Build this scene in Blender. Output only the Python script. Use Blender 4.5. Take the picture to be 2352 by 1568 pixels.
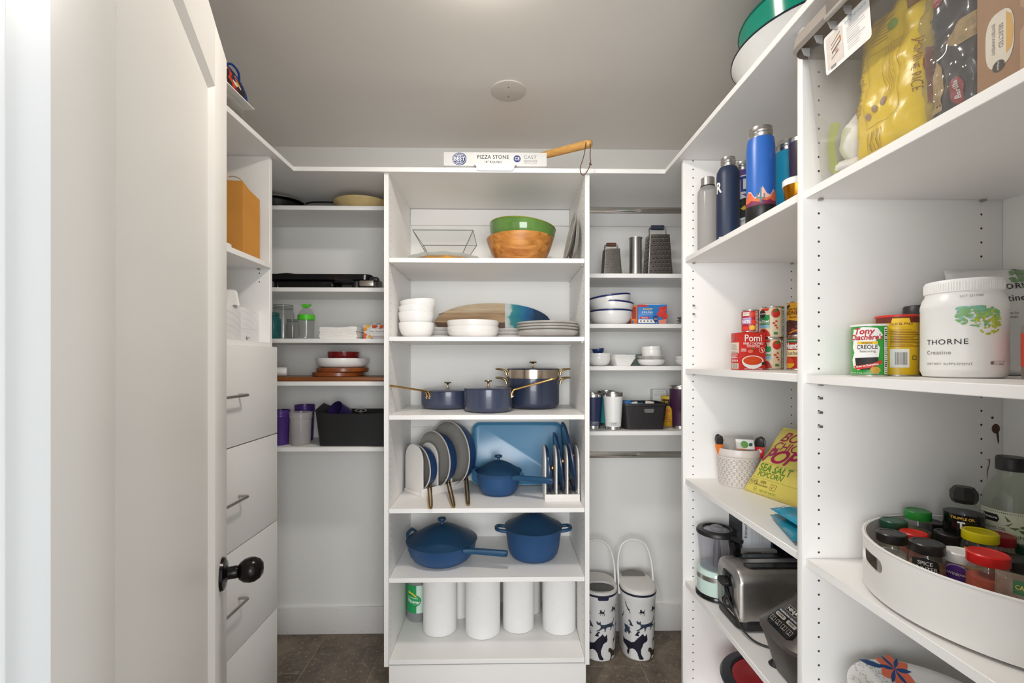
import bpy, bmesh, math, random
from mathutils import Vector, Matrix, noise
from math import sin, cos, tan, pi, radians, atan2, sqrt, asin

for o in list(bpy.data.objects):
    bpy.data.objects.remove(o)
SC = bpy.context.scene
COL = SC.collection

# ------------------------------------------------------------------ camera
F = 1045.0                 # focal length in pixels of the 2352 px wide frame
TH = radians(1.0)          # camera turned one degree to the right
HC = 1.3615                # camera height
cam = bpy.data.cameras.new('camera')
cam.sensor_width = 36.0
cam.lens = F / 2352 * 36.0
cam.shift_y = 44.0 / 2352
cam.clip_start = 0.03
camo = bpy.data.objects.new('camera', cam)
camo.location = (0, 0, HC)
camo.rotation_euler = (pi / 2, 0, -TH)
COL.objects.link(camo)
SC.camera = camo

# ------------------------------------------------------------------ world, exposure
W = bpy.data.worlds.new('world')
SC.world = W
W.use_nodes = True
bgn = W.node_tree.nodes['Background']
bgn.inputs[0].default_value = (0.93, 0.97, 1.0, 1)
bgn.inputs[1].default_value = 1.15
SC.view_settings.view_transform = 'Standard'
SC.view_settings.look = 'None'
SC.view_settings.exposure = 0.25
SC.view_settings.gamma = 1.0
SC.view_settings.use_curve_mapping = False

LAMP = (-0.06, 1.14, 2.43)     # centre of the flush ceiling lamp (just above the frame)
LAMP_W = 4.5

# wide fill light added behind the camera to brighten the deep bays
wd_ = bpy.data.lights.new('added_fill_light', 'AREA')
wd_.shape = 'RECTANGLE'
wd_.size, wd_.size_y = 3.4, 1.5
wd_.energy = 135.0
wd_.color = (0.97, 0.985, 1.0)
wdo = bpy.data.objects.new('added_fill_light', wd_)
wdo.location = (-0.35, -2.2, 1.45)
wdo.rotation_euler = (pi / 2, 0, 0)
COL.objects.link(wdo)

# ------------------------------------------------------------------ helpers
def lin(c):
    c = c / 255.0
    return c / 12.92 if c <= 0.04045 else ((c + 0.055) / 1.055) ** 2.4

def rgb(h, k=1.0):
    h = h.lstrip('#')
    return tuple(min(0.95, lin(int(h[i:i + 2], 16)) * k) for i in (0, 2, 4))

MATS = {}
def M(name, h='#ffffff', rough=0.5, metal=0.0, var=0.04, scale=30.0, bump=0.0, bscale=200.0,
      spec=0.5, alpha=1.0, stretch=None, coat=0.0, k=1.0, trans=0.0, sss=0.0):
    """procedural principled material; colour varies a little with noise"""
    if name in MATS:
        return MATS[name]
    m = bpy.data.materials.new(name)
    m.use_nodes = True
    nt = m.node_tree
    b = nt.nodes['Principled BSDF']
    c = rgb(h, k)
    tc = nt.nodes.new('ShaderNodeTexCoord')
    src = tc.outputs['Object']
    if stretch:
        mp = nt.nodes.new('ShaderNodeMapping')
        mp.inputs['Scale'].default_value = stretch
        nt.links.new(src, mp.inputs['Vector'])
        src = mp.outputs['Vector']
    if var > 0:
        n = nt.nodes.new('ShaderNodeTexNoise')
        n.inputs['Scale'].default_value = scale
        n.inputs['Detail'].default_value = 3
        nt.links.new(src, n.inputs['Vector'])
        r = nt.nodes.new('ShaderNodeValToRGB')
        r.color_ramp.elements[0].position = 0.3
        r.color_ramp.elements[1].position = 0.7
        r.color_ramp.elements[0].color = tuple(max(0, x * (1 - var)) for x in c) + (1,)
        r.color_ramp.elements[1].color = tuple(min(1, x * (1 + var)) for x in c) + (1,)
        nt.links.new(n.outputs['Fac'], r.inputs['Fac'])
        nt.links.new(r.outputs['Color'], b.inputs['Base Color'])
    else:
        b.inputs['Base Color'].default_value = c + (1,)
    b.inputs['Roughness'].default_value = rough
    b.inputs['Metallic'].default_value = metal
    b.inputs['Specular IOR Level'].default_value = spec
    b.inputs['Coat Weight'].default_value = coat
    b.inputs['Alpha'].default_value = alpha
    if sss:
        b.inputs['Subsurface Weight'].default_value = sss
        b.inputs['Subsurface Radius'].default_value = (0.01, 0.01, 0.01)
    if bump > 0:
        n2 = nt.nodes.new('ShaderNodeTexNoise')
        n2.inputs['Scale'].default_value = bscale
        n2.inputs['Detail'].default_value = 4
        nt.links.new(src, n2.inputs['Vector'])
        bp = nt.nodes.new('ShaderNodeBump')
        bp.inputs['Strength'].default_value = bump
        bp.inputs['Distance'].default_value = 0.002
        nt.links.new(n2.outputs['Fac'], bp.inputs['Height'])
        nt.links.new(bp.outputs['Normal'], b.inputs['Normal'])
    MATS[name] = m
    return m

def GLASS(name, h='#f4f8f6', rough=0.02, haze=0.0, hazecol='#ffffff', ior=1.45):
    """thin clear wall: transparent + fresnel gloss, with an optional milky share"""
    if name in MATS:
        return MATS[name]
    m = bpy.data.materials.new(name)
    m.use_nodes = True
    nt = m.node_tree
    nt.nodes.remove(nt.nodes['Principled BSDF'])
    out = nt.nodes['Material Output']
    tr = nt.nodes.new('ShaderNodeBsdfTransparent')
    tr.inputs[0].default_value = rgb(h) + (1,)
    gl = nt.nodes.new('ShaderNodeBsdfGlossy')
    gl.inputs['Roughness'].default_value = rough
    lw = nt.nodes.new('ShaderNodeLayerWeight')
    lw.inputs['Blend'].default_value = 0.5
    pw = nt.nodes.new('ShaderNodeMath')
    pw.operation = 'POWER'
    pw.inputs[1].default_value = 4.0
    nt.links.new(lw.outputs['Facing'], pw.inputs[0])
    fr = nt.nodes.new('ShaderNodeMapRange')
    fr.inputs[3].default_value = 0.04
    fr.inputs[4].default_value = 0.7
    nt.links.new(pw.outputs[0], fr.inputs[0])
    nn = nt.nodes.new('ShaderNodeTexNoise')
    nn.inputs['Scale'].default_value = 25
    bp = nt.nodes.new('ShaderNodeBump')
    bp.inputs['Strength'].default_value = 0.05
    nt.links.new(nn.outputs['Fac'], bp.inputs['Height'])
    nt.links.new(bp.outputs['Normal'], gl.inputs['Normal'])
    mx = nt.nodes.new('ShaderNodeMixShader')
    nt.links.new(fr.outputs[0], mx.inputs[0])
    nt.links.new(tr.outputs[0], mx.inputs[1])
    nt.links.new(gl.outputs[0], mx.inputs[2])
    last = mx
    if haze > 0:
        df = nt.nodes.new('ShaderNodeBsdfDiffuse')
        df.inputs[0].default_value = rgb(hazecol) + (1,)
        tl = nt.nodes.new('ShaderNodeBsdfTranslucent')
        tl.inputs[0].default_value = rgb(hazecol) + (1,)
        a = nt.nodes.new('ShaderNodeMixShader')
        a.inputs[0].default_value = 0.5
        nt.links.new(df.outputs[0], a.inputs[1])
        nt.links.new(tl.outputs[0], a.inputs[2])
        b = nt.nodes.new('ShaderNodeMixShader')
        b.inputs[0].default_value = haze
        nt.links.new(mx.outputs[0], b.inputs[1])
        nt.links.new(a.outputs[0], b.inputs[2])
        last = b
    nt.links.new(last.outputs[0], out.inputs['Surface'])
    MATS[name] = m
    return m

def WOOD(name, h1, h2, rough=0.45, scale=8.0, axis='X', k=1.0, coat=0.0):
    if name in MATS:
        return MATS[name]
    m = bpy.data.materials.new(name)
    m.use_nodes = True
    nt = m.node_tree
    b = nt.nodes['Principled BSDF']
    tc = nt.nodes.new('ShaderNodeTexCoord')
    mp = nt.nodes.new('ShaderNodeMapping')
    sc = {'X': (1, 9, 9), 'Y': (9, 1, 9), 'Z': (9, 9, 1)}[axis]
    mp.inputs['Scale'].default_value = sc
    nt.links.new(tc.outputs['Object'], mp.inputs['Vector'])
    n = nt.nodes.new('ShaderNodeTexNoise')
    n.inputs['Scale'].default_value = scale
    n.inputs['Detail'].default_value = 6
    n.inputs['Distortion'].default_value = 0.6
    nt.links.new(mp.outputs['Vector'], n.inputs['Vector'])
    r = nt.nodes.new('ShaderNodeValToRGB')
    r.color_ramp.elements[0].position = 0.32
    r.color_ramp.elements[1].position = 0.68
    r.color_ramp.elements[0].color = rgb(h1, k) + (1,)
    r.color_ramp.elements[1].color = rgb(h2, k) + (1,)
    nt.links.new(n.outputs['Fac'], r.inputs['Fac'])
    nt.links.new(r.outputs['Color'], b.inputs['Base Color'])
    b.inputs['Roughness'].default_value = rough
    b.inputs['Coat Weight'].default_value = coat
    MATS[name] = m
    return m

def thing(name, label, cat, loc=(0, 0, 0), rz=0.0, group=None, kind=None):
    o = bpy.data.objects.new(name, None)
    o.empty_display_size = 0.02
    COL.objects.link(o)
    o.location = loc
    o.rotation_euler = (0, 0, rz)
    o['label'] = label
    o['category'] = cat
    if group:
        o['group'] = group
    if kind:
        o['kind'] = kind
    return o

def tag(o, label, cat, group=None, kind=None):
    o['label'] = label
    o['category'] = cat
    if group:
        o['group'] = group
    if kind:
        o['kind'] = kind
    return o

def mk(name, bm, mat, parent=None, smooth=40, loc=None, rot=None):
    me = bpy.data.meshes.new(name)
    bm.normal_update()
    bm.to_mesh(me)
    bm.free()
    if smooth:
        me.polygons.foreach_set('use_smooth', [True] * len(me.polygons))
        me.set_sharp_from_angle(angle=radians(smooth))
    o = bpy.data.objects.new(name, me)
    if mat:
        me.materials.append(mat)
    COL.objects.link(o)
    if parent:
        o.parent = parent
    if loc:
        o.location = loc
    if rot:
        o.rotation_euler = rot
    return o

def dup(root, loc, rz=None, label=None):
    r = root.copy()
    COL.objects.link(r)
    r.location = loc
    if rz is not None:
        r.rotation_euler = (0, 0, rz)
    if label:
        r['label'] = label
    for ch in list(root.children):
        c = ch.copy()
        COL.objects.link(c)
        c.parent = r
        for g in list(ch.children):
            d = g.copy()
            COL.objects.link(d)
            d.parent = c
    return r

def bm_box(bm, x0, x1, y0, y1, z0, z1):
    vs = [bm.verts.new(p) for p in ((x0, y0, z0), (x1, y0, z0), (x1, y1, z0), (x0, y1, z0),
                                    (x0, y0, z1), (x1, y0, z1), (x1, y1, z1), (x0, y1, z1))]
    for f in ((3, 2, 1, 0), (4, 5, 6, 7), (0, 1, 5, 4), (1, 2, 6, 5), (2, 3, 7, 6), (3, 0, 4, 7)):
        bm.faces.new([vs[i] for i in f])
    return vs

def box(name, parent, mat, x0, x1, y0, y1, z0, z1, bev=0.0, seg=2, rot=None, loc=None):
    bm = bmesh.new()
    bm_box(bm, x0, x1, y0, y1, z0, z1)
    if bev > 0:
        bmesh.ops.bevel(bm, geom=bm.edges[:], offset=bev, segments=seg, affect='EDGES', profile=0.5)
    return mk(name, bm, mat, parent, 40, loc, rot)

def lathe_bm(prof, n=40, a0=0.0):
    bm = bmesh.new()
    rings = []
    for r, z in prof:
        if r < 1e-6:
            rings.append([bm.verts.new((0, 0, z))])
        else:
            rings.append([bm.verts.new((r * cos(a0 + 2 * pi * i / n), r * sin(a0 + 2 * pi * i / n), z)) for i in range(n)])
    for a, b in zip(rings, rings[1:]):
        if len(a) == 1 and len(b) == 1:
            continue
        for i in range(n):
            j = (i + 1) % n
            if len(a) == 1:
                bm.faces.new((a[0], b[j], b[i]))
            elif len(b) == 1:
                bm.faces.new((a[i], a[j], b[0]))
            else:
                bm.faces.new((a[i], a[j], b[j], b[i]))
    return bm

def lathe(name, parent, mat, prof, n=40, loc=None, rot=None, smooth=40):
    return mk(name, lathe_bm(prof, n), mat, parent, smooth, loc, rot)

def spline(pts, k=6, closed=False):
    P = [Vector(p) for p in pts]
    out = []
    N = len(P)
    rng = range(N if closed else N - 1)
    for i in rng:
        if closed:
            p0, p1, p2, p3 = P[(i - 1) % N], P[i], P[(i + 1) % N], P[(i + 2) % N]
        else:
            p1, p2 = P[i], P[i + 1]
            p0 = P[i - 1] if i > 0 else p1 * 2 - p2
            p3 = P[i + 2] if i + 2 < N else p2 * 2 - p1
        for j in range(k):
            t = j / k
            out.append(0.5 * ((2 * p1) + (p2 - p0) * t + (2 * p0 - 5 * p1 + 4 * p2 - p3) * t * t + (3 * p1 - p0 - 3 * p2 + p3) * t ** 3))
    if not closed:
        out.append(P[-1])
    return out

def tube_bm(pts, r, n=10, closed=False, flat=1.0, up=None, bm=None):
    """sweep an ellipse along a path; r may be a list; flat scales the second axis"""
    bm = bm or bmesh.new()
    P = [Vector(p) for p in pts]
    N = len(P)
    R = r if isinstance(r, (list, tuple)) else [r] * N
    T = []
    for i in range(N):
        if closed:
            t = P[(i + 1) % N] - P[(i - 1) % N]
        else:
            t = P[min(i + 1, N - 1)] - P[max(i - 1, 0)]
        T.append(t.normalized())
    u = Vector(up) if up else (Vector((0, 0, 1)) if abs(T[0].z) < 0.9 else Vector((1, 0, 0)))
    a = (u - T[0] * u.dot(T[0])).normalized()
    rings = []
    for i in range(N):
        if up:
            uu = Vector(up)
            aa = uu - T[i] * uu.dot(T[i])
            if aa.length > 1e-4:
                a = aa.normalized()
        else:
            a = (a - T[i] * a.dot(T[i]))
            a = a.normalized() if a.length > 1e-6 else T[i].orthogonal().normalized()
        b = T[i].cross(a)
        rings.append([bm.verts.new(P[i] + a * (R[i] * flat * cos(2 * pi * k / n)) + b * (R[i] * sin(2 * pi * k / n))) for k in range(n)])
    for i in range(N if closed else N - 1):
        A, B = rings[i], rings[(i + 1) % N]
        for k in range(n):
            bm.faces.new((A[k], A[(k + 1) % n], B[(k + 1) % n], B[k]))
    if not closed:
        bm.faces.new(rings[0][::-1])
        bm.faces.new(rings[-1])
    bmesh.ops.recalc_face_normals(bm, faces=bm.faces[:])
    return bm

def tube(name, parent, mat, pts, r, n=10, closed=False, flat=1.0, up=None, loc=None, rot=None):
    return mk(name, tube_bm(pts, r, n, closed, flat, up), mat, parent, 50, loc, rot)

def rrect(w, d, r, k=5):
    """rounded rectangle outline, counter-clockwise, centred"""
    r = min(r, w / 2 - 1e-5, d / 2 - 1e-5)
    out = []
    for cx, cy, a in ((w / 2 - r, d / 2 - r, 0), (-w / 2 + r, d / 2 - r, 90), (-w / 2 + r, -d / 2 + r, 180), (w / 2 - r, -d / 2 + r, 270)):
        for i in range(k + 1):
            t = radians(a + 90 * i / k)
            out.append((cx + r * cos(t), cy + r * sin(t)))
    return out

def loft_bm(secs, cap0=True, cap1=True):
    bm = bmesh.new()
    rings = [[bm.verts.new(p) for p in s] for s in secs]
    n = len(rings[0])
    for A, B in zip(rings, rings[1:]):
        for k in range(n):
            bm.faces.new((A[k], A[(k + 1) % n], B[(k + 1) % n], B[k]))
    if cap0:
        bm.faces.new(rings[0][::-1])
    if cap1:
        bm.faces.new(rings[-1])
    bmesh.ops.recalc_face_normals(bm, faces=bm.faces[:])
    return bm

def loft(name, parent, mat, secs, cap0=True, cap1=True, smooth=40, loc=None, rot=None):
    return mk(name, loft_bm(secs, cap0, cap1), mat, parent, smooth, loc, rot)

def rloft(name, parent, mat, rows, smooth=40, loc=None, rot=None, k=5):
    """rows of (z, w, d, r, dx, dy): stacked rounded rectangles"""
    secs = []
    for z, w, d, r, dx, dy in rows:
        secs.append([(x + dx, y + dy, z) for x, y in rrect(w, d, r, k)])
    return loft(name, parent, mat, secs, smooth=smooth, loc=loc, rot=rot)

def prism(name, parent, mat, poly, t, o, r, u, smooth=30, bev=0.0):
    """outline poly (x along r, y along u) at o, thickened by t along r x u"""
    r = Vector(r).normalized(); u = Vector(u).normalized(); n = r.cross(u); o = Vector(o)
    bm = bmesh.new()
    a = [bm.verts.new(o + r * x + u * y) for x, y in poly]
    b = [bm.verts.new(o + r * x + u * y + n * t) for x, y in poly]
    N = len(poly)
    bm.faces.new(a[::-1])
    bm.faces.new(b)
    for i in range(N):
        j = (i + 1) % N
        bm.faces.new((a[i], a[j], b[j], b[i]))
    bmesh.ops.recalc_face_normals(bm, faces=bm.faces[:])
    if bev:
        es = [e for e in bm.edges if len(e.link_faces) == 2 and e.calc_face_angle(0) > 0.8]
        bmesh.ops.bevel(bm, geom=es, offset=bev, segments=2, affect='EDGES', profile=0.5)
    return mk(name, bm, mat, parent, smooth)

# ---- flat print: lettering and shapes laid on a surface through a mapping function
def text2d(s, size, bold=0.0, sx=1.0, shear=0.0, align='CENTER', gap=1.0):
    cu = bpy.data.curves.new('t', 'FONT')
    cu.body = s
    cu.size = size
    cu.align_x = align
    cu.align_y = 'CENTER'
    cu.shear = shear
    cu.space_character = gap
    cu.offset = 0.0 if 'M' in s and size < 0.03 else (min(bold, 0.008) if any(ch in s for ch in 'MWNmwK') else bold) * size
    cu.resolution_u = 6 if size > 0.026 else 3
    ob = bpy.data.objects.new('t', cu)
    me = ob.to_mesh()
    bm = bmesh.new()
    bm.from_mesh(me)
    ob.to_mesh_clear()
    bpy.data.objects.remove(ob)
    bpy.data.curves.remove(cu)
    if sx != 1.0:
        bmesh.ops.scale(bm, vec=(sx, 1, 1), verts=bm.verts[:])
    return bm

def poly2d(*polys):
    bm = bmesh.new()
    for p in polys:
        f = bm.faces.new([bm.verts.new((x, y, 0)) for x, y in p])
    bmesh.ops.triangulate(bm, faces=bm.faces[:])
    return bm

def rect2d(x0, y0, x1, y1):
    return poly2d([(x0, y0), (x1, y0), (x1, y1), (x0, y1)])

def ell(cx, cy, a, b=None, n=28):
    b = a if b is None else b
    return [(cx + a * cos(2 * pi * i / n), cy + b * sin(2 * pi * i / n)) for i in range(n)]

def ring2d(cx, cy, a, t, b=None, n=32):
    b = a if b is None else b
    bm = bmesh.new()
    o = [bm.verts.new((cx + a * cos(2 * pi * i / n), cy + b * sin(2 * pi * i / n), 0)) for i in range(n)]
    q = [bm.verts.new((cx + (a - t) * cos(2 * pi * i / n), cy + (b - t) * sin(2 * pi * i / n), 0)) for i in range(n)]
    for i in range(n):
        j = (i + 1) % n
        bm.faces.new((o[i], o[j], q[j], q[i]))
    return bm

def frame2d(x0, y0, x1, y1, t):
    return poly2d([(x0, y0), (x1, y0), (x1, y0 + t), (x0, y0 + t)], [(x0, y1 - t), (x1, y1 - t), (x1, y1), (x0, y1)],
                  [(x0, y0 + t), (x0 + t, y0 + t), (x0 + t, y1 - t), (x0, y1 - t)],
                  [(x1 - t, y0 + t), (x1, y0 + t), (x1, y1 - t), (x1 - t, y1 - t)])

def at2d(bm, x, y, rot=0.0):
    if rot:
        bmesh.ops.rotate(bm, cent=(0, 0, 0), matrix=Matrix.Rotation(rot, 3, 'Z'), verts=bm.verts[:])
    bmesh.ops.translate(bm, vec=(x, y, 0), verts=bm.verts[:])
    return bm

def decal(name, parent, mat, bm, mp, eps=0.0004, cutx=0.0, cuty=0.0):
    for step, no in ((cutx, Vector((1, 0, 0))), (cuty, Vector((0, 1, 0)))):
        if step > 0 and bm.verts:
            lo = min(v.co.dot(no) for v in bm.verts)
            hi = max(v.co.dot(no) for v in bm.verts)
            t = math.floor(lo / step) * step + step
            while t < hi - 1e-6:
                bmesh.ops.bisect_plane(bm, geom=bm.verts[:] + bm.edges[:] + bm.faces[:], dist=1e-7, plane_co=no * t, plane_no=no)
                t += step
    for v in bm.verts:
        v.co = mp(v.co.x, v.co.y, eps)
    bm.normal_update()
    return mk(name, bm, mat, parent, 0)

def pmap(o, r, u):
    o = Vector(o); r = Vector(r).normalized(); u = Vector(u).normalized(); n = r.cross(u)
    return lambda x, y, e: o + r * x + u * y + n * e

def cmap(R, a0, z0=0.0, cx=0.0, cy=0.0, taper=0.0):
    """wrap round a vertical (slightly tapering) cylinder; a0 is the angle of the print's centre"""
    def f(x, y, e):
        rr = R + taper * y + e
        a = a0 + x / R
        return Vector((cx + rr * cos(a), cy + rr * sin(a), z0 + y))
    return f

def facing(x, y, turn=0.0):
    return atan2(-y, -x) + radians(turn)

FRONT = ((1, 0, 0), (0, 0, 1))      # print facing the doorway
WEST = ((0, -1, 0), (0, 0, 1))      # print facing the aisle from the right-hand shelves
EAST = ((0, 1, 0), (0, 0, 1))       # print facing the aisle from the left-hand shelves

def bars2d(x0, y0, x1, y1, n, fill=0.5, seed=1, vertical=True):
    rd = random.Random(seed)
    P = []
    for i in range(n):
        w = fill * rd.uniform(0.5, 1.3) / n
        if vertical:
            a = x0 + (x1 - x0) * i / n
            b = min(x1, a + (x1 - x0) * w)
            P.append([(a, y0), (b, y0), (b, y1), (a, y1)])
        else:
            a = y0 + (y1 - y0) * i / n
            b = a + (y1 - y0) * w
            e = x0 + (x1 - x0) * rd.uniform(0.55, 1.0)
            P.append([(x0, a), (e, a), (e, b), (x0, b)])
    return poly2d(*P)

def XY(px, Y):
    """world X of image column px on the plane at distance Y"""
    c = (px - 1176) / F
    return Y * (c * cos(TH) + sin(TH)) / (cos(TH) - c * sin(TH))

# ------------------------------------------------------------------ common materials
white = M('white_laminate', '#f2f0ed', 0.42, var=0.012, scale=4, bump=0.02, bscale=400)
wallm = M('wall_paint', '#f0efeb', 0.75, var=0.012, scale=3, bump=0.05, bscale=250)
ceilm = M('ceiling_paint', '#efeae4', 0.85, var=0.015, scale=3, bump=0.06, bscale=200)
trimm = M('trim_paint', '#eceae8', 0.4, var=0.01, scale=4)
doorm = M('door_paint', '#dcd8d2', 0.42, var=0.012, scale=4, bump=0.02, bscale=150)
dark = M('hole_shade', '#3a332c', 0.8, var=0.1)  # dark colour stands for the shade inside holes drawn as flat marks
steel = M('stainless_steel', '#c9c6c2', 0.28, 1.0, var=0.05, scale=60, stretch=(1, 1, 0.05))
brushed = M('brushed_nickel', '#b5b0a9', 0.35, 1.0, var=0.05)
chrome = M('chrome', '#cfccc8', 0.12, 1.0, var=0.02)
black = M('black_plastic', '#1b1a1b', 0.4, var=0.1)
gloss_black = M('gloss_black', '#0f0f11', 0.15, var=0.05)
ink = M('black_ink', '#23211f', 0.6, var=0.02)
inkg = M('grey_ink', '#77736e', 0.6, var=0.02)
paper = M('white_paper', '#f0eeea', 0.7, var=0.02)
ceramic = M('white_ceramic', '#eeece9', 0.15, var=0.015, scale=8)
wplastic = M('white_plastic', '#ecebe8', 0.35, var=0.01)

# ================================================================== the room
XL, XRW, YW, ZC = -1.331, 1.139, 2.293, 2.43        # left wall, right wall, back wall, ceiling

def struct(o):
    o['kind'] = 'structure'
    return o

LABELS = {}
wl = struct(tag(box('wall_left', None, wallm, XL - 0.1, XL, 0.20, YW + 0.1, 0, ZC), 'white painted wall behind the drawer cabinet', 'wall'))
wr = struct(tag(box('wall_right', None, wallm, XRW, XRW + 0.1, 0.20, YW + 0.1, 0, ZC), 'white painted wall behind the right-hand pantry shelves', 'wall'))
wb = struct(tag(box('wall_back', None, wallm, XL, XRW, YW, YW + 0.1, 0, ZC), 'white painted wall behind the middle shelves', 'wall'))
ce = struct(tag(box('ceiling', None, ceilm, XL - 0.1, XRW + 0.1, 0.20, YW + 0.1, ZC, ZC + 0.1), 'flat off-white painted pantry ceiling', 'ceiling'))
wf = thing('wall_front', 'white wall around the pantry doorway', 'wall', kind='structure')
box('wall_section', wf, wallm, XL, -0.348, 0.20, 0.318, 0, ZC)
box('wall_section', wf, wallm, 0.468, XRW, 0.20, 0.318, 0, ZC)
box('wall_header', wf, wallm, -0.348, 0.468, 0.20, 0.318, 2.075, ZC)

# door frame
jm = M('jamb_paint', '#eef1f3', 0.4, var=0.015, scale=5, bump=0.02, bscale=120)
jf = thing('trim_1', 'bright white door jamb at the left edge', 'door frame', kind='structure')
box('jamb', jf, jm, -0.348, -0.330, 0.190, 0.338, 0, 2.075, 0.0015)
box('jamb', jf, jm, 0.450, 0.468, 0.190, 0.338, 0, 2.075, 0.0015)
box('head_jamb', jf, jm, -0.330, 0.450, 0.190, 0.338, 2.055, 2.075, 0.0015)
box('stop', jf, jm, -0.330, -0.319, 0.262, 0.298, 0, 2.055, 0.002)

# floor of tiles, laid lengthways with staggered ends
tile_n = []
def tile_mat(i):
    name = 'stone_tile_%d' % i
    m = bpy.data.materials.new(name)
    m.use_nodes = True
    nt = m.node_tree
    b = nt.nodes['Principled BSDF']
    tc = nt.nodes.new('ShaderNodeTexCoord')
    mp = nt.nodes.new('ShaderNodeMapping')
    mp.inputs['Location'].default_value = (i * 3.1, i * 1.7, 0)
    nt.links.new(tc.outputs['Object'], mp.inputs['Vector'])
    n1 = nt.nodes.new('ShaderNodeTexNoise')
    n1.inputs['Scale'].default_value = 5.0
    n1.inputs['Detail'].default_value = 8
    n1.inputs['Roughness'].default_value = 0.7
    n2 = nt.nodes.new('ShaderNodeTexNoise')
    n2.inputs['Scale'].default_value = 60.0
    n2.inputs['Detail'].default_value = 6
    nt.links.new(mp.outputs[0], n1.inputs['Vector'])
    nt.links.new(mp.outputs[0], n2.inputs['Vector'])
    r = nt.nodes.new('ShaderNodeValToRGB')
    r.color_ramp.elements[0].position = 0.36
    r.color_ramp.elements[0].color = rgb('#54493e') + (1,)
    r.color_ramp.elements[1].position = 0.66
    r.color_ramp.elements[1].color = rgb('#877868') + (1,)
    nt.links.new(n1.outputs['Fac'], r.inputs[0])
    r2 = nt.nodes.new('ShaderNodeValToRGB')
    r2.color_ramp.elements[0].position = 0.56
    r2.color_ramp.elements[0].color = (0, 0, 0, 1)
    r2.color_ramp.elements[1].position = 0.74
    r2.color_ramp.elements[1].color = (0.75, 0.75, 0.75, 1)
    nt.links.new(n2.outputs['Fac'], r2.inputs[0])
    mx = nt.nodes.new('ShaderNodeMix')
    mx.data_type = 'RGBA'
    nt.links.new(r2.outputs[0], mx.inputs[0])
    nt.links.new(r.outputs[0], mx.inputs[6])
    mx.inputs[7].default_value = rgb('#ab9d8a') + (1,)
    nt.links.new(mx.outputs[2], b.inputs['Base Color'])
    b.inputs['Roughness'].default_value = 0.45
    bp = nt.nodes.new('ShaderNodeBump')
    bp.inputs['Strength'].default_value = 0.25
    bp.inputs['Distance'].default_value = 0.002
    nt.links.new(n2.outputs['Fac'], bp.inputs['Height'])
    nt.links.new(bp.outputs[0], b.inputs['Normal'])
    return m
tmats = [tile_mat(i) for i in range(4)]
grout = M('grout', '#a5937c', 0.9, var=0.08)
fl = struct(tag(box('floor', None, grout, XL - 0.1, XRW + 0.1, -0.4, YW + 0.1, -0.06, -0.002), 'brown stone-look tile floor with tan grout', 'floor'))
rd = random.Random(4)
TW, TL = 0.299, 0.60
ends = {-1: 1.998, 0: 2.19, 1: 2.19, 2: 1.998, 3: 2.19, 4: 2.02, 5: 2.19, -2: 2.19, 6: 1.998}
x = -0.882 - 2 * TW
for i in range(-2, 7):
    x0 = -0.882 + (i - 0) * TW - (0 if i >= 0 else 0)
    x0 = -0.882 + i * TW
    e = ends.get(i, 2.0)
    y1 = e + TL
    while y1 > 0.1:
        y0 = y1 - TL
        a, b = max(x0 + 0.002, XL), min(x0 + TW - 0.002, XRW)
        c, d = max(y0 + 0.002, -0.3), min(y1 - 0.002, YW)
        if b - a > 0.02 and d - c > 0.02:
            box('floor_tile', fl, rd.choice(tmats), a, b, c, d, -0.004, 0.0, 0.0012, 1)
        y1 = y0

bb = struct(tag(box('baseboard_back', None, trimm, XL, XRW, YW - 0.013, YW, 0, 0.133, 0.002), 'white baseboard along the back wall under the open bays', 'baseboard'))
box('nail_holes', bb, dark, 0, 0.001, YW - 0.0136, YW - 0.013, 0.12, 0.1212)
bmn = bmesh.new()
rn = random.Random(9)
for px in (643, 717, 774, 870, 660, 720, 771, 831, 883, 1500, 1560):
    xx = XY(px, 2.28)
    zz = 0.12 if px in (643, 717, 774, 870, 1560) else 0.012
    bm_box(bmn, xx - 0.001, xx + 0.001, YW - 0.0134, YW - 0.0129, zz, zz + 0.0025)
nh = mk('nail_hole', bmn, dark, bb, 0)
nh['kind'] = 'stuff'
bpy.data.objects.remove(bpy.data.objects['nail_holes'])

# round cover plate in the ceiling
cp = thing('ceiling_cover_plate', 'round off-white cover plate with two screws on the ceiling', 'cover plate', (XY(1168, 1.80), 1.80, ZC))
lathe('plate', cp, M('plate_paint', '#dbd5cd', 0.6, var=0.02), [(0, -0.006), (0.06, -0.006), (0.068, -0.004), (0.069, 0.0), (0, 0.0)], 48)
for sy in (-1, 1):
    lathe('screw', cp, inkg, [(0, -0.0075), (0.003, -0.007), (0.003, -0.005), (0, -0.005)], 12, loc=(sy * 0.0, sy * 0.03, 0))

# flush ceiling lamp above the frame: the room's own light
lt = thing('ceiling_lamp', 'round white flush ceiling lamp lit above the aisle', 'ceiling lamp', LAMP)
lathe('trim_ring', lt, trimm, [(0.085, -0.012), (0.10, -0.010), (0.104, 0.0), (0.085, 0.0)], 48)
em = bpy.data.materials.new('lamp_diffuser')
em.use_nodes = True
eb = em.node_tree.nodes['Principled BSDF']
eb.inputs['Emission Color'].default_value = (1.0, 0.93, 0.84, 1)
eb.inputs['Emission Strength'].default_value = 55.0
MATS['lamp_diffuser'] = em
lathe('diffuser', lt, em, [(0, -0.052), (0.030, -0.050), (0.058, -0.042), (0.076, -0.028), (0.085, -0.010), (0.085, -0.002)], 48)
la = bpy.data.lights.new('lamp_light', 'AREA')
la.shape = 'DISK'
la.size = 0.17
la.energy = LAMP_W
la.color = (1.0, 0.955, 0.9)
lo = bpy.data.objects.new('lamp_light', la)
COL.objects.link(lo)
lo.parent = lt
lo.location = (0, 0, -0.055)

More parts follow.
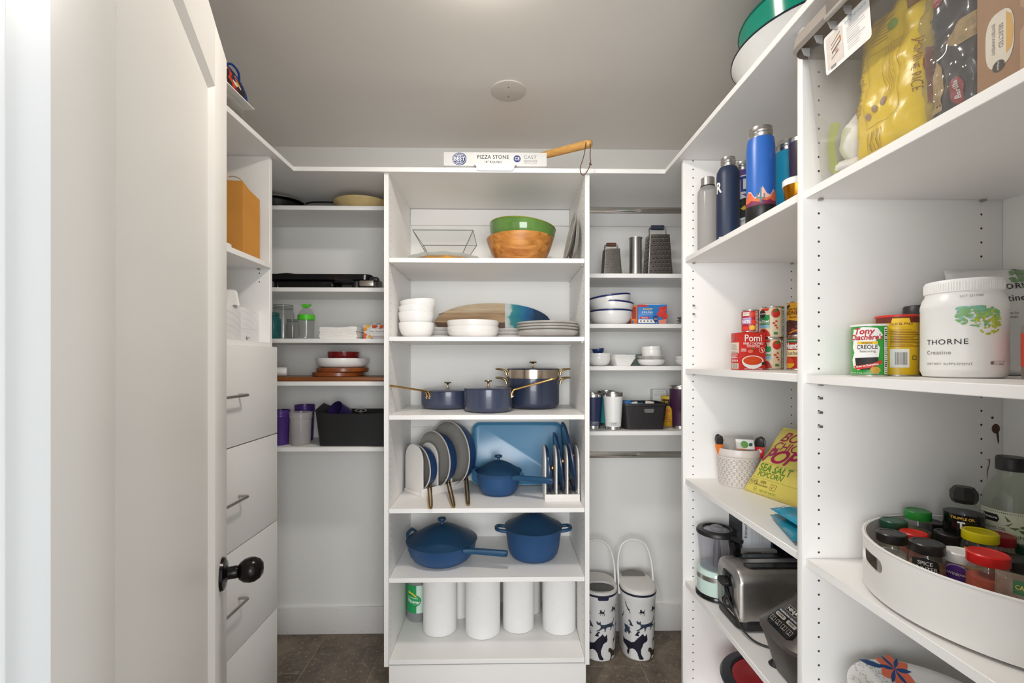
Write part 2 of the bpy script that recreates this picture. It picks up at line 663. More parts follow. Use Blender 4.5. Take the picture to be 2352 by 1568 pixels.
# ------------------------------------------------------------------ the door
HX, HY_ = -0.3414, 0.3384
DA = atan2(0.926, -0.378)
dr = thing('door_1', 'white one-panel pantry door standing open at the left', 'door', (HX, HY_, 0), DA, kind='structure')
DWd, DZ0, DZ1, ST = 0.762, 0.012, 2.0415, 0.128
box('stile', dr, doorm, 0.015, 0.015 + ST, 0, 0.035, DZ0, DZ1, 0.001)
box('stile', dr, doorm, DWd - ST, DWd, 0, 0.035, DZ0, DZ1, 0.001)
box('rail', dr, doorm, 0.015 + ST, DWd - ST, 0, 0.035, DZ1 - ST, DZ1)
box('rail', dr, doorm, 0.015 + ST, DWd - ST, 0, 0.035, DZ0, DZ0 + 0.22)
bmp = bmesh.new()
xa, xb, za, zb = 0.015 + ST, DWd - ST, DZ0 + 0.22, DZ1 - ST
o4 = [bmp.verts.new(p) for p in ((xa, 0.0, za), (xb, 0.0, za), (xb, 0.0, zb), (xa, 0.0, zb))]
s_ = 0.014
i4 = [bmp.verts.new(p) for p in ((xa + s_, 0.010, za + s_), (xb - s_, 0.010, za + s_), (xb - s_, 0.010, zb - s_), (xa + s_, 0.010, zb - s_))]
bk = [bmp.verts.new(p) for p in ((xa, 0.028, za), (xb, 0.028, za), (xb, 0.028, zb), (xa, 0.028, zb))]
for k in range(4):
    j = (k + 1) % 4
    bmp.faces.new((o4[k], o4[j], i4[j], i4[k]))
    bmp.faces.new((o4[j], o4[k], bk[k], bk[j]))
bmp.faces.new(i4)
bmp.faces.new(bk[::-1])
bmesh.ops.recalc_face_normals(bmp, faces=bmp.faces[:])
mk('panel', bmp, doorm, dr, 0)
knobm = M('oil_black_bronze', '#15110f', 0.22, 0.6, var=0.15, scale=12)
kn = lathe('knob', dr, knobm, [(0, -0.0805), (0.012, -0.079), (0.020, -0.073), (0.0255, -0.063), (0.0268, -0.054), (0.0245, -0.043), (0.018, -0.034),
                               (0.0125, -0.030), (0.0135, -0.026), (0.013, -0.012), (0.018, -0.009), (0.018, -0.007)], 40,
           loc=(DWd - 0.06, 0, 0.903), rot=(-pi / 2, 0, 0))
kn['label'] = 'round black door knob'
lathe('rosette', kn, knobm, [(0, -0.009), (0.026, -0.009), (0.033, -0.006), (0.035, 0.0), (0, 0.0)], 40)

# ------------------------------------------------------------------ shelving
def holes(parent, pts, nrm, r=0.0026):
    bm = bmesh.new()
    n = Vector(nrm)
    a = n.orthogonal().normalized()
    b = n.cross(a)
    for p in pts:
        p = Vector(p) + n * 0.0003
        bm.faces.new([bm.verts.new(p + a * (r * cos(2 * pi * k / 8)) + b * (r * sin(2 * pi * k / 8))) for k in range(8)])
    o = mk('shelf_pin_holes', bm, dark, parent, 0)
    o['kind'] = 'stuff'
    return o

def pins(parent, pts):
    bm = bmesh.new()
    for x, y, z in pts:
        bm_box(bm, x - 0.004, x + 0.004, y - 0.004, y + 0.004, z - 0.005, z)
    o = mk('shelf_pins', bm, brushed, parent, 0)
    o['kind'] = 'stuff'

EB = 0.0012
YF = 1.848
CS = [1.779, 1.4594, 1.1404, 0.7605, 0.4785, 0.147]       # tops of the middle shelves
CXL, CXR = -0.4671, 0.3297
cu = thing('shelving_unit', 'tall white middle shelving unit holding bowls, blue pots and paper towels', 'shelving')
box('side_panel', cu, white, CXL - 0.019, CXL, YF, YW, 0.1225, 2.119, EB, 1)
box('side_panel', cu, white, CXR, CXR + 0.019, YF, YW, 0.1225, 2.119, EB, 1)
for z in CS:
    box('shelf', cu, white, CXL + 0.0008, CXR - 0.0008, YF + 0.006, YW - 0.0005, z - 0.019, z, EB, 1)
box('toe_kick', cu, white, CXL - 0.001, CXR + 0.006, YF + 0.010, YW - 0.014, 0.0, 0.1225, EB, 1)
box('hang_rail', cu, white, CXL + 0.001, CXR - 0.001, YW - 0.016, YW, 2.038, 2.117, 0.001, 1)
box('hang_rail', cu, white, CXL + 0.001, CXR - 0.001, YW - 0.016, YW, 1.032, 1.120, 0.001, 1)
hp = []
hz = [0.19 + 0.032 * k for k in range(60)]
for z in hz:
    if min(abs(z - s + 0.01) for s in CS) > 0.016:
        hp += [(CXL, YF + 0.0375, z), (CXL, 2.243, z)]
holes(cu, hp, (1, 0, 0))
holes(cu, [(CXR, p[1], p[2]) for p in hp], (-1, 0, 0))
pins(cu, [(x, y, s - 0.019) for s in CS[:5] for x in (CXL + 0.005, CXR - 0.005) for y in (YF + 0.0375, 2.243)])

YS = 2.025
LS = [2.0467, 1.6853, 1.4586, 1.2695, 0.9788]
lu = thing('corner_shelves', 'five white corner shelves between drawer cabinet and middle unit', 'shelving')
for z in LS:
    box('shelf', lu, white, XL + 0.0005, CXL - 0.0195, YS, YW - 0.0005, z - 0.019, z, EB, 1)
RS = [1.751, 1.526, 1.337, 1.046]
ru = thing('corner_shelves', 'four white corner shelves right of the middle unit, graters on top', 'shelving')
for z in RS:
    box('shelf', ru, white, CXR + 0.0195, XRW - 0.0005, YS, YW - 0.0005, z - 0.019, z, EB, 1)
box('hang_rail', ru, white, CXR + 0.0195, XRW - 0.001, YW - 0.016, YW, 2.038, 2.117, 0.001, 1)
for z, lab in ((2.025, 'upper chrome closet rod above the graters'), (0.947, 'lower chrome closet rod under the tumbler shelf')):
    rt = thing('closet_rod', lab, 'closet rod', (0, 2.0, z), group='chrome closet rods')
    bm = loft_bm([[(xx, a * 0.5, b) for a, b in rrect(0.028, 0.028, 0.012)] for xx in (CXR + 0.022, XRW - 0.002)])
    mk('rod', bm, chrome, rt)
    for xx in (CXR + 0.0195, XRW - 0.0045):
        bm = loft_bm([[(x2, a * 0.62, b * 1.25) for a, b in rrect(0.028, 0.028, 0.012)] for x2 in (xx, xx + 0.004)])
        mk('rod_bracket', bm, chrome, rt)

XR = 0.676
YA, YBn = 1.7058, 1.0195
B1 = [1.750, 1.3306, 0.917, 0.5325, 0.14]
B2 = [1.747, 1.329, 0.9137, 0.60, 0.14]
su = thing('shelving_unit', 'white shelving along the right wall holding cans, appliances and spices', 'shelving')
for y in (YA, YBn, 0.345):
    box('side_panel', su, white, XR, XRW - 0.0005, y, y + 0.019, 0, 2.1185, 0.002, 2)
for z in B1:
    box('shelf', su, white, XR + 0.007, XRW - 0.0005, YBn + 0.0195, YA - 0.0005, z - 0.019, z, EB, 1)
for z in B2:
    box('shelf', su, white, XR + 0.007, XRW - 0.0005, 0.3645, YBn - 0.0005, z - 0.019, z, EB, 1)
za = HC + (828 - 388.8) / 608.5
hp = []
for k in range(-1, 66):
    z = za - 0.032 * k
    if z > 0.1 and min(abs(z - s + 0.01) for s in B1) > 0.016:
        hp += [(XR + 0.0375, YA, z), (XRW - 0.05, YA, z)]
zb_ = HC + (828 - 489.9) / 1013.4
for k in range(-12, 56):
    z = zb_ - 0.032 * k
    if z > 0.1 and min(abs(z - s + 0.01) for s in B2) > 0.016:
        hp += [(XR + 0.0375, YBn, z), (XRW - 0.05, YBn, z)]
holes(su, hp, (0, -1, 0))
pins(su, [(x, YA - 0.005, s - 0.019) for s in B1 for x in (XR + 0.0385, XRW - 0.05)] +
     [(x, YBn - 0.005, s - 0.019) for s in B2 for x in (XR + 0.0385, XRW - 0.05)] +
     [(XR + 0.0385, YA - 0.003, za - 0.032 * k) for k in (16, 17)] +
     [(XR + 0.0385, YBn - 0.003, zb_ - 0.032 * k) for k in (13, 14, 15)])
sauce = M('dried_sauce', '#4a2414', 0.35, var=0.3, scale=80)
pm = pmap((0, YBn, 0), *FRONT)
def drip(px, py):
    X = XY(px, YBn)
    return X, HC + (828 - py) * (X * sin(TH) + YBn * cos(TH)) / F
X, Z = drip(2287, 984)
decal('sauce_drip', su, sauce, poly2d(ell(X, Z, 0.0095, 0.011, 14), [(X + 0.001, Z - 0.008), (X + 0.004, Z - 0.030), (X + 0.0065, Z - 0.036), (X + 0.0075, Z - 0.028), (X + 0.006, Z - 0.008)]), pm, 0.0006)
X, Z = drip(2279, 959)
decal('sauce_drip', su, sauce, poly2d(ell(X, Z, 0.003, 0.003, 10)), pm, 0.0006)
X, Z = drip(2270, 1075)
decal('sauce_drip', su, M('thin_sauce', '#8a6a4e', 0.4, var=0.3), poly2d([(X - 0.008, Z + 0.0205), (X - 0.002, Z + 0.020), (X + 0.004, Z + 0.021), (X + 0.003, Z + 0.008), (X - 0.001, Z - 0.005), (X - 0.0025, Z - 0.028), (X - 0.0035, Z - 0.005), (X + 0.001, Z + 0.010), (X + 0.001, Z + 0.0185)]), pm, 0.0006)

# left drawer cabinet
dc = thing('drawer_cabinet', 'white drawer cabinet with open shelf on top, behind the open door', 'cabinet')
DXP, DXF = -0.868, -0.849
for y in (1.70, 1.026):
    box('side_panel', dc, white, XL + 0.0005, DXP, y, y + 0.019, 0, 2.1185, EB, 1)
box('counter_top', dc, white, XL + 0.0005, -0.863, 1.0455, 1.6995, 1.4087, 1.4277, EB, 1)
box('shelf', dc, white, XL + 0.0005, -0.863, 1.0455, 1.6995, 1.7019, 1.7209, EB, 1)
holes(dc, [(XX, 1.70, 1.7209 - 0.036 - 0.032 * k) for k in range(2) for XX in (DXP - 0.0375, XL + 0.05)], (0, -1, 0))
pins(dc, [(DXP - 0.0375, 1.695, 1.7019)])
DZ = [1.4137, 1.0902, 0.7653, 0.4377, 0.11]
for k in range(4):
    d = box('drawer', dc, white, DXP + 0.0005, DXF, 1.032, 1.7185, DZ[k + 1] + 0.0018, DZ[k] - 0.0018, 0.0014, 2)
    zc = (DZ[k] + DZ[k + 1]) / 2
    pts = [(DXF, 1.278, zc), (DXF + 0.026, 1.278, zc), (DXF + 0.031, 1.283, zc), (DXF + 0.031, 1.375, zc), (DXF + 0.031, 1.467, zc), (DXF + 0.026, 1.472, zc), (DXF, 1.472, zc)]
    h = tube('handle', d, brushed, pts, 0.0045, 10)
    h['label'] = 'brushed nickel bar handle'
box('toe_kick', dc, white, XL + 0.001, DXP - 0.03, 1.0455, 1.6995, 0, 0.108)

# continuous top shelf round three sides
ts = thing('top_shelf', 'long white top shelf running round three sides under the ceiling', 'shelf')
XTL, XTR = -0.841, 0.6515
box('shelf_board', ts, white, XL + 0.0005, XRW - 0.0005, 1.833, YW - 0.0005, 2.119, 2.138, EB, 1)
box('shelf_board', ts, white, XL + 0.0005, XTL, 0.34, 1.8325, 2.119, 2.138, EB, 1)
box('shelf_board', ts, white, XTR, XRW - 0.0005, 0.34, 1.8325, 2.119, 2.138, EB, 1)
TOPZ = 2.138

# ================================================================== middle unit
def bowl_prof(r, h, rb, t=0.004, foot=0.0, n=9, p=1.0):
    out = [(0, foot * 0.6), (rb - 0.002, foot * 0.6), (rb - 0.001, 0), (rb, 0)] if foot else [(0, 0), (rb, 0)]
    for i in range(1, n + 1):
        s = i / n
        a = s * pi / 2
        out.append((rb + (r - rb) * sin(a) ** p, foot + (h - foot) * (1 - cos(a))))
    out.append((r - t * 0.5, h + t * 0.3))
    ins = []
    for i in range(n + 1):
        s = i / n
        a = s * pi / 2
        ins.append((max(0.001, rb - t + (r - rb) * sin(a) ** p), foot + t + (h - foot - t) * (1 - cos(a))))
    out += ins[::-1]
    out.append((0, foot + t))
    return out

def plate_prof(r, h, rb, t=0.004):
    return [(0, 0), (rb, 0), (rb + (r - rb) * 0.35, h * 0.25), (r, h), (r - t * 0.5, h + t * 0.4), (r - t, h), (rb + (r - rb) * 0.3, h * 0.25 + t), (rb - t, t), (0, t)]

S1, S2, S3, S4, S5, S6 = CS

# ---- pizza stone box and peel on the top shelf
bx0, bx1 = XY(1019, 1.85), XY(1256, 1.85)
pz = thing('pizza_stone_box', 'white pizza stone box with blue round emblems on the top shelf', 'box', (0, 0, TOPZ))
card = M('white_card', '#dad9d7', 0.6, var=0.015)
box('lid', pz, card, bx0, bx1, 1.85, 2.24, 0.014, 0.070, 0.0015)
box('tray', pz, card, bx0 + 0.004, bx1 - 0.004, 1.862, 2.237, 0.0, 0.0138, 0.001)
tx0, tx1 = XY(1089, 1.828), XY(1186, 1.828)
prism('front_flap', pz, card, [(tx0, 0.012), (tx0 + 0.008, 0.003), (tx0 + 0.010, -0.007), (tx0 + 0.018, -0.014), (tx1 - 0.018, -0.014), (tx1 - 0.010, -0.007), (tx1 - 0.008, 0.003), (tx1, 0.012)], 0.0015, (0, 1.829, 0), (1, 0, 0), (0, 0, 1))
box('front_flap_top', pz, card, tx0, tx1, 1.8275, 1.8499, 0.012, 0.0135)
pm = pmap(((bx0 + bx1) / 2, 1.85, 0.042), *FRONT)
navy_ink = M('navy_ink', '#2b3f7c', 0.6, var=0.02)
white_ink = M('white_ink', '#f2f0ec', 0.6, var=0.01)
u = (bx1 - bx0) / 237.0
def pxx(p):
    return (p - 1137.5) * u
star = [((1.0 if k % 2 else 0.92) * 0.0295 * cos(2 * pi * k / 48) + pxx(1055), (1.0 if k % 2 else 0.92) * 0.0265 * sin(2 * pi * k / 48)) for k in range(48)]
decal('emblem', pz, navy_ink, poly2d(star), pm)
decal('emblem_ring', pz, white_ink, ring2d(pxx(1055), 0, 0.0255, 0.0012, 0.0225), pm, 0.0006)
decal('lettering', pz, white_ink, at2d(text2d('BEST', 0.022, 0.02, 0.95), pxx(1055), 0), pm, 0.0008)
decal('lettering', pz, white_ink, at2d(text2d('CRISPY', 0.0095, 0.02), pxx(1055), 0.0135), pm, 0.0008)
decal('lettering', pz, white_ink, at2d(text2d('CRUST', 0.0095, 0.02), pxx(1055), -0.0145), pm, 0.0008)
decal('lettering', pz, ink, at2d(text2d('PIZZA STONE', 0.0215, 0.03, 0.93, gap=1.06), pxx(1132), 0.008), pm, 0.0005)
decal('lettering', pz, ink, at2d(text2d('14" ROUND', 0.0135, 0.025, 0.95, gap=1.06), pxx(1132), -0.012), pm, 0.0005)
decal('emblem', pz, navy_ink, poly2d(ell(pxx(1187.5), 0.002, 0.0145, 0.0145)), pm)
decal('lettering', pz, white_ink, at2d(text2d('CE', 0.018, 0.01, 0.9), pxx(1187.5), 0.002), pm, 0.0007)
decal('lettering', pz, inkg, at2d(text2d('CAST', 0.019, 0.0, 1.1, gap=1.05), pxx(1217.5), 0.008), pm, 0.0005)
decal('lettering', pz, inkg, at2d(text2d('ELEGANCE', 0.0115, 0.0, 0.98), pxx(1218), -0.008), pm, 0.0005)
decal('lettering', pz, inkg, at2d(text2d('A Bamboo Cookware Company', 0.004, 0.0), pxx(1218), -0.0165), pm, 0.0005)
box('slot', pz, inkg, pxx(1121) + (bx0 + bx1) / 2, pxx(1155) + (bx0 + bx1) / 2, 1.8492, 1.85, 0.0145, 0.0152)

maple = WOOD('maple_handle', '#c08a47', '#dba95f', 0.4, 6, 'X')
PH0, PH1 = Vector((XY(1257, 1.905), 1.905, 2.226)), Vector((XY(1360, 1.803), 1.803, 2.226))
dv = (PH1 - PH0).normalized()
pl = thing('pizza_peel', 'wooden pizza peel handle with leather loop sticking past the pizza box', 'pizza peel', PH0)
hd = [PH1 - PH0 - dv * t for t in (0.0, 0.004, 0.010, 0.018, 0.05)] + [Vector((0, 0, 0)), -dv * 0.05]
tube('handle', pl, maple, hd, [0.006, 0.0125, 0.0155, 0.0165, 0.0165, 0.015, 0.012], 20)
nrm = Vector((-dv.y, dv.x, 0))
bl = [(-0.0, 0.02), (-0.05, 0.06), (-0.09, 0.11), (-0.24, 0.12), (-0.26, 0.10), (-0.26, -0.10), (-0.24, -0.12), (-0.09, -0.11), (-0.05, -0.06), (0, -0.02)]
prism('blade', pl, maple, bl, 0.008, Vector((0, 0, -0.017)) - dv * 0.03, dv, nrm)
leather = M('leather_cord', '#5d3a27', 0.6, var=0.15)
he = PH1 - PH0 - dv * 0.025
lp = spline([he + Vector((0, 0, 0.017)), he + Vector((0.012, -0.018, 0.0)), he + Vector((0.012, -0.022, -0.06)), he + Vector((0.012, -0.024, -0.09)), he + Vector((-0.008, -0.026, -0.128)),
             he + Vector((-0.022, -0.026, -0.130)), he + Vector((-0.028, -0.024, -0.105)), he + Vector((-0.012, -0.022, -0.05)), he + Vector((-0.004, -0.019, 0.0))], 6)
tube('leather_loop', pl, leather, lp, 0.0018, 8)
k_ = he + Vector((0.011, -0.024, -0.088))
tube('knot', pl, leather, [k_ + Vector((0, 0, 0.006)), k_, k_ + Vector((0.006, 0, -0.004))], [0.002, 0.0045, 0.002], 8)

# ---- shelf 1
glass = GLASS('clear_glass', '#fafcfb')
glass2 = GLASS('clear_glass_thick', '#e6eeea', haze=0.06)
gb = thing('glass_platter', 'round fluted clear glass platter with amber centre under the square bowl', 'platter', (XY(1023, 2.05), 2.05, S1))
n = 72
secs = []
def fl_ring(r, z, amp):
    return [((r + amp * cos(12 * 2 * pi * i / n)) * cos(2 * pi * i / n), (r + amp * cos(12 * 2 * pi * i / n)) * sin(2 * pi * i / n), z + amp * 0.5 * sin(12 * 2 * pi * i / n)) for i in range(n)]
gm = GLASS('rim_glass', '#dfe5e2', haze=0.28)
bm = loft_bm([fl_ring(0.130, 0.0155, 0), fl_ring(0.150, 0.024, 0.002), fl_ring(0.166, 0.032, 0.003), fl_ring(0.163, 0.034, 0.003), fl_ring(0.148, 0.027, 0.002), fl_ring(0.128, 0.018, 0)], cap0=False, cap1=False)
mk('rim', bm, gm, gb)
lathe('amber_centre', gb, M('amber_glaze', '#d69a35', 0.3, var=0.2, scale=20), [(0, 0.0), (0.105, 0.0), (0.114, 0.003), (0.134, 0.0165), (0.146, 0.0235), (0.145, 0.0245), (0.130, 0.0185), (0.112, 0.0075), (0, 0.007)], 56)
sg = thing('square_glass_bowl', 'clear square glass bowl with slanted sides standing on the amber platter', 'bowl', (XY(1026, 2.06), 2.06, S1 + 0.0075))
bmw = bmesh.new()
def sq(s, z):
    return [(-s, -s, z), (s, -s, z), (s, s, z), (-s, s, z)]
a, b = 0.128, 0.058
bm = loft_bm([sq(b, 0), sq(a, 0.128)], cap1=False)
mk('glass_body', bm, glass, sg, 20)
edge = GLASS('glass_edge', '#8f9a94', haze=0.55, hazecol='#a9b0ab')
tube('glass_rim', sg, edge, [(-a, -a, 0.128), (a, -a, 0.128), (a, a, 0.128), (-a, a, 0.128)], 0.0016, 6, closed=True)
for sx, sy in ((-1, -1), (1, -1), (1, 1), (-1, 1)):
    tube('glass_edge', sg, edge, [(sx * b, sy * b, 0.002), (sx * a, sy * a, 0.128)], 0.0017, 6)

wb_m = WOOD('acacia_bowl', '#9a5b1e', '#cd8f48', 0.35, 5, 'X', coat=0.2)
wbx = XY(1194.5, 2.06)
wb_ = thing('wooden_bowl', 'large light-brown wooden salad bowl holding the green bowl', 'bowl', (wbx, 2.06, S1))
lathe('bowl', wb_, wb_m, [(0, 0), (0.072, 0), (0.082, 0.004), (0.099, 0.018), (0.114, 0.036), (0.130, 0.065), (0.143, 0.098), (0.152, 0.128), (0.1505, 0.131), (0.146, 0.130), (0.136, 0.098), (0.122, 0.065), (0.105, 0.036), (0.085, 0.014), (0, 0.010)], 56)
gbm = M('green_glaze', '#587d3b', 0.08, var=0.22, scale=7, coat=0.4)
gbo = thing('green_bowl', 'glossy green ceramic bowl tilted inside the wooden salad bowl', 'bowl', (wbx, 2.055, S1 + 0.067))
pr = bowl_prof(0.150, 0.115, 0.05, 0.006, p=0.9)
g1 = lathe('bowl', gbo, gbm, pr, 56, rot=(radians(-2), radians(6), 0))
lathe('rim', g1, M('olive_rim', '#6f7a24', 0.1, var=0.15), [(0.1475, 0.112), (0.1505, 0.112), (0.1508, 0.1165), (0.147, 0.118), (0.1435, 0.1165), (0.1435, 0.112)], 56)
gray_gl = M('grey_glaze', '#9f9b94', 0.25, var=0.08, scale=12)
for i, (dx, tilt, rr, lab) in enumerate(((0.0, 12, 0.110, 'large grey stoneware plate leaning on edge, nearer the bowls'), (0.029, 5, 0.100, 'large grey stoneware plate leaning on edge against the side panel'))):
    t = thing('dinner_plate', lab, 'plate', (XY(1302, 1.968) + dx, 1.968, S1), group='grey plates on edge')
    lathe('plate', t, gray_gl, plate_prof(rr, 0.016, 0.07), 48, rot=(0, radians(-90 + tilt), 0), loc=(rr * sin(radians(tilt)) + 0.004, 0, rr * cos(radians(tilt)) + 0.004))

# ---- shelf 2
tips = [(XY(957, 2.0), 0.0, 0, 0), (XY(956.5, 2.0), 0.044, 0, 1), (XY(959.5, 2.0), 0.074, -4, 2), (XY(963, 2.0), 0.098, -5, -1)]
labs = ['white ceramic bowl at the bottom of the four-bowl stack', 'white ceramic bowl second from bottom of the four-bowl stack',
        'white ceramic bowl third from bottom, tilted in the stack', 'white ceramic bowl tilted on top of the four-bowl stack']
b0 = None
for (xx, dz, tl, _), lab in zip(tips, labs):
    t = thing('cereal_bowl', lab, 'bowl', (xx, 2.0, S2 + dz), group='stacked white cereal bowls')
    if b0 is None:
        o = lathe('bowl', t, ceramic, bowl_prof(0.077, 0.066, 0.036, 0.0035, 0.003, p=0.75), 40)
        b0 = o
    else:
        o = b0.copy()
        COL.objects.link(o)
        o.parent = t
    o.rotation_euler = (0, radians(tl), 0)
marble = M('marbled_white_glaze', '#e7e4e0', 0.18, var=0.10, scale=9, stretch=(1, 1, 3))
for i in range(3):
    t = thing('saucer', ['small white saucer lowest behind the bowl stack', 'small white saucer in the middle behind the bowl stack', 'small white saucer topmost behind the bowl stack'][i], 'saucer', (XY(1007, 2.17), 2.17, S2 + 0.019 * i), group='saucers behind the bowl stack')
    lathe('plate', t, ceramic, plate_prof(0.074, 0.017, 0.045, 0.003), 40)
for i in range(2):
    t = thing('pasta_bowl', ['wide shallow white marbled bowl, lower of the front pair', 'wide shallow white marbled bowl, upper of the front pair'][i], 'bowl', (XY(1086.5, 2.005), 2.005, S2 + 0.026 * i), group='wide white bowls')
    lathe('bowl', t, marble, bowl_prof(0.1135, 0.048, 0.075, 0.004, 0.002, p=0.8), 56)
for i in range(3):
    t = thing('small_plate', ['white marbled side plate lowest behind the wide bowls', 'white marbled side plate in the middle behind the wide bowls', 'white marbled side plate topmost behind the wide bowls'][i], 'plate', (XY(1168, 2.185), 2.185, S2 + 0.016 * i), group='side plates behind the wide bowls')
    lathe('plate', t, marble, plate_prof(0.088, 0.018, 0.055, 0.003), 40)
stone_gl = M('stone_grey_glaze', '#aaa6a0', 0.3, var=0.08, scale=14)
pl_l = ['deep grey stoneware plate at the bottom of the plate stack', 'grey stoneware plate second from bottom of the plate stack', 'grey stoneware plate third from bottom of the plate stack', 'grey stoneware plate on top of the plate stack']
for i in range(4):
    t = thing('dinner_plate', pl_l[i], 'plate', (XY(1257.5, 2.0), 2.0, S2 + (0 if i == 0 else 0.014 + 0.0118 * i)), group='stacked grey dinner plates')
    if i == 0:
        lathe('plate', t, stone_gl, bowl_prof(0.134, 0.030, 0.085, 0.006, 0.002, p=0.85), 56)
    else:
        lathe('plate', t, stone_gl, [(0, 0), (0.09, 0), (0.115, 0.002), (0.1335, 0.012), (0.1345, 0.0165), (0.132, 0.019), (0.1285, 0.0175), (0.112, 0.0075), (0.09, 0.005), (0, 0.005)], 56)

# oval serving board: timber end and poured blue end, leaning on the wall
cbx = XY(1132, 2.262)
cb = thing('serving_board', 'oval wooden serving board with ocean-blue painted end, leaning behind the bowls', 'serving board', (cbx, 2.255, S2))
r_, u_ = Vector((1, 0, 0)), Vector((0, sin(radians(8)), cos(radians(8))))
A_, B_ = 0.288, 0.0935
def oval(x):
    return B_ * (max(0.0, 1 - (abs(x) / A_) ** 2.3)) ** 0.6
def board_strip(x0, x1, lo, hi, nn=14):
    """part of the oval between x0..x1 and clamped heights lo..hi (relative to its centre)"""
    top = []
    bot = []
    for i in range(nn + 1):
        x_ = x0 + (x1 - x0) * i / nn
        t_ = min(oval(x_), hi)
        b_ = max(-oval(x_), lo)
        if t_ < b_:
            t_ = b_ = (t_ + b_) / 2
        top.append((x_, t_ + B_))
        bot.append((x_, b_ + B_ + 0.0))
    return bot + top[::-1]
xs = XY(1160, 2.26) - cbx
pale = WOOD('pale_timber', '#b89b78', '#d8c3a4', 0.5, 4, 'X')
mid = WOOD('mid_timber', '#a3805a', '#c2a079', 0.5, 4, 'X')
walnut = WOOD('walnut_strip', '#4f3626', '#6d4d37', 0.5, 4, 'X')
o_ = (0, 0, 0)
def strip(name, mat, x0, x1, lo, hi):
    return prism(name, cb, mat, board_strip(x0, x1, lo, hi), 0.016, o_, r_, u_, smooth=20)
strip('pale_strip', pale, -A_ + 0.02, xs, 0.045, 1)
strip('timber_strip', mid, -A_ + 0.0005, xs, -0.004, 0.045)
strip('walnut_strip', walnut, -A_ + 0.0005, xs, -0.045, -0.004)
strip('timber_strip', mid, -A_ + 0.02, xs, -1, -0.045)
# poured resin end
rm = bpy.data.materials.new('ocean_resin')
rm.use_nodes = True
nt = rm.node_tree
bb_ = nt.nodes['Principled BSDF']
tc = nt.nodes.new('ShaderNodeTexCoord')
sp = nt.nodes.new('ShaderNodeSeparateXYZ')
nt.links.new(tc.outputs['Object'], sp.inputs[0])
nz = nt.nodes.new('ShaderNodeTexNoise')
nz.inputs['Scale'].default_value = 22
nz.inputs['Detail'].default_value = 6
nt.links.new(tc.outputs['Object'], nz.inputs['Vector'])
ma = nt.nodes.new('ShaderNodeMath'); ma.operation = 'MULTIPLY_ADD'
nt.links.new(nz.outputs['Fac'], ma.inputs[0]); ma.inputs[1].default_value = 0.10
nt.links.new(sp.outputs['X'], ma.inputs[2])
mr = nt.nodes.new('ShaderNodeMapRange')
nt.links.new(ma.outputs[0], mr.inputs[0])
mr.inputs[1].default_value = xs + 0.045; mr.inputs[2].default_value = A_ + 0.04
cr = nt.nodes.new('ShaderNodeValToRGB')
cr.color_ramp.elements[0].position = 0.0; cr.color_ramp.elements[0].color = rgb('#d9dfdb') + (1,)
cr.color_ramp.elements[1].position = 1.0; cr.color_ramp.elements[1].color = rgb('#16304a') + (1,)
for p_, c_ in ((0.10, '#bfd0cf'), (0.16, '#3d948f'), (0.36, '#1f7f9c'), (0.55, '#1a6398'), (0.72, '#163a5c')):
    e_ = cr.color_ramp.elements.new(p_); e_.color = rgb(c_) + (1,)
nt.links.new(mr.outputs[0], cr.inputs[0])
nt.links.new(cr.outputs[0], bb_.inputs['Base Color'])
bb_.inputs['Roughness'].default_value = 0.15
strip('resin_end', rm, xs, A_ - 0.0005, -1, 1)
pmb = pmap(Vector(o_) + Vector((XY(1203, 2.26) - cbx, 0, 0)) + u_ * (B_ + 0.028), r_, u_)
decal('bird_mark', cb, ink, poly2d([(-0.012, -0.010), (-0.004, -0.004), (0.002, 0.006), (0.012, 0.012), (0.005, 0.0), (0.008, -0.008), (0.0, -0.004), (-0.006, -0.014)]), pmb, 0.0005)

# ---- shelf 3: navy pots with brass handles
navy = M('navy_enamel', '#3c4359', 0.22, var=0.03, scale=6, coat=0.3)
navy_d = M('navy_enamel_dark', '#2d364d', 0.25, var=0.03, scale=6, coat=0.3)
brass = M('brushed_brass', '#cda566', 0.25, 1.0, var=0.06)
gold = M('pale_gold', '#c7aa7d', 0.22, 1.0, var=0.06)
def pot_prof(r, h, rb, f=0.02, t=0.003):
    out = [(0, 0), (rb - 0.004, 0), (rb, 0.002)]
    for i in range(1, 6):
        a = i / 5 * pi / 2
        out.append((rb + (r - rb) * sin(a), f * (1 - cos(a)) + 0.002))
    return out + [(r, h), (r - t, h), (r - t, f), (rb - 0.01, t + 0.002), (0, t + 0.002)]
def lid_prof(r, h, dome):
    out = [(0, h), (r - 0.006, h), (r + 0.001, h + 0.001), (r + 0.002, h + 0.004), (r - 0.004, h + 0.006)]
    for i in range(1, 7):
        a = i / 6 * pi / 2
        out.append(((r - 0.008) * cos(a), h + 0.006 + dome * sin(a)))
    out[-1] = (0, h + 0.006 + dome)
    return out
def knob(parent, z, s=1.0, m=None):
    return lathe('lid_knob', parent, m or gold, [(0, z), (0.006 * s, z), (0.005 * s, z + 0.004), (0.0042 * s, z + 0.016), (0.007 * s, z + 0.020), (0.016 * s, z + 0.021), (0.0175 * s, z + 0.024), (0.016 * s, z + 0.027), (0, z + 0.027)], 24)
def rivet(parent, p, n_):
    q = Vector(n_).to_track_quat('Z', 'Y').to_euler()
    return lathe('rivet', parent, steel, [(0, 0.003), (0.0028, 0.0024), (0.004, 0.0008), (0.004, -0.002)], 12, loc=p, rot=q)
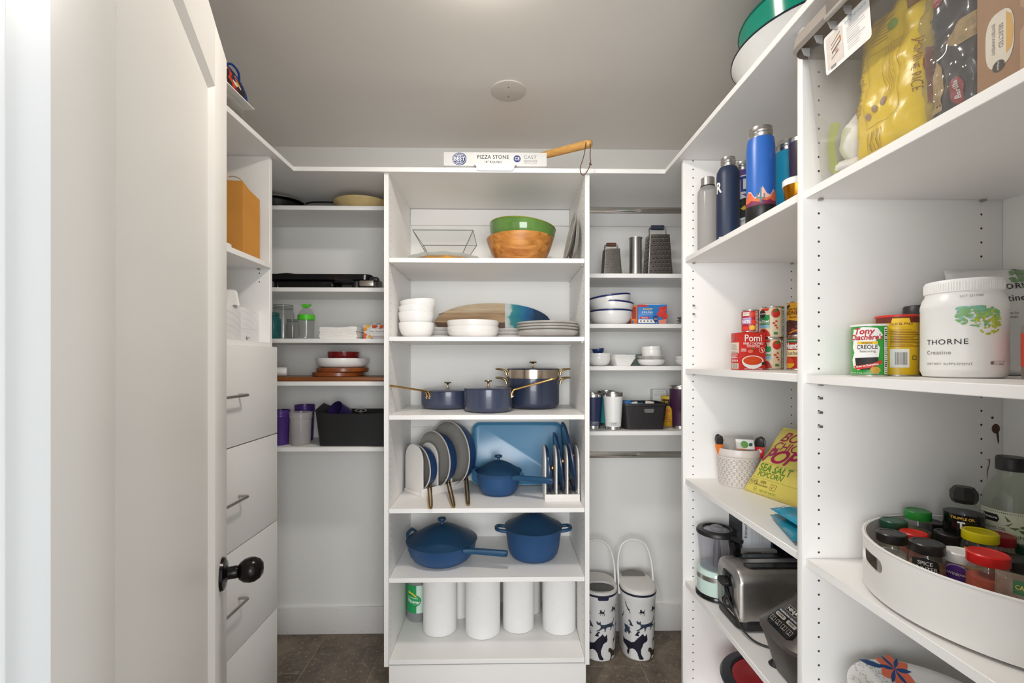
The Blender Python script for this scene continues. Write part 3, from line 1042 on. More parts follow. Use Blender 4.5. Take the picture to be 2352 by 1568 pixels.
def long_handle(parent, base, tip, drop, gap, m, nrm_):
    """pair of flat brass straps riveted low on the wall, joined into a long loop"""
    base, tip, nrm_ = Vector(base), Vector(tip), Vector(nrm_)
    side = Vector((-nrm_.y, nrm_.x, 0)).normalized()
    pts = []
    for s in (1, -1):
        leg = [base + side * gap * s + Vector((0, 0, -drop)), base + side * gap * s + Vector((0, 0, -drop * 0.4)), base + side * gap * s * 0.9 + nrm_ * 0.008 + Vector((0, 0, 0.004)),
               base + side * gap * s * 0.8 + nrm_ * 0.03 + Vector((0, 0, 0.011))]
        end = [tip + side * gap * 0.75 * s]
        seq = leg + end
        pts += seq if s == 1 else seq[::-1]
    P = spline(pts, 5)
    o = tube('handle', parent, m, P, 0.0042, 10)
    for s in (1, -1):
        rivet(o, base + side * gap * s + Vector((0, 0, -drop * 0.8)) + nrm_ * 0.004, nrm_)
    return o

sp_ = thing('saute_pan', 'navy saute pan with lid and long brass handle pointing left', 'pan', (XY(1028.6, 2.16), 2.16, S3))
lathe('body', sp_, navy, pot_prof(0.125, 0.080, 0.108, 0.024), 56)
ld = lathe('lid', sp_, navy, lid_prof(0.124, 0.080, 0.010), 56)
knob(ld, 0.094)
n1 = Vector((-0.60, -0.80, 0)).normalized()
tipw = Vector((-0.457, 1.885, 1.256)) - sp_.location
long_handle(sp_, n1 * 0.126 + Vector((0, 0, 0.076)), tipw, 0.026, 0.009, brass, n1)

sc_ = thing('saucepan', 'navy saucepan with flat lid and brass handle rising right', 'saucepan', (XY(1121.5, 2.0), 2.0, S3))
lathe('body', sc_, navy, pot_prof(0.105, 0.098, 0.088, 0.022), 56)
ld = lathe('lid', sc_, navy, lid_prof(0.104, 0.098, 0.006), 56)
knob(ld, 0.109)
n1 = Vector((0.985, -0.17, 0)).normalized()
tipw = Vector((XY(1266, 1.95), 1.95, 1.281)) - sc_.location
long_handle(sc_, n1 * 0.106 + Vector((0, 0, 0.090)), tipw, 0.030, 0.009, brass, n1)

sk = thing('stock_pot', 'tall navy stock pot with steel steamer insert and four side handles', 'pot', (XY(1224, 2.16), 2.16, S3))
lathe('body', sk, navy_d, pot_prof(0.125, 0.140, 0.106, 0.026), 56)
st = lathe('steamer_insert', sk, M('polished_steel', '#c4b6a6', 0.18, 1.0, var=0.03), [(0.110, 0.128), (0.124, 0.1401), (0.1265, 0.1402), (0.1265, 0.180), (0.123, 0.180), (0.120, 0.142)], 56)
ld = lathe('lid', sk, navy_d, lid_prof(0.124, 0.180, 0.005), 56)
knob(ld, 0.190, 1.05)
def ear(parent, s, z):
    p = spline([(s * 0.126, -0.035, z - 0.022), (s * 0.131, -0.034, z - 0.004), (s * 0.150, -0.030, z + 0.004), (s * 0.172, -0.012, z + 0.006), (s * 0.172, 0.012, z + 0.006), (s * 0.150, 0.030, z + 0.004), (s * 0.131, 0.034, z - 0.004), (s * 0.126, 0.035, z - 0.022)], 5)
    o = tube('side_handle', parent, gold, p, 0.0048, 10)
    rivet(o, (s * 0.128, -0.033, z - 0.017), (s, -0.2, 0))
for s in (-1, 1):
    ear(sk, s, 0.135)
    ear(st, s, 0.176)

# ---- shelf 4: pan rack, tray, pot, lid rack
rackm = M('rack_white', '#e3dfdb', 0.45, var=0.015)
def arch(w, h, k=12):
    r = w / 2
    return [(0, 0), (w, 0)] + [(r + r * cos(pi * i / k), h - r + r * sin(pi * i / k)) for i in range(k + 1)]
U = Vector((0.607, 0.795, 0)); V = Vector((-0.69, 0.72, 0)).normalized(); U = Vector((V.y, -V.x, 0))
RO = Vector((-0.366, 2.004, S4))
pr_ = thing('pan_rack', 'white rack of rounded dividers holding three frying pans on edge', 'rack', RO)
box('base', pr_, rackm, 0.002, 0.244, 0.002, 0.138, 0, 0.016, 0.002, rot=(0, 0, atan2(U.y, U.x)))
box('front_rail', pr_, rackm, 0, 0.246, -0.007, -0.0005, 0.0, 0.036, 0.0015, rot=(0, 0, atan2(U.y, U.x)))
for s in (0.0, 0.080, 0.158, 0.238):
    prism('divider', pr_, rackm, arch(0.14, 0.225 if s == 0 else 0.222), 0.008, U * s + U * 0.008, V, (0, 0, 1), bev=0.002)
greyin = M('grey_nonstick', '#a3a09a', 0.35, var=0.03)
rimm = M('pan_rim', '#cfcac2', 0.3, var=0.02)
blue_s = M('satin_blue', '#24436f', 0.35, var=0.04)
def frypan(rr, dpt, s, v, lab, zlen, endp):
    """pan standing on its edge in the rack, inside facing the left"""
    c = RO + U * s + V * v + Vector((0, 0, 0.017 + rr * 1.0))
    t = thing('frying_pan', lab, 'frying pan', c, group='frying pans in the rack')
    q = Matrix((V, Vector((0, 0, 1)), U)).transposed() if False else None
    # local axis of the pan = U (from open side to base)
    rot = U.to_track_quat('Z', 'Y').to_euler()
    rb = rr * 0.86
    prof_o = [(rr, 0.0), (rr - 0.002, 0.004), (rb + (rr - rb) * 0.75, dpt * 0.35), (rb + (rr - rb) * 0.35, dpt * 0.75), (rb, dpt), (0, dpt)]
    lathe('body', t, blue_s, prof_o, 56, rot=rot)
    lathe('cooking_surface', t, greyin, [(rr - 0.003, 0.0005), (rb + (rr - rb) * 0.72, dpt * 0.32), (rb, dpt - 0.004), (0, dpt - 0.004)], 56, rot=rot)
    lathe('rim', t, rimm, [(rr - 0.0035, 0.001), (rr - 0.003, -0.0018), (rr + 0.0005, -0.0015), (rr + 0.001, 0.002)], 56, rot=rot)
    e = Vector(endp) - c
    # handle leaves the rim towards the lower front right
    d2 = Vector((e.x, e.y, 0)).normalized()
    ang = radians(50)
    base = (-V * cos(ang) + Vector((0, 0, -sin(ang)))) * (rr * 0.93) + U * dpt * 0.5
    side = U
    P = []
    for s_ in (1, -1):
        seq = [base - (-V * cos(ang) + Vector((0, 0, -sin(ang)))) * 0.012 + side * 0.007 * s_, base + side * 0.008 * s_, base + (e - base) * 0.35 + side * 0.0075 * s_ + Vector((0, 0, 0.004)), e + side * 0.006 * s_]
        P += seq if s_ == 1 else seq[::-1]
    h_ = tube('handle', t, brass, spline(P, 5), 0.0042, 10)
    h_['label'] = 'looped brass handle'
    box('handle_plate', t, brass, -0.018, 0.006, -0.011, 0.011, -0.0045, 0.001, 0.002, loc=base, rot=Matrix((Vector((0, 0, 1)).cross(U).normalized() * -1, Vector((0, 0, 1)), U)).transposed().to_euler())
    for s_ in (1, -1):
        rivet(t, base + U * 0.007 * s_ - (-V * cos(ang) + Vector((0, 0, -sin(ang)))) * 0.004 + (-V * cos(ang) + Vector((0, 0, -sin(ang)))) * 0.010, (-V))
    return t
frypan(0.101, 0.046, 0.024, 0.062, 'smallest blue frying pan with grey inside, front of the rack', 0.1, (XY(989, 1.85), 1.85, S4 + 0.011))
frypan(0.130, 0.052, 0.100, 0.050, 'medium blue frying pan with grey inside, middle of the rack', 0.1, (XY(1041, 1.875), 1.875, S4 + 0.009))
frypan(0.150, 0.056, 0.178, 0.030, 'largest blue frying pan with grey inside, back of the rack', 0.1, (XY(1075, 1.90), 1.90, S4 + 0.009))

tealb = M('tray_blue', '#4d8bb2', 0.2, var=0.05, scale=3)
tr_ = thing('griddle_tray', 'large blue rectangular griddle tray leaning on the back wall', 'tray', (XY(1189, 2.25), 2.192, S4 + 0.003))
tw, thh = 0.446, 0.298
tl = radians(13)
ru, rn = Vector((0, sin(tl), cos(tl))), Vector((0, -cos(tl), sin(tl)))
def tsec(w, h, r, d):
    return [Vector((x_, 0, 0)) + ru * (y_ + thh / 2) + rn * d for x_, y_ in rrect(w, h, r, 6)]
loft('tray', tr_, tealb, [tsec(tw * 0.94, thh * 0.92, 0.03, -0.012), tsec(tw - 0.004, thh - 0.004, 0.036, 0.010), tsec(tw, thh, 0.036, 0.012), tsec(tw - 0.006, thh - 0.006, 0.034, 0.0125),
                          tsec(tw - 0.020, thh - 0.020, 0.03, 0.004), tsec(tw - 0.026, thh - 0.026, 0.028, 0.002)], smooth=50)
for s in (-1, 1):
    p = [Vector((s * (tw / 2 - 0.004), 0, 0)) + ru * 0.122, Vector((s * (tw / 2 + 0.026), 0, 0)) + ru * 0.124, Vector((s * (tw / 2 + 0.034), 0, 0)) + ru * 0.135,
         Vector((s * (tw / 2 + 0.034), 0, 0)) + ru * 0.185, Vector((s * (tw / 2 + 0.026), 0, 0)) + ru * 0.196, Vector((s * (tw / 2 - 0.004), 0, 0)) + ru * 0.198]
    if s > 0:
        p = [q - Vector((0.012, 0, 0)) if i in (1, 2, 3, 4) else q for i, q in enumerate(p)]
    tube('side_handle', tr_, tealb, [q + rn * 0.006 for q in p], 0.0045, 8)

ocean = M('matte_ocean_blue', '#164669', 0.42, var=0.03, scale=5)
ocean_l = M('matte_ocean_blue_lid', '#123c5c', 0.45, var=0.03, scale=5)
ocean_b = M('matte_blue_body', '#1d4977', 0.42, var=0.03, scale=5)
def dome_lid(parent, r, z, dome, m, ks=1.0):
    pr = [(r - 0.004, z), (r + 0.003, z + 0.001), (r + 0.004, z + 0.004)]
    for i in range(1, 11):
        q = i / 10
        pr.append(((r) * (1 - q), z + 0.004 + dome * (sin(q * pi / 2) ** 1.15)))
    pr[-1] = (0, z + 0.004 + dome)
    o = lathe('lid', parent, m, pr, 64)
    zz = z + 0.002 + dome
    lathe('lid_knob', o, m, [(0, zz), (0.009 * ks, zz), (0.007 * ks, zz + 0.004), (0.006 * ks, zz + 0.013 * ks), (0.016 * ks, zz + 0.016 * ks), (0.0185 * ks, zz + 0.021 * ks), (0.017 * ks, zz + 0.026 * ks), (0, zz + 0.027 * ks)], 28)
    return o
def bar_handle(parent, a, b, m):
    """flat tapering bar with a hanging hole and a little spoon-rest peg"""
    a, b = Vector(a), Vector(b)
    d = (b - a).normalized()
    L = (b - a).length
    s = Vector((-d.y, d.x, 0)).normalized()
    upv = d.cross(s) * -1 if d.cross(s).z < 0 else d.cross(s)
    secs = []
    for t, w, hh in ((0, 0.020, 0.010), (0.12, 0.016, 0.011), (0.3, 0.0125, 0.011), (0.92, 0.0105, 0.0125), (0.985, 0.0095, 0.0115), (1.0, 0.006, 0.008)):
        c = a + d * L * t
        secs.append([c + s * x_ * 2 * w / 1 + upv * y_ * 2 * hh for x_, y_ in rrect(1, 1, 0.25, 3)])
    o = loft('handle', parent, m, secs, smooth=50)
    lathe('peg', o, m, [(0, 0.016), (0.004, 0.0155), (0.005, 0.012), (0.003, 0.004), (0.003, -0.01), (0, -0.01)], 16, loc=a + d * L * 0.22 + upv * 0.008)
    for sgn in (-1, 1):
        tube('hanging_hole', o, M('hole_navy', '#0b1e33', 0.6), [a + d * L * 0.955 + s * sgn * 0.0088, a + d * L * 0.955 + s * sgn * 0.0102], 0.0042, 14)
    return o

mp_ = thing('small_blue_pot', 'small ocean-blue lidded pot with long handle in front of the tray', 'pot', (XY(1145, 2.075), 2.075, S4))
lathe('body', mp_, ocean_b, [(0, 0), (0.066, 0), (0.073, 0.003), (0.086, 0.020), (0.094, 0.045), (0.098, 0.075), (0.101, 0.095), (0.1045, 0.1), (0.098, 0.1), (0.094, 0.075), (0.06, 0.006), (0, 0.006)], 64)
dome_lid(mp_, 0.103, 0.099, 0.045, ocean_l, 0.95)
bar_handle(mp_, (0.070, -0.082, 0.090), (XY(1270, 1.912) - mp_.location.x, -0.163, 0.094), ocean)
tube('helper_handle', mp_, ocean, spline([(-0.083, 0.045, 0.088), (-0.108, 0.050, 0.104), (-0.122, 0.028, 0.110), (-0.124, 0.0, 0.110), (-0.112, -0.018, 0.104), (-0.093, -0.02, 0.088)], 5), 0.0075, 10, flat=0.7)

lr = thing('lid_rack', 'white rack of rounded dividers holding three navy pan lids', 'rack', (0.1735, 1.938, S4))
lw, ld_ = 0.150, 0.150
box('base', lr, rackm, 0.002, lw - 0.002, 0.004, ld_, 0, 0.014, 0.002)
box('front_rail', lr, rackm, 0, lw, -0.004, 0.0035, 0, 0.031, 0.0015)
for s in (0.0, 0.0475, 0.0945, 0.1425):
    prism('divider', lr, rackm, arch(ld_, 0.226), 0.0075, (s, 0.0036, 0.0005), (0, 1, 0), (0, 0, 1), bev=0.002)
lidglass = M('lid_navy_grey', '#5b6270', 0.15, var=0.04, coat=0.5)
rimnavy = M('lid_rim_navy', '#1e3258', 0.3, var=0.05)
for x_, rr, tlt, lab in ((0.0155, 0.104, -5, 'smallest navy pan lid standing in the lid rack'), (0.063, 0.132, -7, 'medium navy pan lid standing in the middle of the lid rack'), (0.110, 0.155, -9, 'largest navy pan lid standing tall in the lid rack')):
    t = thing('pot_cover', lab, 'lid', (0.1735 + x_ + 0.008, 1.954 + ld_ / 2 + (rr - 0.08) * 0.3, S4 + 0.0155 + rr), group='navy lids in the lid rack')
    rot = (0, radians(90 + tlt), 0)
    lathe('lid_plate', t, lidglass, [(0, -0.003), (rr - 0.016, -0.003), (rr - 0.016, 0.003), (0, 0.003)], 56, rot=rot)
    lathe('rim', t, rimnavy, [(rr - 0.020, -0.0035), (rr, -0.0045), (rr + 0.0005, 0.0), (rr - 0.004, 0.0045), (rr - 0.020, 0.0035)], 56, rot=rot)
    lathe('lid_knob', t, brass, [(0, 0.003), (0.006, 0.003), (0.005, 0.008), (0.006, 0.013), (0.014, 0.016), (0.0145, 0.021), (0.011, 0.0235), (0, 0.024)], 24, rot=rot)

# ---- shelf 5
ap = thing('blue_saute_pan', 'wide ocean-blue lidded pan with long handle, lower left', 'pan', (XY(1015, 2.04), 2.04, S5))
lathe('body', ap, ocean_b, [(0, 0), (0.098, 0), (0.108, 0.002), (0.126, 0.014), (0.141, 0.034), (0.150, 0.060), (0.153, 0.080), (0.156, 0.086), (0.149, 0.086), (0.144, 0.06), (0.10, 0.006), (0, 0.006)], 72)
dome_lid(ap, 0.1535, 0.085, 0.066, ocean_l, 1.05)
bar_handle(ap, (0.108, -0.098, 0.076), (XY(1166, 1.912) - ap.location.x, -0.128, 0.072), ocean)
tube('helper_handle', ap, ocean, spline([(-0.118, 0.085, 0.078), (-0.144, 0.092, 0.094), (-0.150, 0.085, 0.100), (-0.156, 0.05, 0.102), (-0.158, 0.022, 0.098), (-0.150, 0.005, 0.080)], 5), 0.008, 10, flat=0.7)
pp = thing('blue_stock_pot', 'deep ocean-blue lidded pot with two loop handles, lower right', 'pot', (XY(1225, 2.07), 2.07, S5))
lathe('body', pp, ocean_b, [(0, 0), (0.088, 0), (0.098, 0.003), (0.110, 0.020), (0.117, 0.045), (0.124, 0.10), (0.127, 0.126), (0.1295, 0.132), (0.123, 0.132), (0.117, 0.1), (0.09, 0.006), (0, 0.006)], 72)
dome_lid(pp, 0.1275, 0.131, 0.056, ocean_l, 1.0)
for s in (-1, 1):
    tube('loop_handle', pp, ocean, spline([(s * 0.122, -0.030, 0.118), (s * 0.150, -0.030, 0.122), (s * 0.166, -0.018, 0.124), (s * 0.167, 0.018, 0.124), (s * 0.150, 0.030, 0.122), (s * 0.122, 0.030, 0.118)], 5), 0.0085, 10, flat=0.9)

# ---- shelf 6: paper towels and vinegar
towel = M('paper_towel', '#efeeec', 0.9, var=0.01, bump=0.5, bscale=260)
tube_m = M('cardboard_tube', '#b8a68e', 0.9, var=0.05)
def towel_roll(px, Y, rr, lab, fl=None, h=0.28):
    t = thing('paper_towel_roll', lab, 'paper towel', (XY(px, Y), Y, S6), group='paper towel rolls')
    lathe('roll', t, towel, [(0.022, 0.001), (rr - 0.003, 0.001), (rr, 0.004), (rr, h - 0.003), (rr - 0.003, h), (0.022, h)], 48)
    lathe('core', t, tube_m, [(0.0205, 0), (0.022, 0), (0.022, h), (0.0205, h)], 24)
    if fl:
        a0 = facing(t.location.x, t.location.y) + radians(fl)
        P = []
        bm = bmesh.new()
        N = 8
        rows = []
        rd = random.Random(3)
        for j in range(N + 1):
            z = 0.002 + (h - 0.004) * j / N
            w = 0.010 + rd.uniform(-0.003, 0.004)
            p0 = Vector(((rr - 0.001) * cos(a0), (rr - 0.001) * sin(a0), z))
            tg = Vector((sin(a0), -cos(a0), 0)) if fl < 0 else Vector((-sin(a0), cos(a0), 0))
            p1 = p0 + tg * w + Vector((0, 0, rd.uniform(-0.001, 0.001)))
            rows.append((bm.verts.new(p0), bm.verts.new(p1), bm.verts.new(p1 - Vector((cos(a0), sin(a0), 0)) * 0.0008), bm.verts.new(p0 - Vector((cos(a0), sin(a0), 0)) * 0.0008)))
        for A, B in zip(rows, rows[1:]):
            for k in range(4):
                bm.faces.new((A[k], A[(k + 1) % 4], B[(k + 1) % 4], B[k]))
        bmesh.ops.recalc_face_normals(bm, faces=bm.faces[:])
        mk('loose_end', bm, towel, t, 0)
    return t
towel_roll(1011, 2.075, 0.0765, 'white paper towel roll with loose edge beside the vinegar jug', -82)
towel_roll(1109, 2.055, 0.078, 'white paper towel roll standing furthest forward, second from left')
towel_roll(1190.5, 2.09, 0.072, 'white paper towel roll third from left in the front row', -70)
towel_roll(1284, 2.078, 0.076, 'white paper towel roll beside the right panel')
towel_roll(1059, 2.212, 0.072, 'white paper towel roll behind, between the first two front rolls')
towel_roll(1214, 2.224, 0.060, 'white paper towel roll behind, left of the rightmost roll', None, 0.27)
jug = GLASS('jug_plastic', '#dfe6e6', haze=0.35)
vx, vy = -0.4045, 2.17
vj = thing('vinegar_jug', 'clear vinegar jug with green and mint label at the lower left', 'jug', (vx, vy, S6))
lathe('bottle', vj, jug, [(0, 0.001), (0.050, 0.001), (0.056, 0.006), (0.057, 0.03), (0.057, 0.20), (0.050, 0.235), (0.030, 0.262), (0.018, 0.275), (0.018, 0.287), (0, 0.287)], 40)
lathe('liquid', vj, GLASS('vinegar_water', '#ccd2d2', haze=0.25), [(0, 0.003), (0.050, 0.003), (0.0555, 0.03), (0.0555, 0.19), (0, 0.19)], 40)
lathe('cap', vj, M('cap_green', '#2f8a4b', 0.4), [(0, 0.286), (0.019, 0.286), (0.019, 0.303), (0, 0.304)], 24)
fa = facing(vx, vy)
cm = cmap(0.057, fa, 0.0)
decal('label_panel', vj, M('mint_label', '#cfe9da', 0.5), rect2d(-0.012, 0.045, 0.085, 0.172), cm, 0.0005, 0.006)
decal('label_panel', vj, M('green_label', '#1f9a57', 0.5), rect2d(-0.085, 0.045, -0.012, 0.172), cm, 0.0005, 0.006)
decal('label_oval', vj, M('green_label2', '#23a25c', 0.5), poly2d(ell(-0.026, 0.103, 0.034, 0.026)), cm, 0.0008, 0.006)
decal('label_ring', vj, M('dark_green_ink', '#0f6a38', 0.5), ring2d(-0.026, 0.103, 0.036, 0.002, 0.028), cm, 0.0009, 0.006)
decal('yellow_swoosh', vj, M('yellow_ink', '#e9cf2c', 0.5), poly2d([(-0.055, 0.136), (-0.030, 0.130), (-0.012, 0.118), (-0.010, 0.124), (-0.028, 0.137), (-0.052, 0.146)]), cm, 0.001, 0.006)
decal('lettering', vj, white_ink, at2d(text2d('Vinegar', 0.023, 0.02, 0.9), -0.026, 0.098, -0.12), cm, 0.0012, 0.006)
decal('lettering', vj, white_ink, at2d(text2d('Pure Distilled', 0.009, 0.01), -0.030, 0.116, -0.12), cm, 0.0012, 0.006)
decal('barcode', vj, paper, rect2d(0.018, 0.055, 0.032, 0.078), cm, 0.0008, 0.006)
decal('barcode_bars', vj, ink, bars2d(0.020, 0.057, 0.030, 0.076, 7), cm, 0.001)

# ================================================================== left bay
L1, L2, L3, L4, L5 = LS
def zat(px, py, X, Y):
    return HC + (828 - py) * (X * sin(TH) + Y * cos(TH)) / F

# top: skillet, steel lid, pie dish
pd = thing('pie_dish', 'cream stoneware pie dish on the top corner shelf', 'pie dish', (-0.662, 2.155, L1))
lathe('dish', pd, M('cream_stoneware', '#d5bc85', 0.45, var=0.08, scale=18), [(0, 0), (0.098, 0), (0.106, 0.004), (0.122, 0.034), (0.131, 0.043), (0.133, 0.048), (0.128, 0.050), (0.116, 0.040), (0.099, 0.008), (0, 0.006)], 56)
sk2 = thing('black_skillet', 'black skillet with long thin handle on the top corner shelf', 'skillet', (-1.070, 2.155, L1))
lathe('pan', sk2, black, [(0, 0), (0.095, 0), (0.102, 0.003), (0.118, 0.040), (0.121, 0.041), (0.119, 0.044), (0.098, 0.008), (0, 0.006)], 48)
tube('handle', sk2, black, spline([(0.116, 0.0, 0.038), (0.15, 0.0, 0.056), (0.20, 0.0, 0.060), (0.285, 0.004, 0.060)], 4), [0.006] * 12 + [0.005], 10, flat=0.6)
sl = thing('steel_pan_cover', 'shiny steel dome cover lying on the black skillet', 'pan cover', (-1.035, 2.13, L1 + 0.0445))
lathe('dome', sl, steel, [(0.105, 0.0), (0.108, 0.003), (0.100, 0.009), (0.080, 0.018), (0.045, 0.025), (0, 0.027)], 48)
lathe('lid_handle', sl, black, [(0, 0.027), (0.006, 0.027), (0.006, 0.031), (0.016, 0.033), (0.016, 0.037), (0, 0.038)], 20)

# electric griddle
gx0, gx1 = XY(600, 2.1), XY(866, 2.1)
eg = thing('electric_griddle', 'flat black electric griddle with silver heat probe on a corner shelf', 'griddle', ((gx0 + gx1) / 2, 2.14, L2))
gw = gx1 - gx0
rloft('cooking_plate', eg, gloss_black, [(0.030, gw - 0.06, 0.20, 0.03, 0, 0), (0.036, gw - 0.02, 0.225, 0.035, 0, 0), (0.056, gw - 0.016, 0.23, 0.035, 0, 0), (0.060, gw - 0.022, 0.225, 0.033, 0, 0), (0.060, gw - 0.04, 0.205, 0.03, 0, 0), (0.050, gw - 0.05, 0.195, 0.028, 0, 0)])
box('drip_tray', eg, gloss_black, -0.158, 0.085, -0.105, 0.02, 0.002, 0.030, 0.006)
box('front_rail', eg, black, 0.085, 0.20, -0.100, -0.080, 0.026, 0.040, 0.004)
for x_ in (-0.19, 0.185):
    for y_ in (-0.085, 0.085):
        lathe('foot', eg, black, [(0, 0), (0.019, 0), (0.020, 0.004), (0.016, 0.034), (0, 0.034)], 20, loc=(x_, y_, 0))
for x_ in (-gw / 2 + 0.07, ):
    prism('end_handle', eg, black, [(-0.05, 0), (0.05, 0), (0.035, 0.009), (0.005, 0.012), (-0.035, 0.009)], 0.02, (x_ + 0.06, -0.06, 0.058), (1, 0, 0), (0, 0, 1))
box('heat_probe', eg, brushed, 0.205, gw / 2 + 0.005, -0.115, -0.075, 0.006, 0.032, 0.004)
box('probe_knob', eg, black, gw / 2 - 0.018, gw / 2 + 0.022, -0.112, -0.078, 0.030, 0.048, 0.005)

# glass jars
jar_t = GLASS('jar_glass', '#fafdfb', haze=0.05)
teal_g = GLASS('teal_glass', '#9ad6d5', haze=0.3, hazecol='#57b0b2')
def mason(name, lab, px, Y, r, h, m, z=L3, neck=0.78, group='glass jars'):
    t = thing(name, lab, 'jar', (XY(px, Y), Y, z), group=group)
    nr = r * neck
    lathe('glass', t, m, [(0, 0.003), (r * 0.85, 0.001), (r, 0.008), (r, h * 0.70), (r * 0.97, h * 0.77), (nr, h * 0.84), (nr, h * 0.87), (nr + 0.0025, h * 0.88), (nr, h * 0.90), (nr + 0.0025, h * 0.92), (nr, h * 0.94), (nr, h * 0.98), (nr + 0.001, h), (nr - 0.002, h),
                          (nr - 0.003, h * 0.85), (r - 0.003, h * 0.72), (r - 0.003, 0.009), (0, 0.006)], 40)
    for zz in (h * 0.90, h * 0.985):
        tube('glass_thread', t, edge, [((nr + 0.001) * cos(2 * pi * i / 28), (nr + 0.001) * sin(2 * pi * i / 28), zz) for i in range(28)], 0.0012, 6, closed=True)
    return t
mason('glass_jar', 'large empty clear glass jar with wide threaded neck', 650.5, 2.19, 0.049, 0.168, jar_t, neck=0.86)
mason('glass_jar', 'small teal glass mason jar beside the drawer cabinet', 628, 2.10, 0.031, 0.122, teal_g)
mason('glass_jar', 'small clear patterned glass jar between large jar and green-lidded bottle', 672, 2.13, 0.0295, 0.094, jar_t, neck=0.82)
db = thing('dressing_bottle', 'clear dressing bottle with bright green lid and stopper', 'bottle', (XY(703.5, 2.09), 2.09, L3))
lathe('bottle', db, jar_t, [(0, 0.002), (0.029, 0.001), (0.032, 0.006), (0.0355, 0.090), (0.033, 0.090), (0.030, 0.008), (0, 0.005)], 40)
grn = M('lime_plastic', '#4fc31f', 0.4, var=0.03)
lathe('collar', db, grn, [(0.034, 0.088), (0.0365, 0.089), (0.0365, 0.110), (0.034, 0.111), (0.032, 0.110), (0.032, 0.089)], 40)
lathe('pour_dome', db, jar_t, [(0.034, 0.111), (0.028, 0.125), (0.016, 0.140), (0.012, 0.146)], 32)
prism('stopper', db, grn, [(-0.014, -0.002), (0.0, -0.008), (0.014, 0.002), (0.024, 0.006), (0.022, 0.013), (0.008, 0.010), (-0.004, 0.013), (-0.016, 0.010)], 0.012, (-0.002, 0.006, 0.148), (1, 0, 0), (0, 0, 1), bev=0.002)
tube('stopper_wire', db, brushed, [(-0.012, 0, 0.15), (-0.026, 0, 0.158), (-0.028, 0, 0.155)], 0.0008, 6)

nk = thing('napkin_stack', 'stack of white paper napkins on a corner shelf', 'napkins', (XY(792, 2.13), 2.13, L3))
rd = random.Random(5)
napm = M('napkin_paper', '#efece6', 0.9, var=0.02, bump=0.3, bscale=200)
for i in range(6):
    bm = bmesh.new()
    nx, ny = 12, 6
    w_, d_, z0 = 0.170 - rd.uniform(0, 0.012), 0.17, i * 0.0088
    V_ = [[None] * (ny + 1) for _ in range(nx + 1)]
    def hgt(x_, y_, top):
        return z0 + (0.0082 if top else 0.0) + (0.0012 * sin(x_ * 60 + i) if top and i == 5 else 0) + (0.003 if (top and i == 5 and x_ > 0.05) else 0)
    rows = []
    for top in (0, 1):
        rows.append([[bm.verts.new((-w_ / 2 + w_ * a / nx + rd.uniform(-0.001, 0.001), -d_ / 2 + d_ * b / ny + (rd.uniform(-0.003, 0.001) if b == 0 else 0), hgt(-w_ / 2 + w_ * a / nx, 0, top))) for b in range(ny + 1)] for a in range(nx + 1)])
    for top in (0, 1):
        for a in range(nx):
            for b in range(ny):
                q = (rows[top][a][b], rows[top][a + 1][b], rows[top][a + 1][b + 1], rows[top][a][b + 1])
                bm.faces.new(q if top else q[::-1])
    ring = [(a, 0) for a in range(nx)] + [(nx, b) for b in range(ny)] + [(a, ny) for a in range(nx, 0, -1)] + [(0, b) for b in range(ny, 0, -1)]
    for k in range(len(ring)):
        a1, b1 = ring[k]; a2, b2 = ring[(k + 1) % len(ring)]
        bm.faces.new((rows[0][a1][b1], rows[0][a2][b2], rows[1][a2][b2], rows[1][a1][b1]))
    mk('napkin', bm, napm, nk, 40)

fx0, fx1 = XY(835, 2.06), -0.492
fb = thing('fall_candle_box', 'small white box with orange and yellow leaf print', 'box', (0, 0, L3))
box('carton', fb, card, fx0, fx1, 2.06, 2.16, 0, 0.064, 0.001)
box('carton_top', fb, M('grey_card', '#cfcbc5', 0.7), fx0 + 0.03, fx1 - 0.002, 2.10, 2.155, 0.0641, 0.082, 0.001)
pm = pmap((fx0, 2.06, 0), *FRONT)
for c_, pts in (('#d9541f', [(0, 0), (0.014, 0.0), (0.010, 0.012), (0.018, 0.022), (0.006, 0.026), (0, 0.034)]), ('#e08a1d', [(0, 0.036), (0.008, 0.034), (0.018, 0.042), (0.012, 0.052), (0.002, 0.054)]),
                ('#e2b13c', [(0.008, 0.055), (0.022, 0.050), (0.034, 0.060), (0.028, 0.064), (0.006, 0.064)]), ('#c9421c', [(0.038, 0.052), (0.052, 0.048), (0.064, 0.056), (0.060, 0.063), (0.040, 0.063)]),
                ('#e5a52a', [(0.018, 0.010), (0.028, 0.004), (0.036, 0.012), (0.028, 0.020)]), ('#d9541f', [(0.070, 0.045), (0.088, 0.050), (0.092, 0.062), (0.074, 0.063)]), ('#b5692a', [(0.028, 0.0), (0.044, 0.0), (0.040, 0.008)])):
    decal('leaf_print', fb, M('leaf' + c_, c_, 0.6), poly2d(pts), pm, 0.0004)
decal('label_panel', fb, paper, rect2d(0.031, 0.016, 0.096, 0.046), pm, 0.0006)
decal('lettering', fb, ink, at2d(text2d('FALL COLLECTION', 0.0085, 0.01), 0.066, 0.034), pm, 0.0009)
decal('rule_line', fb, inkg, rect2d(0.036, 0.024, 0.096, 0.0246), pm, 0.0009)
decal('rule_line', fb, M('red_line', '#c0392b', 0.6), rect2d(0.036, 0.0095, 0.098, 0.011), pm, 0.0009)
decal('lettering', fb, ink, at2d(text2d('Three', 0.009, 0.02), fx0 * 0 + 0.058, 0.073), pmap((fx0, 2.0999, 0), *FRONT), 0.0004)

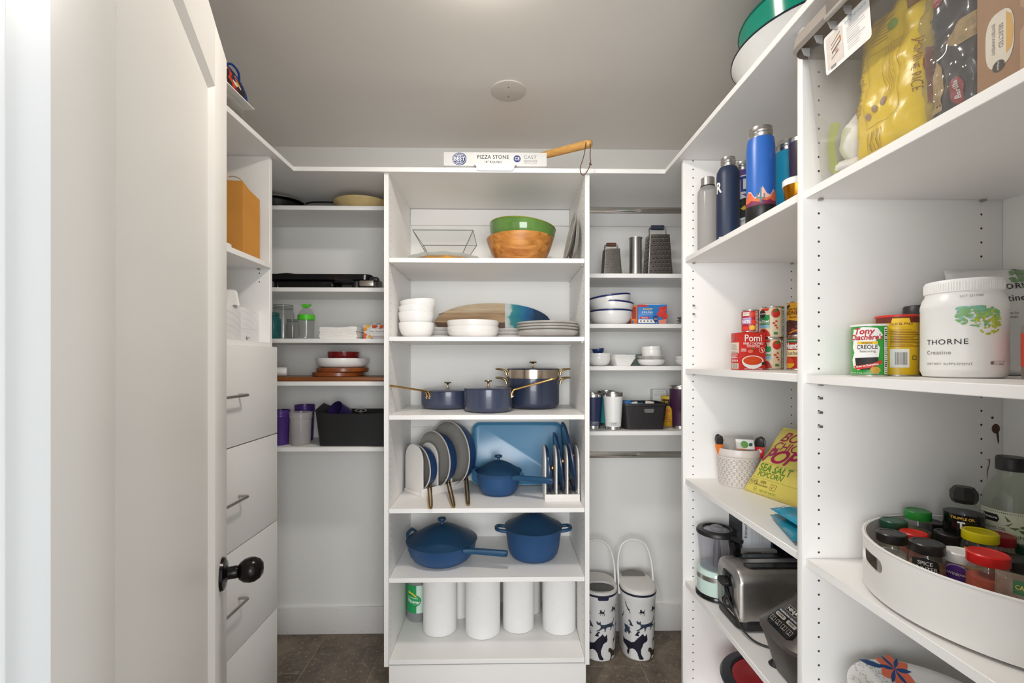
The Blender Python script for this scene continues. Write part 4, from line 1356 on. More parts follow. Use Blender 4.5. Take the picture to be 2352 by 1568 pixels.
# boards and dishes
bw = WOOD('board_wood', '#6b3c1a', '#8f5526', 0.4, 5, 'X', coat=0.1)
bb2 = thing('cutting_board', 'long rectangular brown wooden cutting board lying under round boards', 'cutting board', (0, 0, L4))
box('board', bb2, bw, -1.20, -0.493, 2.035, 2.285, 0, 0.0195, 0.004)
rbm = WOOD('round_board_wood', '#6d3113', '#98501f', 0.35, 5, 'X', coat=0.2)
for i, (px, lab) in enumerate(((778, 'round reddish wooden board, lower of two on the cutting board'), (788, 'round reddish wooden board, upper of two, under the white dish'))):
    t = thing('round_board', lab, 'board', (XY(px, 2.165), 2.165, L4 + 0.0197 + 0.0202 * i), group='round wooden boards')
    lathe('board', t, rbm, [(0, 0), (0.113, 0), (0.1165, 0.003), (0.1165, 0.017), (0.113, 0.02), (0, 0.02)], 56)
zb2 = L4 + 0.0197 + 0.0404
sd = thing('serving_dish', 'plain white round serving dish on the wooden boards', 'dish', (XY(787.5, 2.165), 2.165, zb2))
lathe('dish', sd, ceramic, bowl_prof(0.119, 0.042, 0.09, 0.004, 0.002, p=0.8), 56)
redc = M('red_stoneware', '#7d1517', 0.15, var=0.1, coat=0.4)
for i in range(2):
    t = thing('red_ramekin', ['fluted dark red ramekin, lower of two in the white dish', 'fluted dark red ramekin, upper of two in the white dish'][i], 'ramekin', (XY(789.5, 2.165), 2.165, zb2 + 0.0065 + 0.0335 * i), group='red ramekins')
    n = 64
    def fr(r, z, a):
        return [((r + a * (i_ % 2)) * cos(2 * pi * i_ / n), (r + a * (i_ % 2)) * sin(2 * pi * i_ / n), z) for i_ in range(n)]
    bm = loft_bm([fr(0.064, 0, 0), fr(0.068, 0.002, 0.0015), fr(0.0705, 0.028, 0.0015), fr(0.072, 0.031, 0), fr(0.072, 0.0335, 0), fr(0.068, 0.0335, 0), fr(0.065, 0.006, 0)])
    mk('dish', bm, redc, t, 25)
sr = thing('spray_can', 'small white canister with dark cap lying by the drawer cabinet', 'canister', (XY(660, 2.13), 2.13, L4 + 0.0197 + 0.021))
lathe('can', sr, wplastic, [(0, 0), (0.0195, 0.001), (0.021, 0.004), (0.021, 0.055), (0.019, 0.058), (0, 0.058)], 28, rot=(0, radians(-90), radians(18)))
lathe('cap', sr, M('smoke_cap', '#4a4d4f', 0.3), [(0.0205, 0.058), (0.0208, 0.062), (0.0205, 0.095), (0.017, 0.099), (0, 0.1)], 28, rot=(0, radians(-90), radians(18)))

# bottom corner shelf
pur = M('purple_plastic', '#4a2d78', 0.28, var=0.05, spec=0.5)
clr = GLASS('frosted_plastic', '#f6f4f4', haze=0.42, hazecol='#efecea')
def shaker(px, Y, r, h, m, lab):
    t = thing('storage_jar', lab, 'jar', (XY(px, Y), Y, L5), group='open plastic jars')
    lathe('jar', t, m, [(0, 0.001), (r * 0.80, 0.0), (r * 0.83, 0.003), (r * 0.93, h * 0.80), (r * 0.99, h * 0.82), (r * 0.97, h * 0.86), (r, h * 0.88), (r * 0.97, h * 0.92), (r, h * 0.96), (r, h), (r - 0.002, h), (r - 0.004, h * 0.83), (r * 0.80, 0.004), (0, 0.004)], 40)
shaker(644, 2.10, 0.042, 0.158, pur, 'purple plastic jar beside the drawer cabinet')
shaker(691, 2.10, 0.0495, 0.148, clr, 'frosted clear plastic jar between the purple jars')
shaker(700, 2.215, 0.046, 0.170, pur, 'purple plastic jar behind the frosted one')
bnm = M('black_bin_plastic', '#171617', 0.55, var=0.1)
bn_x0, bn_x1 = XY(720, 2.04), -0.4925
bn = thing('storage_bin', 'black plastic storage bin with handle holes on a corner shelf', 'bin', ((bn_x0 + bn_x1) / 2, 2.15, L5))
bw_ = bn_x1 - bn_x0
def bsec(w, d, z, r, end=0.0):
    return [(x_, y_, z + end * (abs(x_) / (w / 2)) ** 3) for x_, y_ in rrect(w, d, r, 6)]
def lin_rr(w, d, z, r, end=0.0, N=16):
    out = []
    base = rrect(w, d, r, 4)
    M_ = len(base)
    for i in range(M_):
        a = Vector(base[i]); b = Vector(base[(i + 1) % M_])
        L = (b - a).length
        k = max(1, int(L / 0.02))
        for j in range(k):
            p = a + (b - a) * j / k
            out.append((p.x, p.y))
    return out
base_pts = rrect(bw_, 0.21, 0.02, 4)
def dense(w, d, r):
    base = rrect(w, d, r, 4)
    out = []
    for i in range(len(base)):
        a = Vector(base[i]); b = Vector(base[(i + 1) % len(base)])
        k = 12 if (b - a).length > 0.05 else 1
        for j in range(k):
            out.append(a + (b - a) * j / k)
    return out
def bsec2(w, d, z, r, end):
    return [(p.x, p.y, z + end * max(0.0, (abs(p.y) * -1 + d / 2) / (d / 2)) * (1.0 if abs(p.x) > w / 2 - 0.012 else 0) + end * 0.35 * (abs(p.x) / (w / 2)) ** 4) for p in dense(w, d, r)]
k9 = 0.93
loft('bin_body', bn, bnm, [bsec2(bw_ * 0.90, 0.20, 0.001, 0.02, 0), bsec2(bw_ * 0.985, 0.218, 0.14, 0.02, 0.02), bsec2(bw_, 0.222, 0.146, 0.02, 0.028), bsec2(bw_ - 0.01, 0.212, 0.146, 0.018, 0.028), bsec2(bw_ * 0.88, 0.195, 0.006, 0.018, 0)], smooth=50)
hole_l = GLASS('open_air_hole', '#ffffff')
prism('handle_hole', bn, M('bin_inside_light', '#8f8b86', 0.8), [(-0.03, 0.0), (-0.024, -0.010), (0.024, -0.010), (0.03, 0.0), (0.024, 0.010), (-0.024, 0.010)], 0.0035, (-bw_ / 2 + 0.004, 0.0, 0.150), (0, -1, 0), (0, 0, 1))
mg = thing('purple_mug', 'dark purple mug lying inside the black bin', 'mug', (XY(795, 2.13), 2.13, L5 + 0.128))
lathe('cup', mg, M('dark_purple', '#2c1f4d', 0.25, var=0.05), [(0, 0), (0.034, 0.0), (0.038, 0.004), (0.042, 0.07), (0.039, 0.07), (0.035, 0.006), (0, 0.005)], 36, rot=(radians(62), 0, radians(-30)))
tube('cup_handle', mg, MATS['dark_purple'], spline([(-0.038, -0.01, 0.0), (-0.062, -0.014, -0.004), (-0.066, -0.03, -0.004), (-0.044, -0.05, 0.002)], 5), 0.005, 8)
rg = thing('jar_ring', 'silver metal jar ring sticking out of the black bin', 'jar ring', (XY(829, 2.13), 2.13, L5 + 0.146))
lathe('band', rg, steel, [(0.024, -0.006), (0.026, -0.006), (0.026, 0.006), (0.021, 0.0065), (0.021, 0.005), (0.024, 0.005)], 36, rot=(radians(10), radians(5), 0))

# ================================================================== drawer cabinet contents
kraft = M('kraft_paper', '#c98a3a', 0.75, var=0.06, scale=9, bump=0.15, bscale=30)
pbz = 1.7209
pb = thing('paper_bag', 'brown kraft paper bag with twisted handles on the left shelf', 'paper bag', (-0.866, 1.523, pbz))
# open-topped bag: footprint from the aisle face (x=0) back to x=-0.19, y 0..0.105
bm = bmesh.new()
H = 0.236
out = [(0, 0), (0, 0.052), (0, 0.105), (-0.10, 0.105), (-0.20, 0.105), (-0.20, 0.052), (-0.20, 0), (-0.10, 0)]
jit = [0.0, -0.012, -0.026, -0.01, 0, 0.004, 0.006, 0.004]
rows = []
for z_, s_, j in ((0, 0, 0), (0.08, 0.002, 0), (0.16, -0.003, 0), (H, 0, 1)):
    rows.append([bm.verts.new((x_ + (-0.006 if i == 1 else 0) * (z_ / H), y_, z_ + jit[i] * j + (0.0))) for i, (x_, y_) in enumerate(out)])
for A, B in zip(rows, rows[1:]):
    for i in range(8):
        k = (i + 1) % 8
        bm.faces.new((A[i], A[k], B[k], B[i]))
bm.faces.new(rows[0][::-1])
bmesh.ops.recalc_face_normals(bm, faces=bm.faces[:])
bmesh.ops.solidify(bm, geom=bm.faces[:], thickness=0.0012)
mk('bag', bm, kraft, pb, 20)
for y_ in (0.004, 0.101):
    tube('twisted_handle', pb, M('paper_cord', '#c9b79c', 0.8, var=0.1), spline([(-0.055, y_, H - 0.03), (-0.052, y_, H + 0.02), (-0.075, y_ + 0.004, H + 0.052), (-0.115, y_ + 0.004, H + 0.054), (-0.140, y_, H + 0.02), (-0.138, y_, H - 0.03)], 6), 0.0022, 8)
wd = thing('small_white_dish', 'small white round dish at the edge of the shelf before the paper bag', 'dish', (-0.895, 1.452, pbz))
lathe('disc', wd, wplastic, [(0, 0), (0.028, 0), (0.030, 0.003), (0.030, 0.009), (0.027, 0.011), (0, 0.011)], 32)

tb_z = 1.4277
tbm = M('tissue_box_card', '#e6e5e4', 0.6, var=0.01)
tb = thing('tissue_box', 'white tissue box with grey wavy lines and a raised tissue', 'tissue box', (-0.964, 1.525, tb_z))
box('carton', tb, tbm, -0.058, 0.058, -0.058, 0.058, 0, 0.122, 0.0015)
def curve_lines(seed, n_=7, w_=0.11, h_=0.12):
    rr_ = random.Random(seed)
    P = []
    for i in range(n_):
        a = rr_.uniform(0, 2)
        base = -0.02 + i * 0.022
        prev = None
        for k in range(10):
            x0_ = -w_ / 2 + w_ * k / 10; x1_ = -w_ / 2 + w_ * (k + 1) / 10
            f0 = base - 0.35 * x0_ + 0.006 * sin(x0_ * 40 + a); f1 = base - 0.35 * x1_ + 0.006 * sin(x1_ * 40 + a)
            if 0.002 < min(f0, f1) and max(f0, f1) < h_ - 0.002:
                P.append([(x0_, f0), (x1_, f1), (x1_, f1 + 0.0006), (x0_, f0 + 0.0006)])
    return poly2d(*P)
lg = M('light_grey_ink', '#bfbdbd', 0.6, var=0.01)
decal('wavy_lines', tb, lg, curve_lines(1), pmap((0.058, 0, 0), *EAST), 0.0004)
decal('wavy_lines', tb, lg, curve_lines(2), pmap((0, -0.058, 0), *FRONT), 0.0004)
bm = bmesh.new()
rows = []
rd = random.Random(8)
for j in range(7):
    t_ = j / 6
    hw = 0.036 * (1 - 0.45 * t_)
    rows.append([bm.verts.new((hw * cos(2 * pi * i / 12) * (1 + 0.25 * (i % 2)) + 0.030 + 0.010 * t_, 0.022 + 0.45 * hw * sin(2 * pi * i / 12) * (1 + 0.3 * (i % 2)), 0.12 + 0.052 * t_ - (0.010 if (j == 6 and i % 2) else 0) + rd.uniform(-0.002, 0.002))) for i in range(12)])
for A, B in zip(rows, rows[1:]):
    for i in range(12):
        bm.faces.new((A[i], A[(i + 1) % 12], B[(i + 1) % 12], B[i]))
bm.faces.new(rows[-1])
mk('tissue', bm, M('tissue_paper', '#f2f0ed', 0.9, var=0.02, bump=0.2, bscale=60), tb, 60)
tb2 = thing('tissue_box', 'white closed tissue box with leaf mark, against the cabinet side panel', 'tissue box', (-0.964, 1.6415, tb_z))
box('carton', tb2, tbm, -0.058, 0.058, -0.058, 0.058, 0, 0.120, 0.0015)
decal('wavy_lines', tb2, lg, curve_lines(5), pmap((0.058, 0, 0), *EAST), 0.0004)
decal('seam', tb2, lg, rect2d(-0.056, 0.0455, 0.056, 0.0463), pmap((0, -0.058, 0), *FRONT), 0.0004)
decal('seam', tb2, lg, rect2d(-0.056, 0.0455, 0.056, 0.0463), pmap((0.058, 0, 0), *EAST), 0.0005)
decal('leaf_mark', tb2, inkg, poly2d([(0.010, 0.010), (0.016, 0.006), (0.022, 0.010), (0.016, 0.022)], [(0.026, 0.016), (0.036, 0.016), (0.036, 0.018), (0.026, 0.018)], [(0.026, 0.010), (0.034, 0.010), (0.034, 0.012), (0.026, 0.012)]), pmap((0.058, -0.04, 0), *EAST), 0.0008)

# pot holders and bags on the left end of the top shelf
ph = thing('clear_plastic_pack', 'crinkled clear plastic pack on the left end of the top shelf', 'plastic pack', (-0.890, 1.440, TOPZ))
crk = GLASS('crinkle_plastic', '#e6e4e0', rough=0.08, haze=0.45, hazecol='#d8d4ce')
bm = bmesh.new()
bmesh.ops.create_icosphere(bm, subdivisions=4, radius=1)
for v in bm.verts:
    q = v.co.copy()
    nn = 1 + 0.10 * noise.noise(q * 3.0) + 0.05 * noise.noise(q * 9.0)
    v.co = Vector((q.x * 0.060 * nn, q.y * 0.085 * nn, 0.026 + max(-0.026, q.z * 0.026 * nn)))
mk('pack', bm, crk, ph, 30)
ph2 = thing('white_paper_tray', 'white flat paper tray between the plastic pack and pot holder', 'tray', (-0.895, 1.44, TOPZ + 0.0575))
box('tray', ph2, paper, -0.085, 0.066, -0.10, 0.086, -0.002, 0.002, 0.001)
hp = thing('pot_holder', 'rounded pot holder with floral skull print and navy edging on the top shelf', 'pot holder', (-0.872, 1.425, TOPZ + 0.0605 + 0.046))
flo = bpy.data.materials.new('skull_floral_print')
flo.use_nodes = True
nt = flo.node_tree
bb_ = nt.nodes['Principled BSDF']
tc = nt.nodes.new('ShaderNodeTexCoord')
vo = nt.nodes.new('ShaderNodeTexVoronoi')
vo.inputs['Scale'].default_value = 45
nt.links.new(tc.outputs['Object'], vo.inputs['Vector'])
wn = nt.nodes.new('ShaderNodeSeparateColor')
nt.links.new(vo.outputs['Color'], wn.inputs[0])
cr = nt.nodes.new('ShaderNodeValToRGB')
cr.color_ramp.interpolation = 'CONSTANT'
cr.color_ramp.elements[0].color = rgb('#2b1a1c') + (1,)
cr.color_ramp.elements[1].position = 0.86; cr.color_ramp.elements[1].color = rgb('#e6b21f') + (1,)
for p_, c_ in ((0.28, '#e8e6e0'), (0.46, '#d9461c'), (0.66, '#7a1f1d'), (0.74, '#23335f')):
    e_ = cr.color_ramp.elements.new(p_); e_.color = rgb(c_) + (1,)
nt.links.new(wn.outputs[0], cr.inputs[0])
nt.links.new(cr.outputs[0], bb_.inputs['Base Color'])
bb_.inputs['Roughness'].default_value = 0.9
nav_t = M('navy_binding', '#123a86', 0.7, var=0.08)
bm = bmesh.new()
pts = [(0.048 * (abs(cos(a)) ** 0.7) * (1 if cos(a) > 0 else -1), 0.098 * (abs(sin(a)) ** 0.7) * (1 if sin(a) > 0 else -1)) for a in [2 * pi * i / 40 for i in range(40)]]
loft('quilted_pad', hp, flo, [[(x_ * 0.96, y_ * 0.96, 0.0) for x_, y_ in pts], [(x_, y_, 0.006) for x_, y_ in pts], [(x_ * 0.96, y_ * 0.96, 0.014) for x_, y_ in pts], [(x_ * 0.5, y_ * 0.5, 0.018) for x_, y_ in pts]], smooth=60, rot=(0, radians(70), 0))
tube('binding', hp, nav_t, [(x_, y_, 0.008) for x_, y_ in pts], 0.0085, 8, closed=True, rot=(0, radians(70), 0))
tube('hanging_loop', hp, nav_t, spline([(-0.012, 0.02, 0.044), (0.006, 0.034, 0.058), (0.010, 0.066, 0.052), (0.004, 0.080, 0.030), (-0.004, 0.080, 0.020)], 5), 0.0035, 8)

# ================================================================== right bay
R1, R2, R3, R4 = RS
gst = M('grater_steel', '#8d8781', 0.35, 1.0, var=0.08, scale=40)
hole_d = M('grater_hole', '#2a2725', 0.5, 0.5)
tooth_m = M('grater_tooth', '#e8e4df', 0.2, 1.0)
def grater(lab, pxl, pxr, topw, h, Y, handle_m, hh, hr, rows, cols, dia, rz):
    X0, X1 = XY(pxl, Y), XY(pxr, Y)
    w = X1 - X0
    t = thing('box_grater', lab, 'grater', ((X0 + X1) / 2, Y + 0.035, R1), rz, group='box graters')
    d = w * 0.72
    loft('body', t, gst, [[(x_, y_, 0) for x_, y_ in rrect(w, d, 0.006)], [(x_ * topw, y_ * topw, h) for x_, y_ in rrect(w, d, 0.006)]])
    box('top_cap', t, gst, -w * topw / 2, w * topw / 2, -d * topw / 2, d * topw / 2, h, h + 0.003, 0.001)
    bm1, bm2 = bmesh.new(), bmesh.new()
    for face in (0, 1):
        for r_ in range(rows):
            for c_ in range(cols):
                v = (r_ + 0.8) / (rows + 0.6)
                u_ = (c_ + 0.5 + (0.25 if r_ % 2 else -0.25)) / cols - 0.5
                k = (1 + (topw - 1) * v)
                if face == 0:
                    x_, y_ = u_ * w * 0.84 * k, -d / 2 * k - 0.0005
                    ax = Vector((1, 0, 0))
                else:
                    x_, y_ = -w / 2 * k - 0.0005, u_ * d * 0.8 * k
                    ax = Vector((0, -1, 0))
                c0 = Vector((x_, y_, v * h))
                up = Vector((0, 0, 1))
                n0 = ax.cross(up)
                bm1.faces.new([bm1.verts.new(c0 + ax * dia * cos(2 * pi * i / 8) + up * dia * sin(2 * pi * i / 8)) for i in range(8)])
                q = [c0 + ax * dia * a + up * dia * b + n0 * dia * e for a, b, e in ((-1.0, 0.05, 0.05), (1.0, 0.05, 0.05), (0.8, -0.7, 0.55), (0, -1.0, 0.7), (-0.8, -0.7, 0.55))]
                bm2.faces.new([bm2.verts.new(p) for p in q])
    a = mk('grating_holes', bm1, hole_d, t, 0); a['kind'] = 'stuff'
    b = mk('grating_teeth', bm2, tooth_m, t, 0); b['kind'] = 'stuff'
    hw = w * topw / 2
    tube('handle_wire', t, gst, [(-hw * 0.86, 0, h - 0.004), (-hw * 0.80, 0, h + hh - 0.004), (-hw * 0.62, 0, h + hh), (hw * 0.62, 0, h + hh), (hw * 0.80, 0, h + hh - 0.004), (hw * 0.86, 0, h - 0.004)], 0.0035, 8)
    tube('grip', t, handle_m, [(-hw * 0.62, 0, h + hh), (hw * 0.62, 0, h + hh)], hr, 14)
grater('small steel box grater with brown wooden grip', 1386, 1430, 0.80, 0.120, 2.06, WOOD('grip_wood', '#4a2c1a', '#6d4427', 0.5, 8, 'X'), 0.026, 0.0088, 16, 8, 0.0022, 0.0)
grater('large steel box grater with navy grip', 1487, 1545, 0.80, 0.184, 2.06, M('navy_grip', '#33384a', 0.5), 0.042, 0.0115, 9, 5, 0.0055, 0.0)
cy = thing('steel_cylinder', 'tall narrow stainless steel cylinder between the graters', 'canister', (XY(1459.5, 2.1), 2.1, R1))
lathe('tube', cy, steel, [(0, 0), (0.0275, 0), (0.0285, 0.002), (0.0285, 0.172), (0.031, 0.175), (0.0315, 0.178), (0.029, 0.178), (0.027, 0.174), (0.027, 0.003), (0, 0.003)], 40)

blue_rim = M('cobalt_rim', '#1d2a66', 0.2, var=0.03)
for i, (dz, tl, ty) in enumerate(((0, 0, 0), (0.040, 4, 0), (0.068, -7, 0))):
    t = thing('rimmed_bowl', ['white bowl with navy rim, lowest of the three-bowl stack', 'white bowl with navy rim, middle of the three-bowl stack', 'white bowl with navy rim, tilted on top of the three-bowl stack'][i], 'bowl', (XY(1395, 2.13) + (0.0, 0.0015, 0.0)[i] + 0.018, 2.135, R2 + dz), group='navy-rimmed bowls')
    o = lathe('bowl', t, ceramic, bowl_prof(0.098, 0.068, 0.045, 0.004, 0.002, p=0.78), 48, rot=(0, radians(tl), 0))
    lathe('rim_band', o, blue_rim, [(0.0972, 0.0615), (0.0984, 0.063), (0.0988, 0.0685), (0.096, 0.0705), (0.0935, 0.0685), (0.0935, 0.064)], 48)

# vitamin drink boxes
ebl = M('vitamin_blue', '#2f7cc4', 0.4, var=0.12, scale=18)
eor = M('vitamin_orange', '#e0762a', 0.4, var=0.1, scale=18)
ered = M('print_red', '#c8322b', 0.5)
eyel = M('print_yellow', '#eec22d', 0.5)
for k, (pa, pb_, Y, dy, m, lab) in enumerate(((1466, 1532, 2.09, 0.085, ebl, 'blue vitamin drink box with raspberries and shield emblem'), (1450, 1480, 2.105, 0.06, eor, 'orange vitamin drink box behind the blue one'))):
    x0, x1 = XY(pa, Y), XY(pb_, Y)
    t = thing('vitamin_box', lab, 'box', (0, 0, R2), group='vitamin drink boxes')
    if k == 0:
        box('carton', t, m, x0, x1, Y, Y + dy, 0, 0.094, 0.001)
        prism('open_flap', t, paper, [(0, 0), (x1 - x0 - 0.02, 0), (x1 - x0 - 0.04, 0.004), (0.03, 0.004)], 0.002, (x0 + 0.01, Y + 0.02, 0.0945), (1, 0, 0), (0, 0, 1))
        pm = pmap((x0, Y, 0), *FRONT)
        w = x1 - x0
        decal('red_banner', t, ered, poly2d([(0.0, 0.084), (0.045, 0.084), (0.040, 0.094), (0.0, 0.094)]), pm, 0.0004)
        decal('lettering', t, eyel, at2d(text2d('emergen', 0.017, 0.03, 0.75, 0.2), 0.043, 0.075, 0.04), pm, 0.0006)
        decal('lettering', t, white_ink, at2d(text2d('IMMUNE+', 0.0135, 0.02, 0.9), 0.043, 0.058), pm, 0.0006)
        decal('lettering', t, white_ink, at2d(text2d('with Vitamin C, D & Zinc', 0.0048), 0.040, 0.049), pm, 0.0006)
        decal('flavour_band', t, ered, rect2d(0.008, 0.029, 0.052, 0.038), pm, 0.0004)
        decal('lettering', t, white_ink, at2d(text2d('Raspberry', 0.007, 0.02), 0.030, 0.0335), pm, 0.0006)
        decal('fact_strip', t, paper, rect2d(0.0, 0.010, 0.085, 0.026), pm, 0.0004)
        decal('fact_marks', t, inkg, poly2d(ell(0.012, 0.018, 0.004), ell(0.028, 0.018, 0.004), ell(0.044, 0.018, 0.004), ell(0.060, 0.018, 0.004)), pm, 0.0006)
        rasp = M('raspberry', '#cf3f38', 0.4, var=0.25, scale=60)
        for kq, (cx, cy_, rr) in enumerate(((w - 0.020, 0.062, 0.016), (w - 0.034, 0.050, 0.013), (w - 0.012, 0.042, 0.016), (w - 0.028, 0.074, 0.011), (w - 0.010, 0.078, 0.010))):
            decal('raspberry_print', t, rasp, poly2d(ell(cx, cy_, rr, rr, 16)), pm, 0.0005 + 0.00015 * kq)
        decal('glass_print', t, M('drink_print', '#e08a78', 0.4), poly2d([(w - 0.036, 0.0), (w - 0.004, 0.0), (w - 0.002, 0.028), (w - 0.040, 0.022)]), pm, 0.0013)
        sh = [(0.068, 0.040), (0.080, 0.044), (0.092, 0.040), (0.092, 0.024), (0.080, 0.008), (0.068, 0.024)]
        decal('shield', t, M('shield_navy', '#24366b', 0.5), poly2d(sh), pm, 0.0015)
        decal('lettering', t, white_ink, at2d(text2d('Immune\nSupport', 0.0055, 0.01), 0.080, 0.029), pm, 0.0018)
        decal('foot_band', t, M('foot_navy', '#1f3f86', 0.5), rect2d(0, 0, w - 0.036, 0.008), pm, 0.0004)
        decal('lettering', t, white_ink, at2d(text2d('DIETARY SUPPLEMENT', 0.005), 0.045, 0.004), pm, 0.0006)
    else:
        box('carton', t, m, x0, XY(1464.5, 2.12), Y, Y + dy, 0, 0.092, 0.001)
        pm = pmap((x0, Y, 0), *FRONT)
        decal('side_print', t, M('side_blue', '#3f6fb0', 0.5), rect2d(0.001, 0.006, 0.010, 0.022), pm)
        decal('side_print', t, M('side_dkred', '#a33a20', 0.5), rect2d(0.004, 0.03, 0.022, 0.085), pm, 0.0003)
for i in range(3):
    t = thing('dip_dish', ['small grey dish lowest in the stack half hidden by the side panel', 'small grey dish in the middle of the stack half hidden by the side panel', 'small grey dish topmost in the stack half hidden by the side panel'][i], 'dish', (XY(1584, 2.14), 2.14, R2 + 0.013 * i), group='small grey dishes')
    lathe('dish', t, stone_gl, plate_prof(0.058, 0.014, 0.036, 0.003), 32)

# third shelf: small bowls
for i, (px, dz, lab) in enumerate(((1371, 0, 'small white bowl lowest beside the middle unit'), (1372, 0.016, 'small white bowl nested upper beside the middle unit'))):
    t = thing('small_bowl', lab, 'bowl', (XY(px, 2.10) + 0.010, 2.10, R3 + dz), group='small white bowls')
    lathe('bowl', t, ceramic, bowl_prof(0.052, 0.042, 0.028, 0.003, 0.002), 36)
ms = thing('measuring_scoop', 'dark blue measuring scoop resting in the small white bowls', 'scoop', (XY(1371, 2.10) + 0.008, 2.10, R3 + 0.058))
lathe('cup', ms, M('scoop_blue', '#1e3768', 0.3), bowl_prof(0.027, 0.022, 0.016, 0.0015), 28, rot=(0, radians(-8), 0))
prism('scoop_handle', ms, MATS['scoop_blue'], [(0, -0.006), (0.035, -0.006), (0.035, 0.006), (0, 0.006)], 0.003, (-0.055, 0, 0.018), (1, 0, 0), (0, 1, 0))
for i in range(2):
    t = thing('square_bowl', ['small square white bowl, lower of two nested', 'small square white bowl, upper of two nested'][i], 'bowl', (XY(1427, 2.10), 2.10, R3 + 0.010 * i), radians(8), group='square white bowls')
    q = 1.0 - 0.0 * i
    loft('bowl', t, ceramic, [[(x_, y_, 0) for x_, y_ in rrect(0.064, 0.064, 0.006)], [(x_, y_, 0.042) for x_, y_ in rrect(0.104, 0.104, 0.008)], [(x_, y_, 0.042) for x_, y_ in rrect(0.099, 0.099, 0.007)], [(x_, y_, 0.004) for x_, y_ in rrect(0.058, 0.058, 0.005)]])
zz = R3
for i in range(4):
    t = thing('side_dish', ['small white dish at the bottom of the dish stack', 'small speckled white plate second in the dish stack', 'small speckled white plate third in the dish stack', 'small speckled white plate fourth in the dish stack'][i], 'dish', (XY(1495.5, 2.10), 2.10, zz), group='stack of small white dishes')
    if i == 0:
        lathe('dish', t, ceramic, bowl_prof(0.062, 0.028, 0.034, 0.003, 0.002), 40)
        zz += 0.0185
    else:
        lathe('dish', t, M('speckled_white', '#e4e1dc', 0.25, var=0.15, scale=60), plate_prof(0.0625, 0.011, 0.040, 0.003), 40)
        zz += 0.0075
for i in range(2):
    t = thing('small_bowl', ['small white bowl on the dish stack, under another', 'small white bowl topmost on the dish stack'][i], 'bowl', (XY(1496.5, 2.10), 2.10, zz - 0.003 + 0.018 * i), group='small white bowls on the dish stack')
    lathe('bowl', t, ceramic, bowl_prof(0.0455, 0.034, 0.036, 0.003, 0.0), 40, rot=(0, radians(-3 * i), 0))
gd = thing('glass_dish', 'small clear glass dish behind the dish stack', 'dish', (XY(1458, 2.22), 2.22, R3))
lathe('dish', gd, glass2, [(0, 0.002), (0.034, 0.0), (0.046, 0.056), (0.043, 0.056), (0.031, 0.004), (0, 0.004)], 32)
mc = thing('metal_cups', 'stack of small metal measuring cups behind the dish stack', 'cups', (XY(1492, 2.25), 2.25, R3))
for i in range(3):
    lathe('cup', mc, steel, [(0, 0.058 + 0.006 * i), (0.022, 0.058 + 0.006 * i), (0.027, 0.066 + 0.006 * i), (0.025, 0.066 + 0.006 * i), (0.02, 0.060 + 0.006 * i), (0, 0.060 + 0.006 * i)], 24)
lathe('cup_base', mc, steel, [(0, 0), (0.024, 0), (0.026, 0.056), (0, 0.058)], 24)
for i in range(2):
    t = thing('small_bowl', ['small white bowl half hidden at the right panel, lower', 'small white bowl half hidden at the right panel, upper'][i], 'bowl', (XY(1583, 2.11), 2.11, R3 + 0.014 * i), group='small white bowls at the right panel')
    lathe('bowl', t, ceramic, bowl_prof(0.064, 0.030, 0.034, 0.003, 0.002), 36)

# fourth shelf: tumblers, basket, tin
def tumbler(lab, px, Y, r, h, m, txt=True, lidm=None, fat=False):
    t = thing('tumbler', lab, 'tumbler', (XY(px, Y), Y, R4), group='insulated tumblers')
    if fat:
        pr = [(r * 0.74, 0.016), (r * 0.76, h * 0.38), (r * 0.80, h * 0.46), (r * 0.98, h * 0.52), (r, h * 0.93)]
        rb, rt = r * 0.74, r
    else:
        pr = [(r * 0.80, 0.016), (r * 0.93, h * 0.6), (r, h * 0.90)]
        rb, rt = r * 0.80, r
    lathe('body', t, m, [(0, 0.0155)] + pr + [(0, pr[-1][1])], 40)
    lathe('base_band', t, steel, [(0, 0), (rb - 0.003, 0), (rb, 0.003), (rb, 0.0165), (0, 0.0165)], 40)
    lathe('rim_band', t, steel, [(0, pr[-1][1] - 0.0005), (rt - 0.0003, pr[-1][1] - 0.0005), (rt + 0.0005, h - 0.003), (rt - 0.001, h), (rt - 0.003, h - 0.001), (rt - 0.005, h * 0.8), (0, h * 0.8)], 40)
    if lidm:
        lathe('lid', t, lidm, [(0, h), (rt - 0.006, h), (rt - 0.004, h + 0.004), (rt - 0.006, h + 0.008), (0, h + 0.008)], 32)
    if txt:
        a0 = facing(t.location.x, t.location.y, 14 if txt == 1 else 6)
        rr = rb + (rt - rb) * 0.2
        cm = cmap(rr, a0, 0.0, taper=(rt - rb) / h * 0.8)
        decal('logo_frame', t, M('logo_grey', '#a9adb2', 0.4), frame2d(-0.018, 0.021, 0.018, 0.036, 0.0012), cm, 0.0016, 0.004)
        decal('lettering', t, M('logo_ink', '#8d9298', 0.4) if m is wplastic else MATS['logo_grey'], at2d(text2d('YETI', 0.0125, 0.03, 1.05), 0, 0.0285), cm, 0.0016, 0.004)
    return t
tumbler('navy insulated tumbler beside the middle unit', 1362, 2.115, 0.042, 0.164, M('navy_powder', '#202b52', 0.45, var=0.05), 1)
tumbler('teal insulated tumbler behind the white one', 1393, 2.205, 0.042, 0.170, M('teal_powder', '#3fb0ae', 0.45, var=0.04), False)
tumbler('white insulated tumbler with steel rim', 1408, 2.085, 0.0445, 0.170, wplastic, 2)
tumbler('tall dark purple insulated tumbler by the right panel', 1563, 2.10, 0.049, 0.200, M('plum_powder', '#43223f', 0.45, var=0.05), False, None, True)
fk = thing('flask', 'black-topped dark flask behind the navy tumbler', 'flask', (0.390, 2.245, R4))
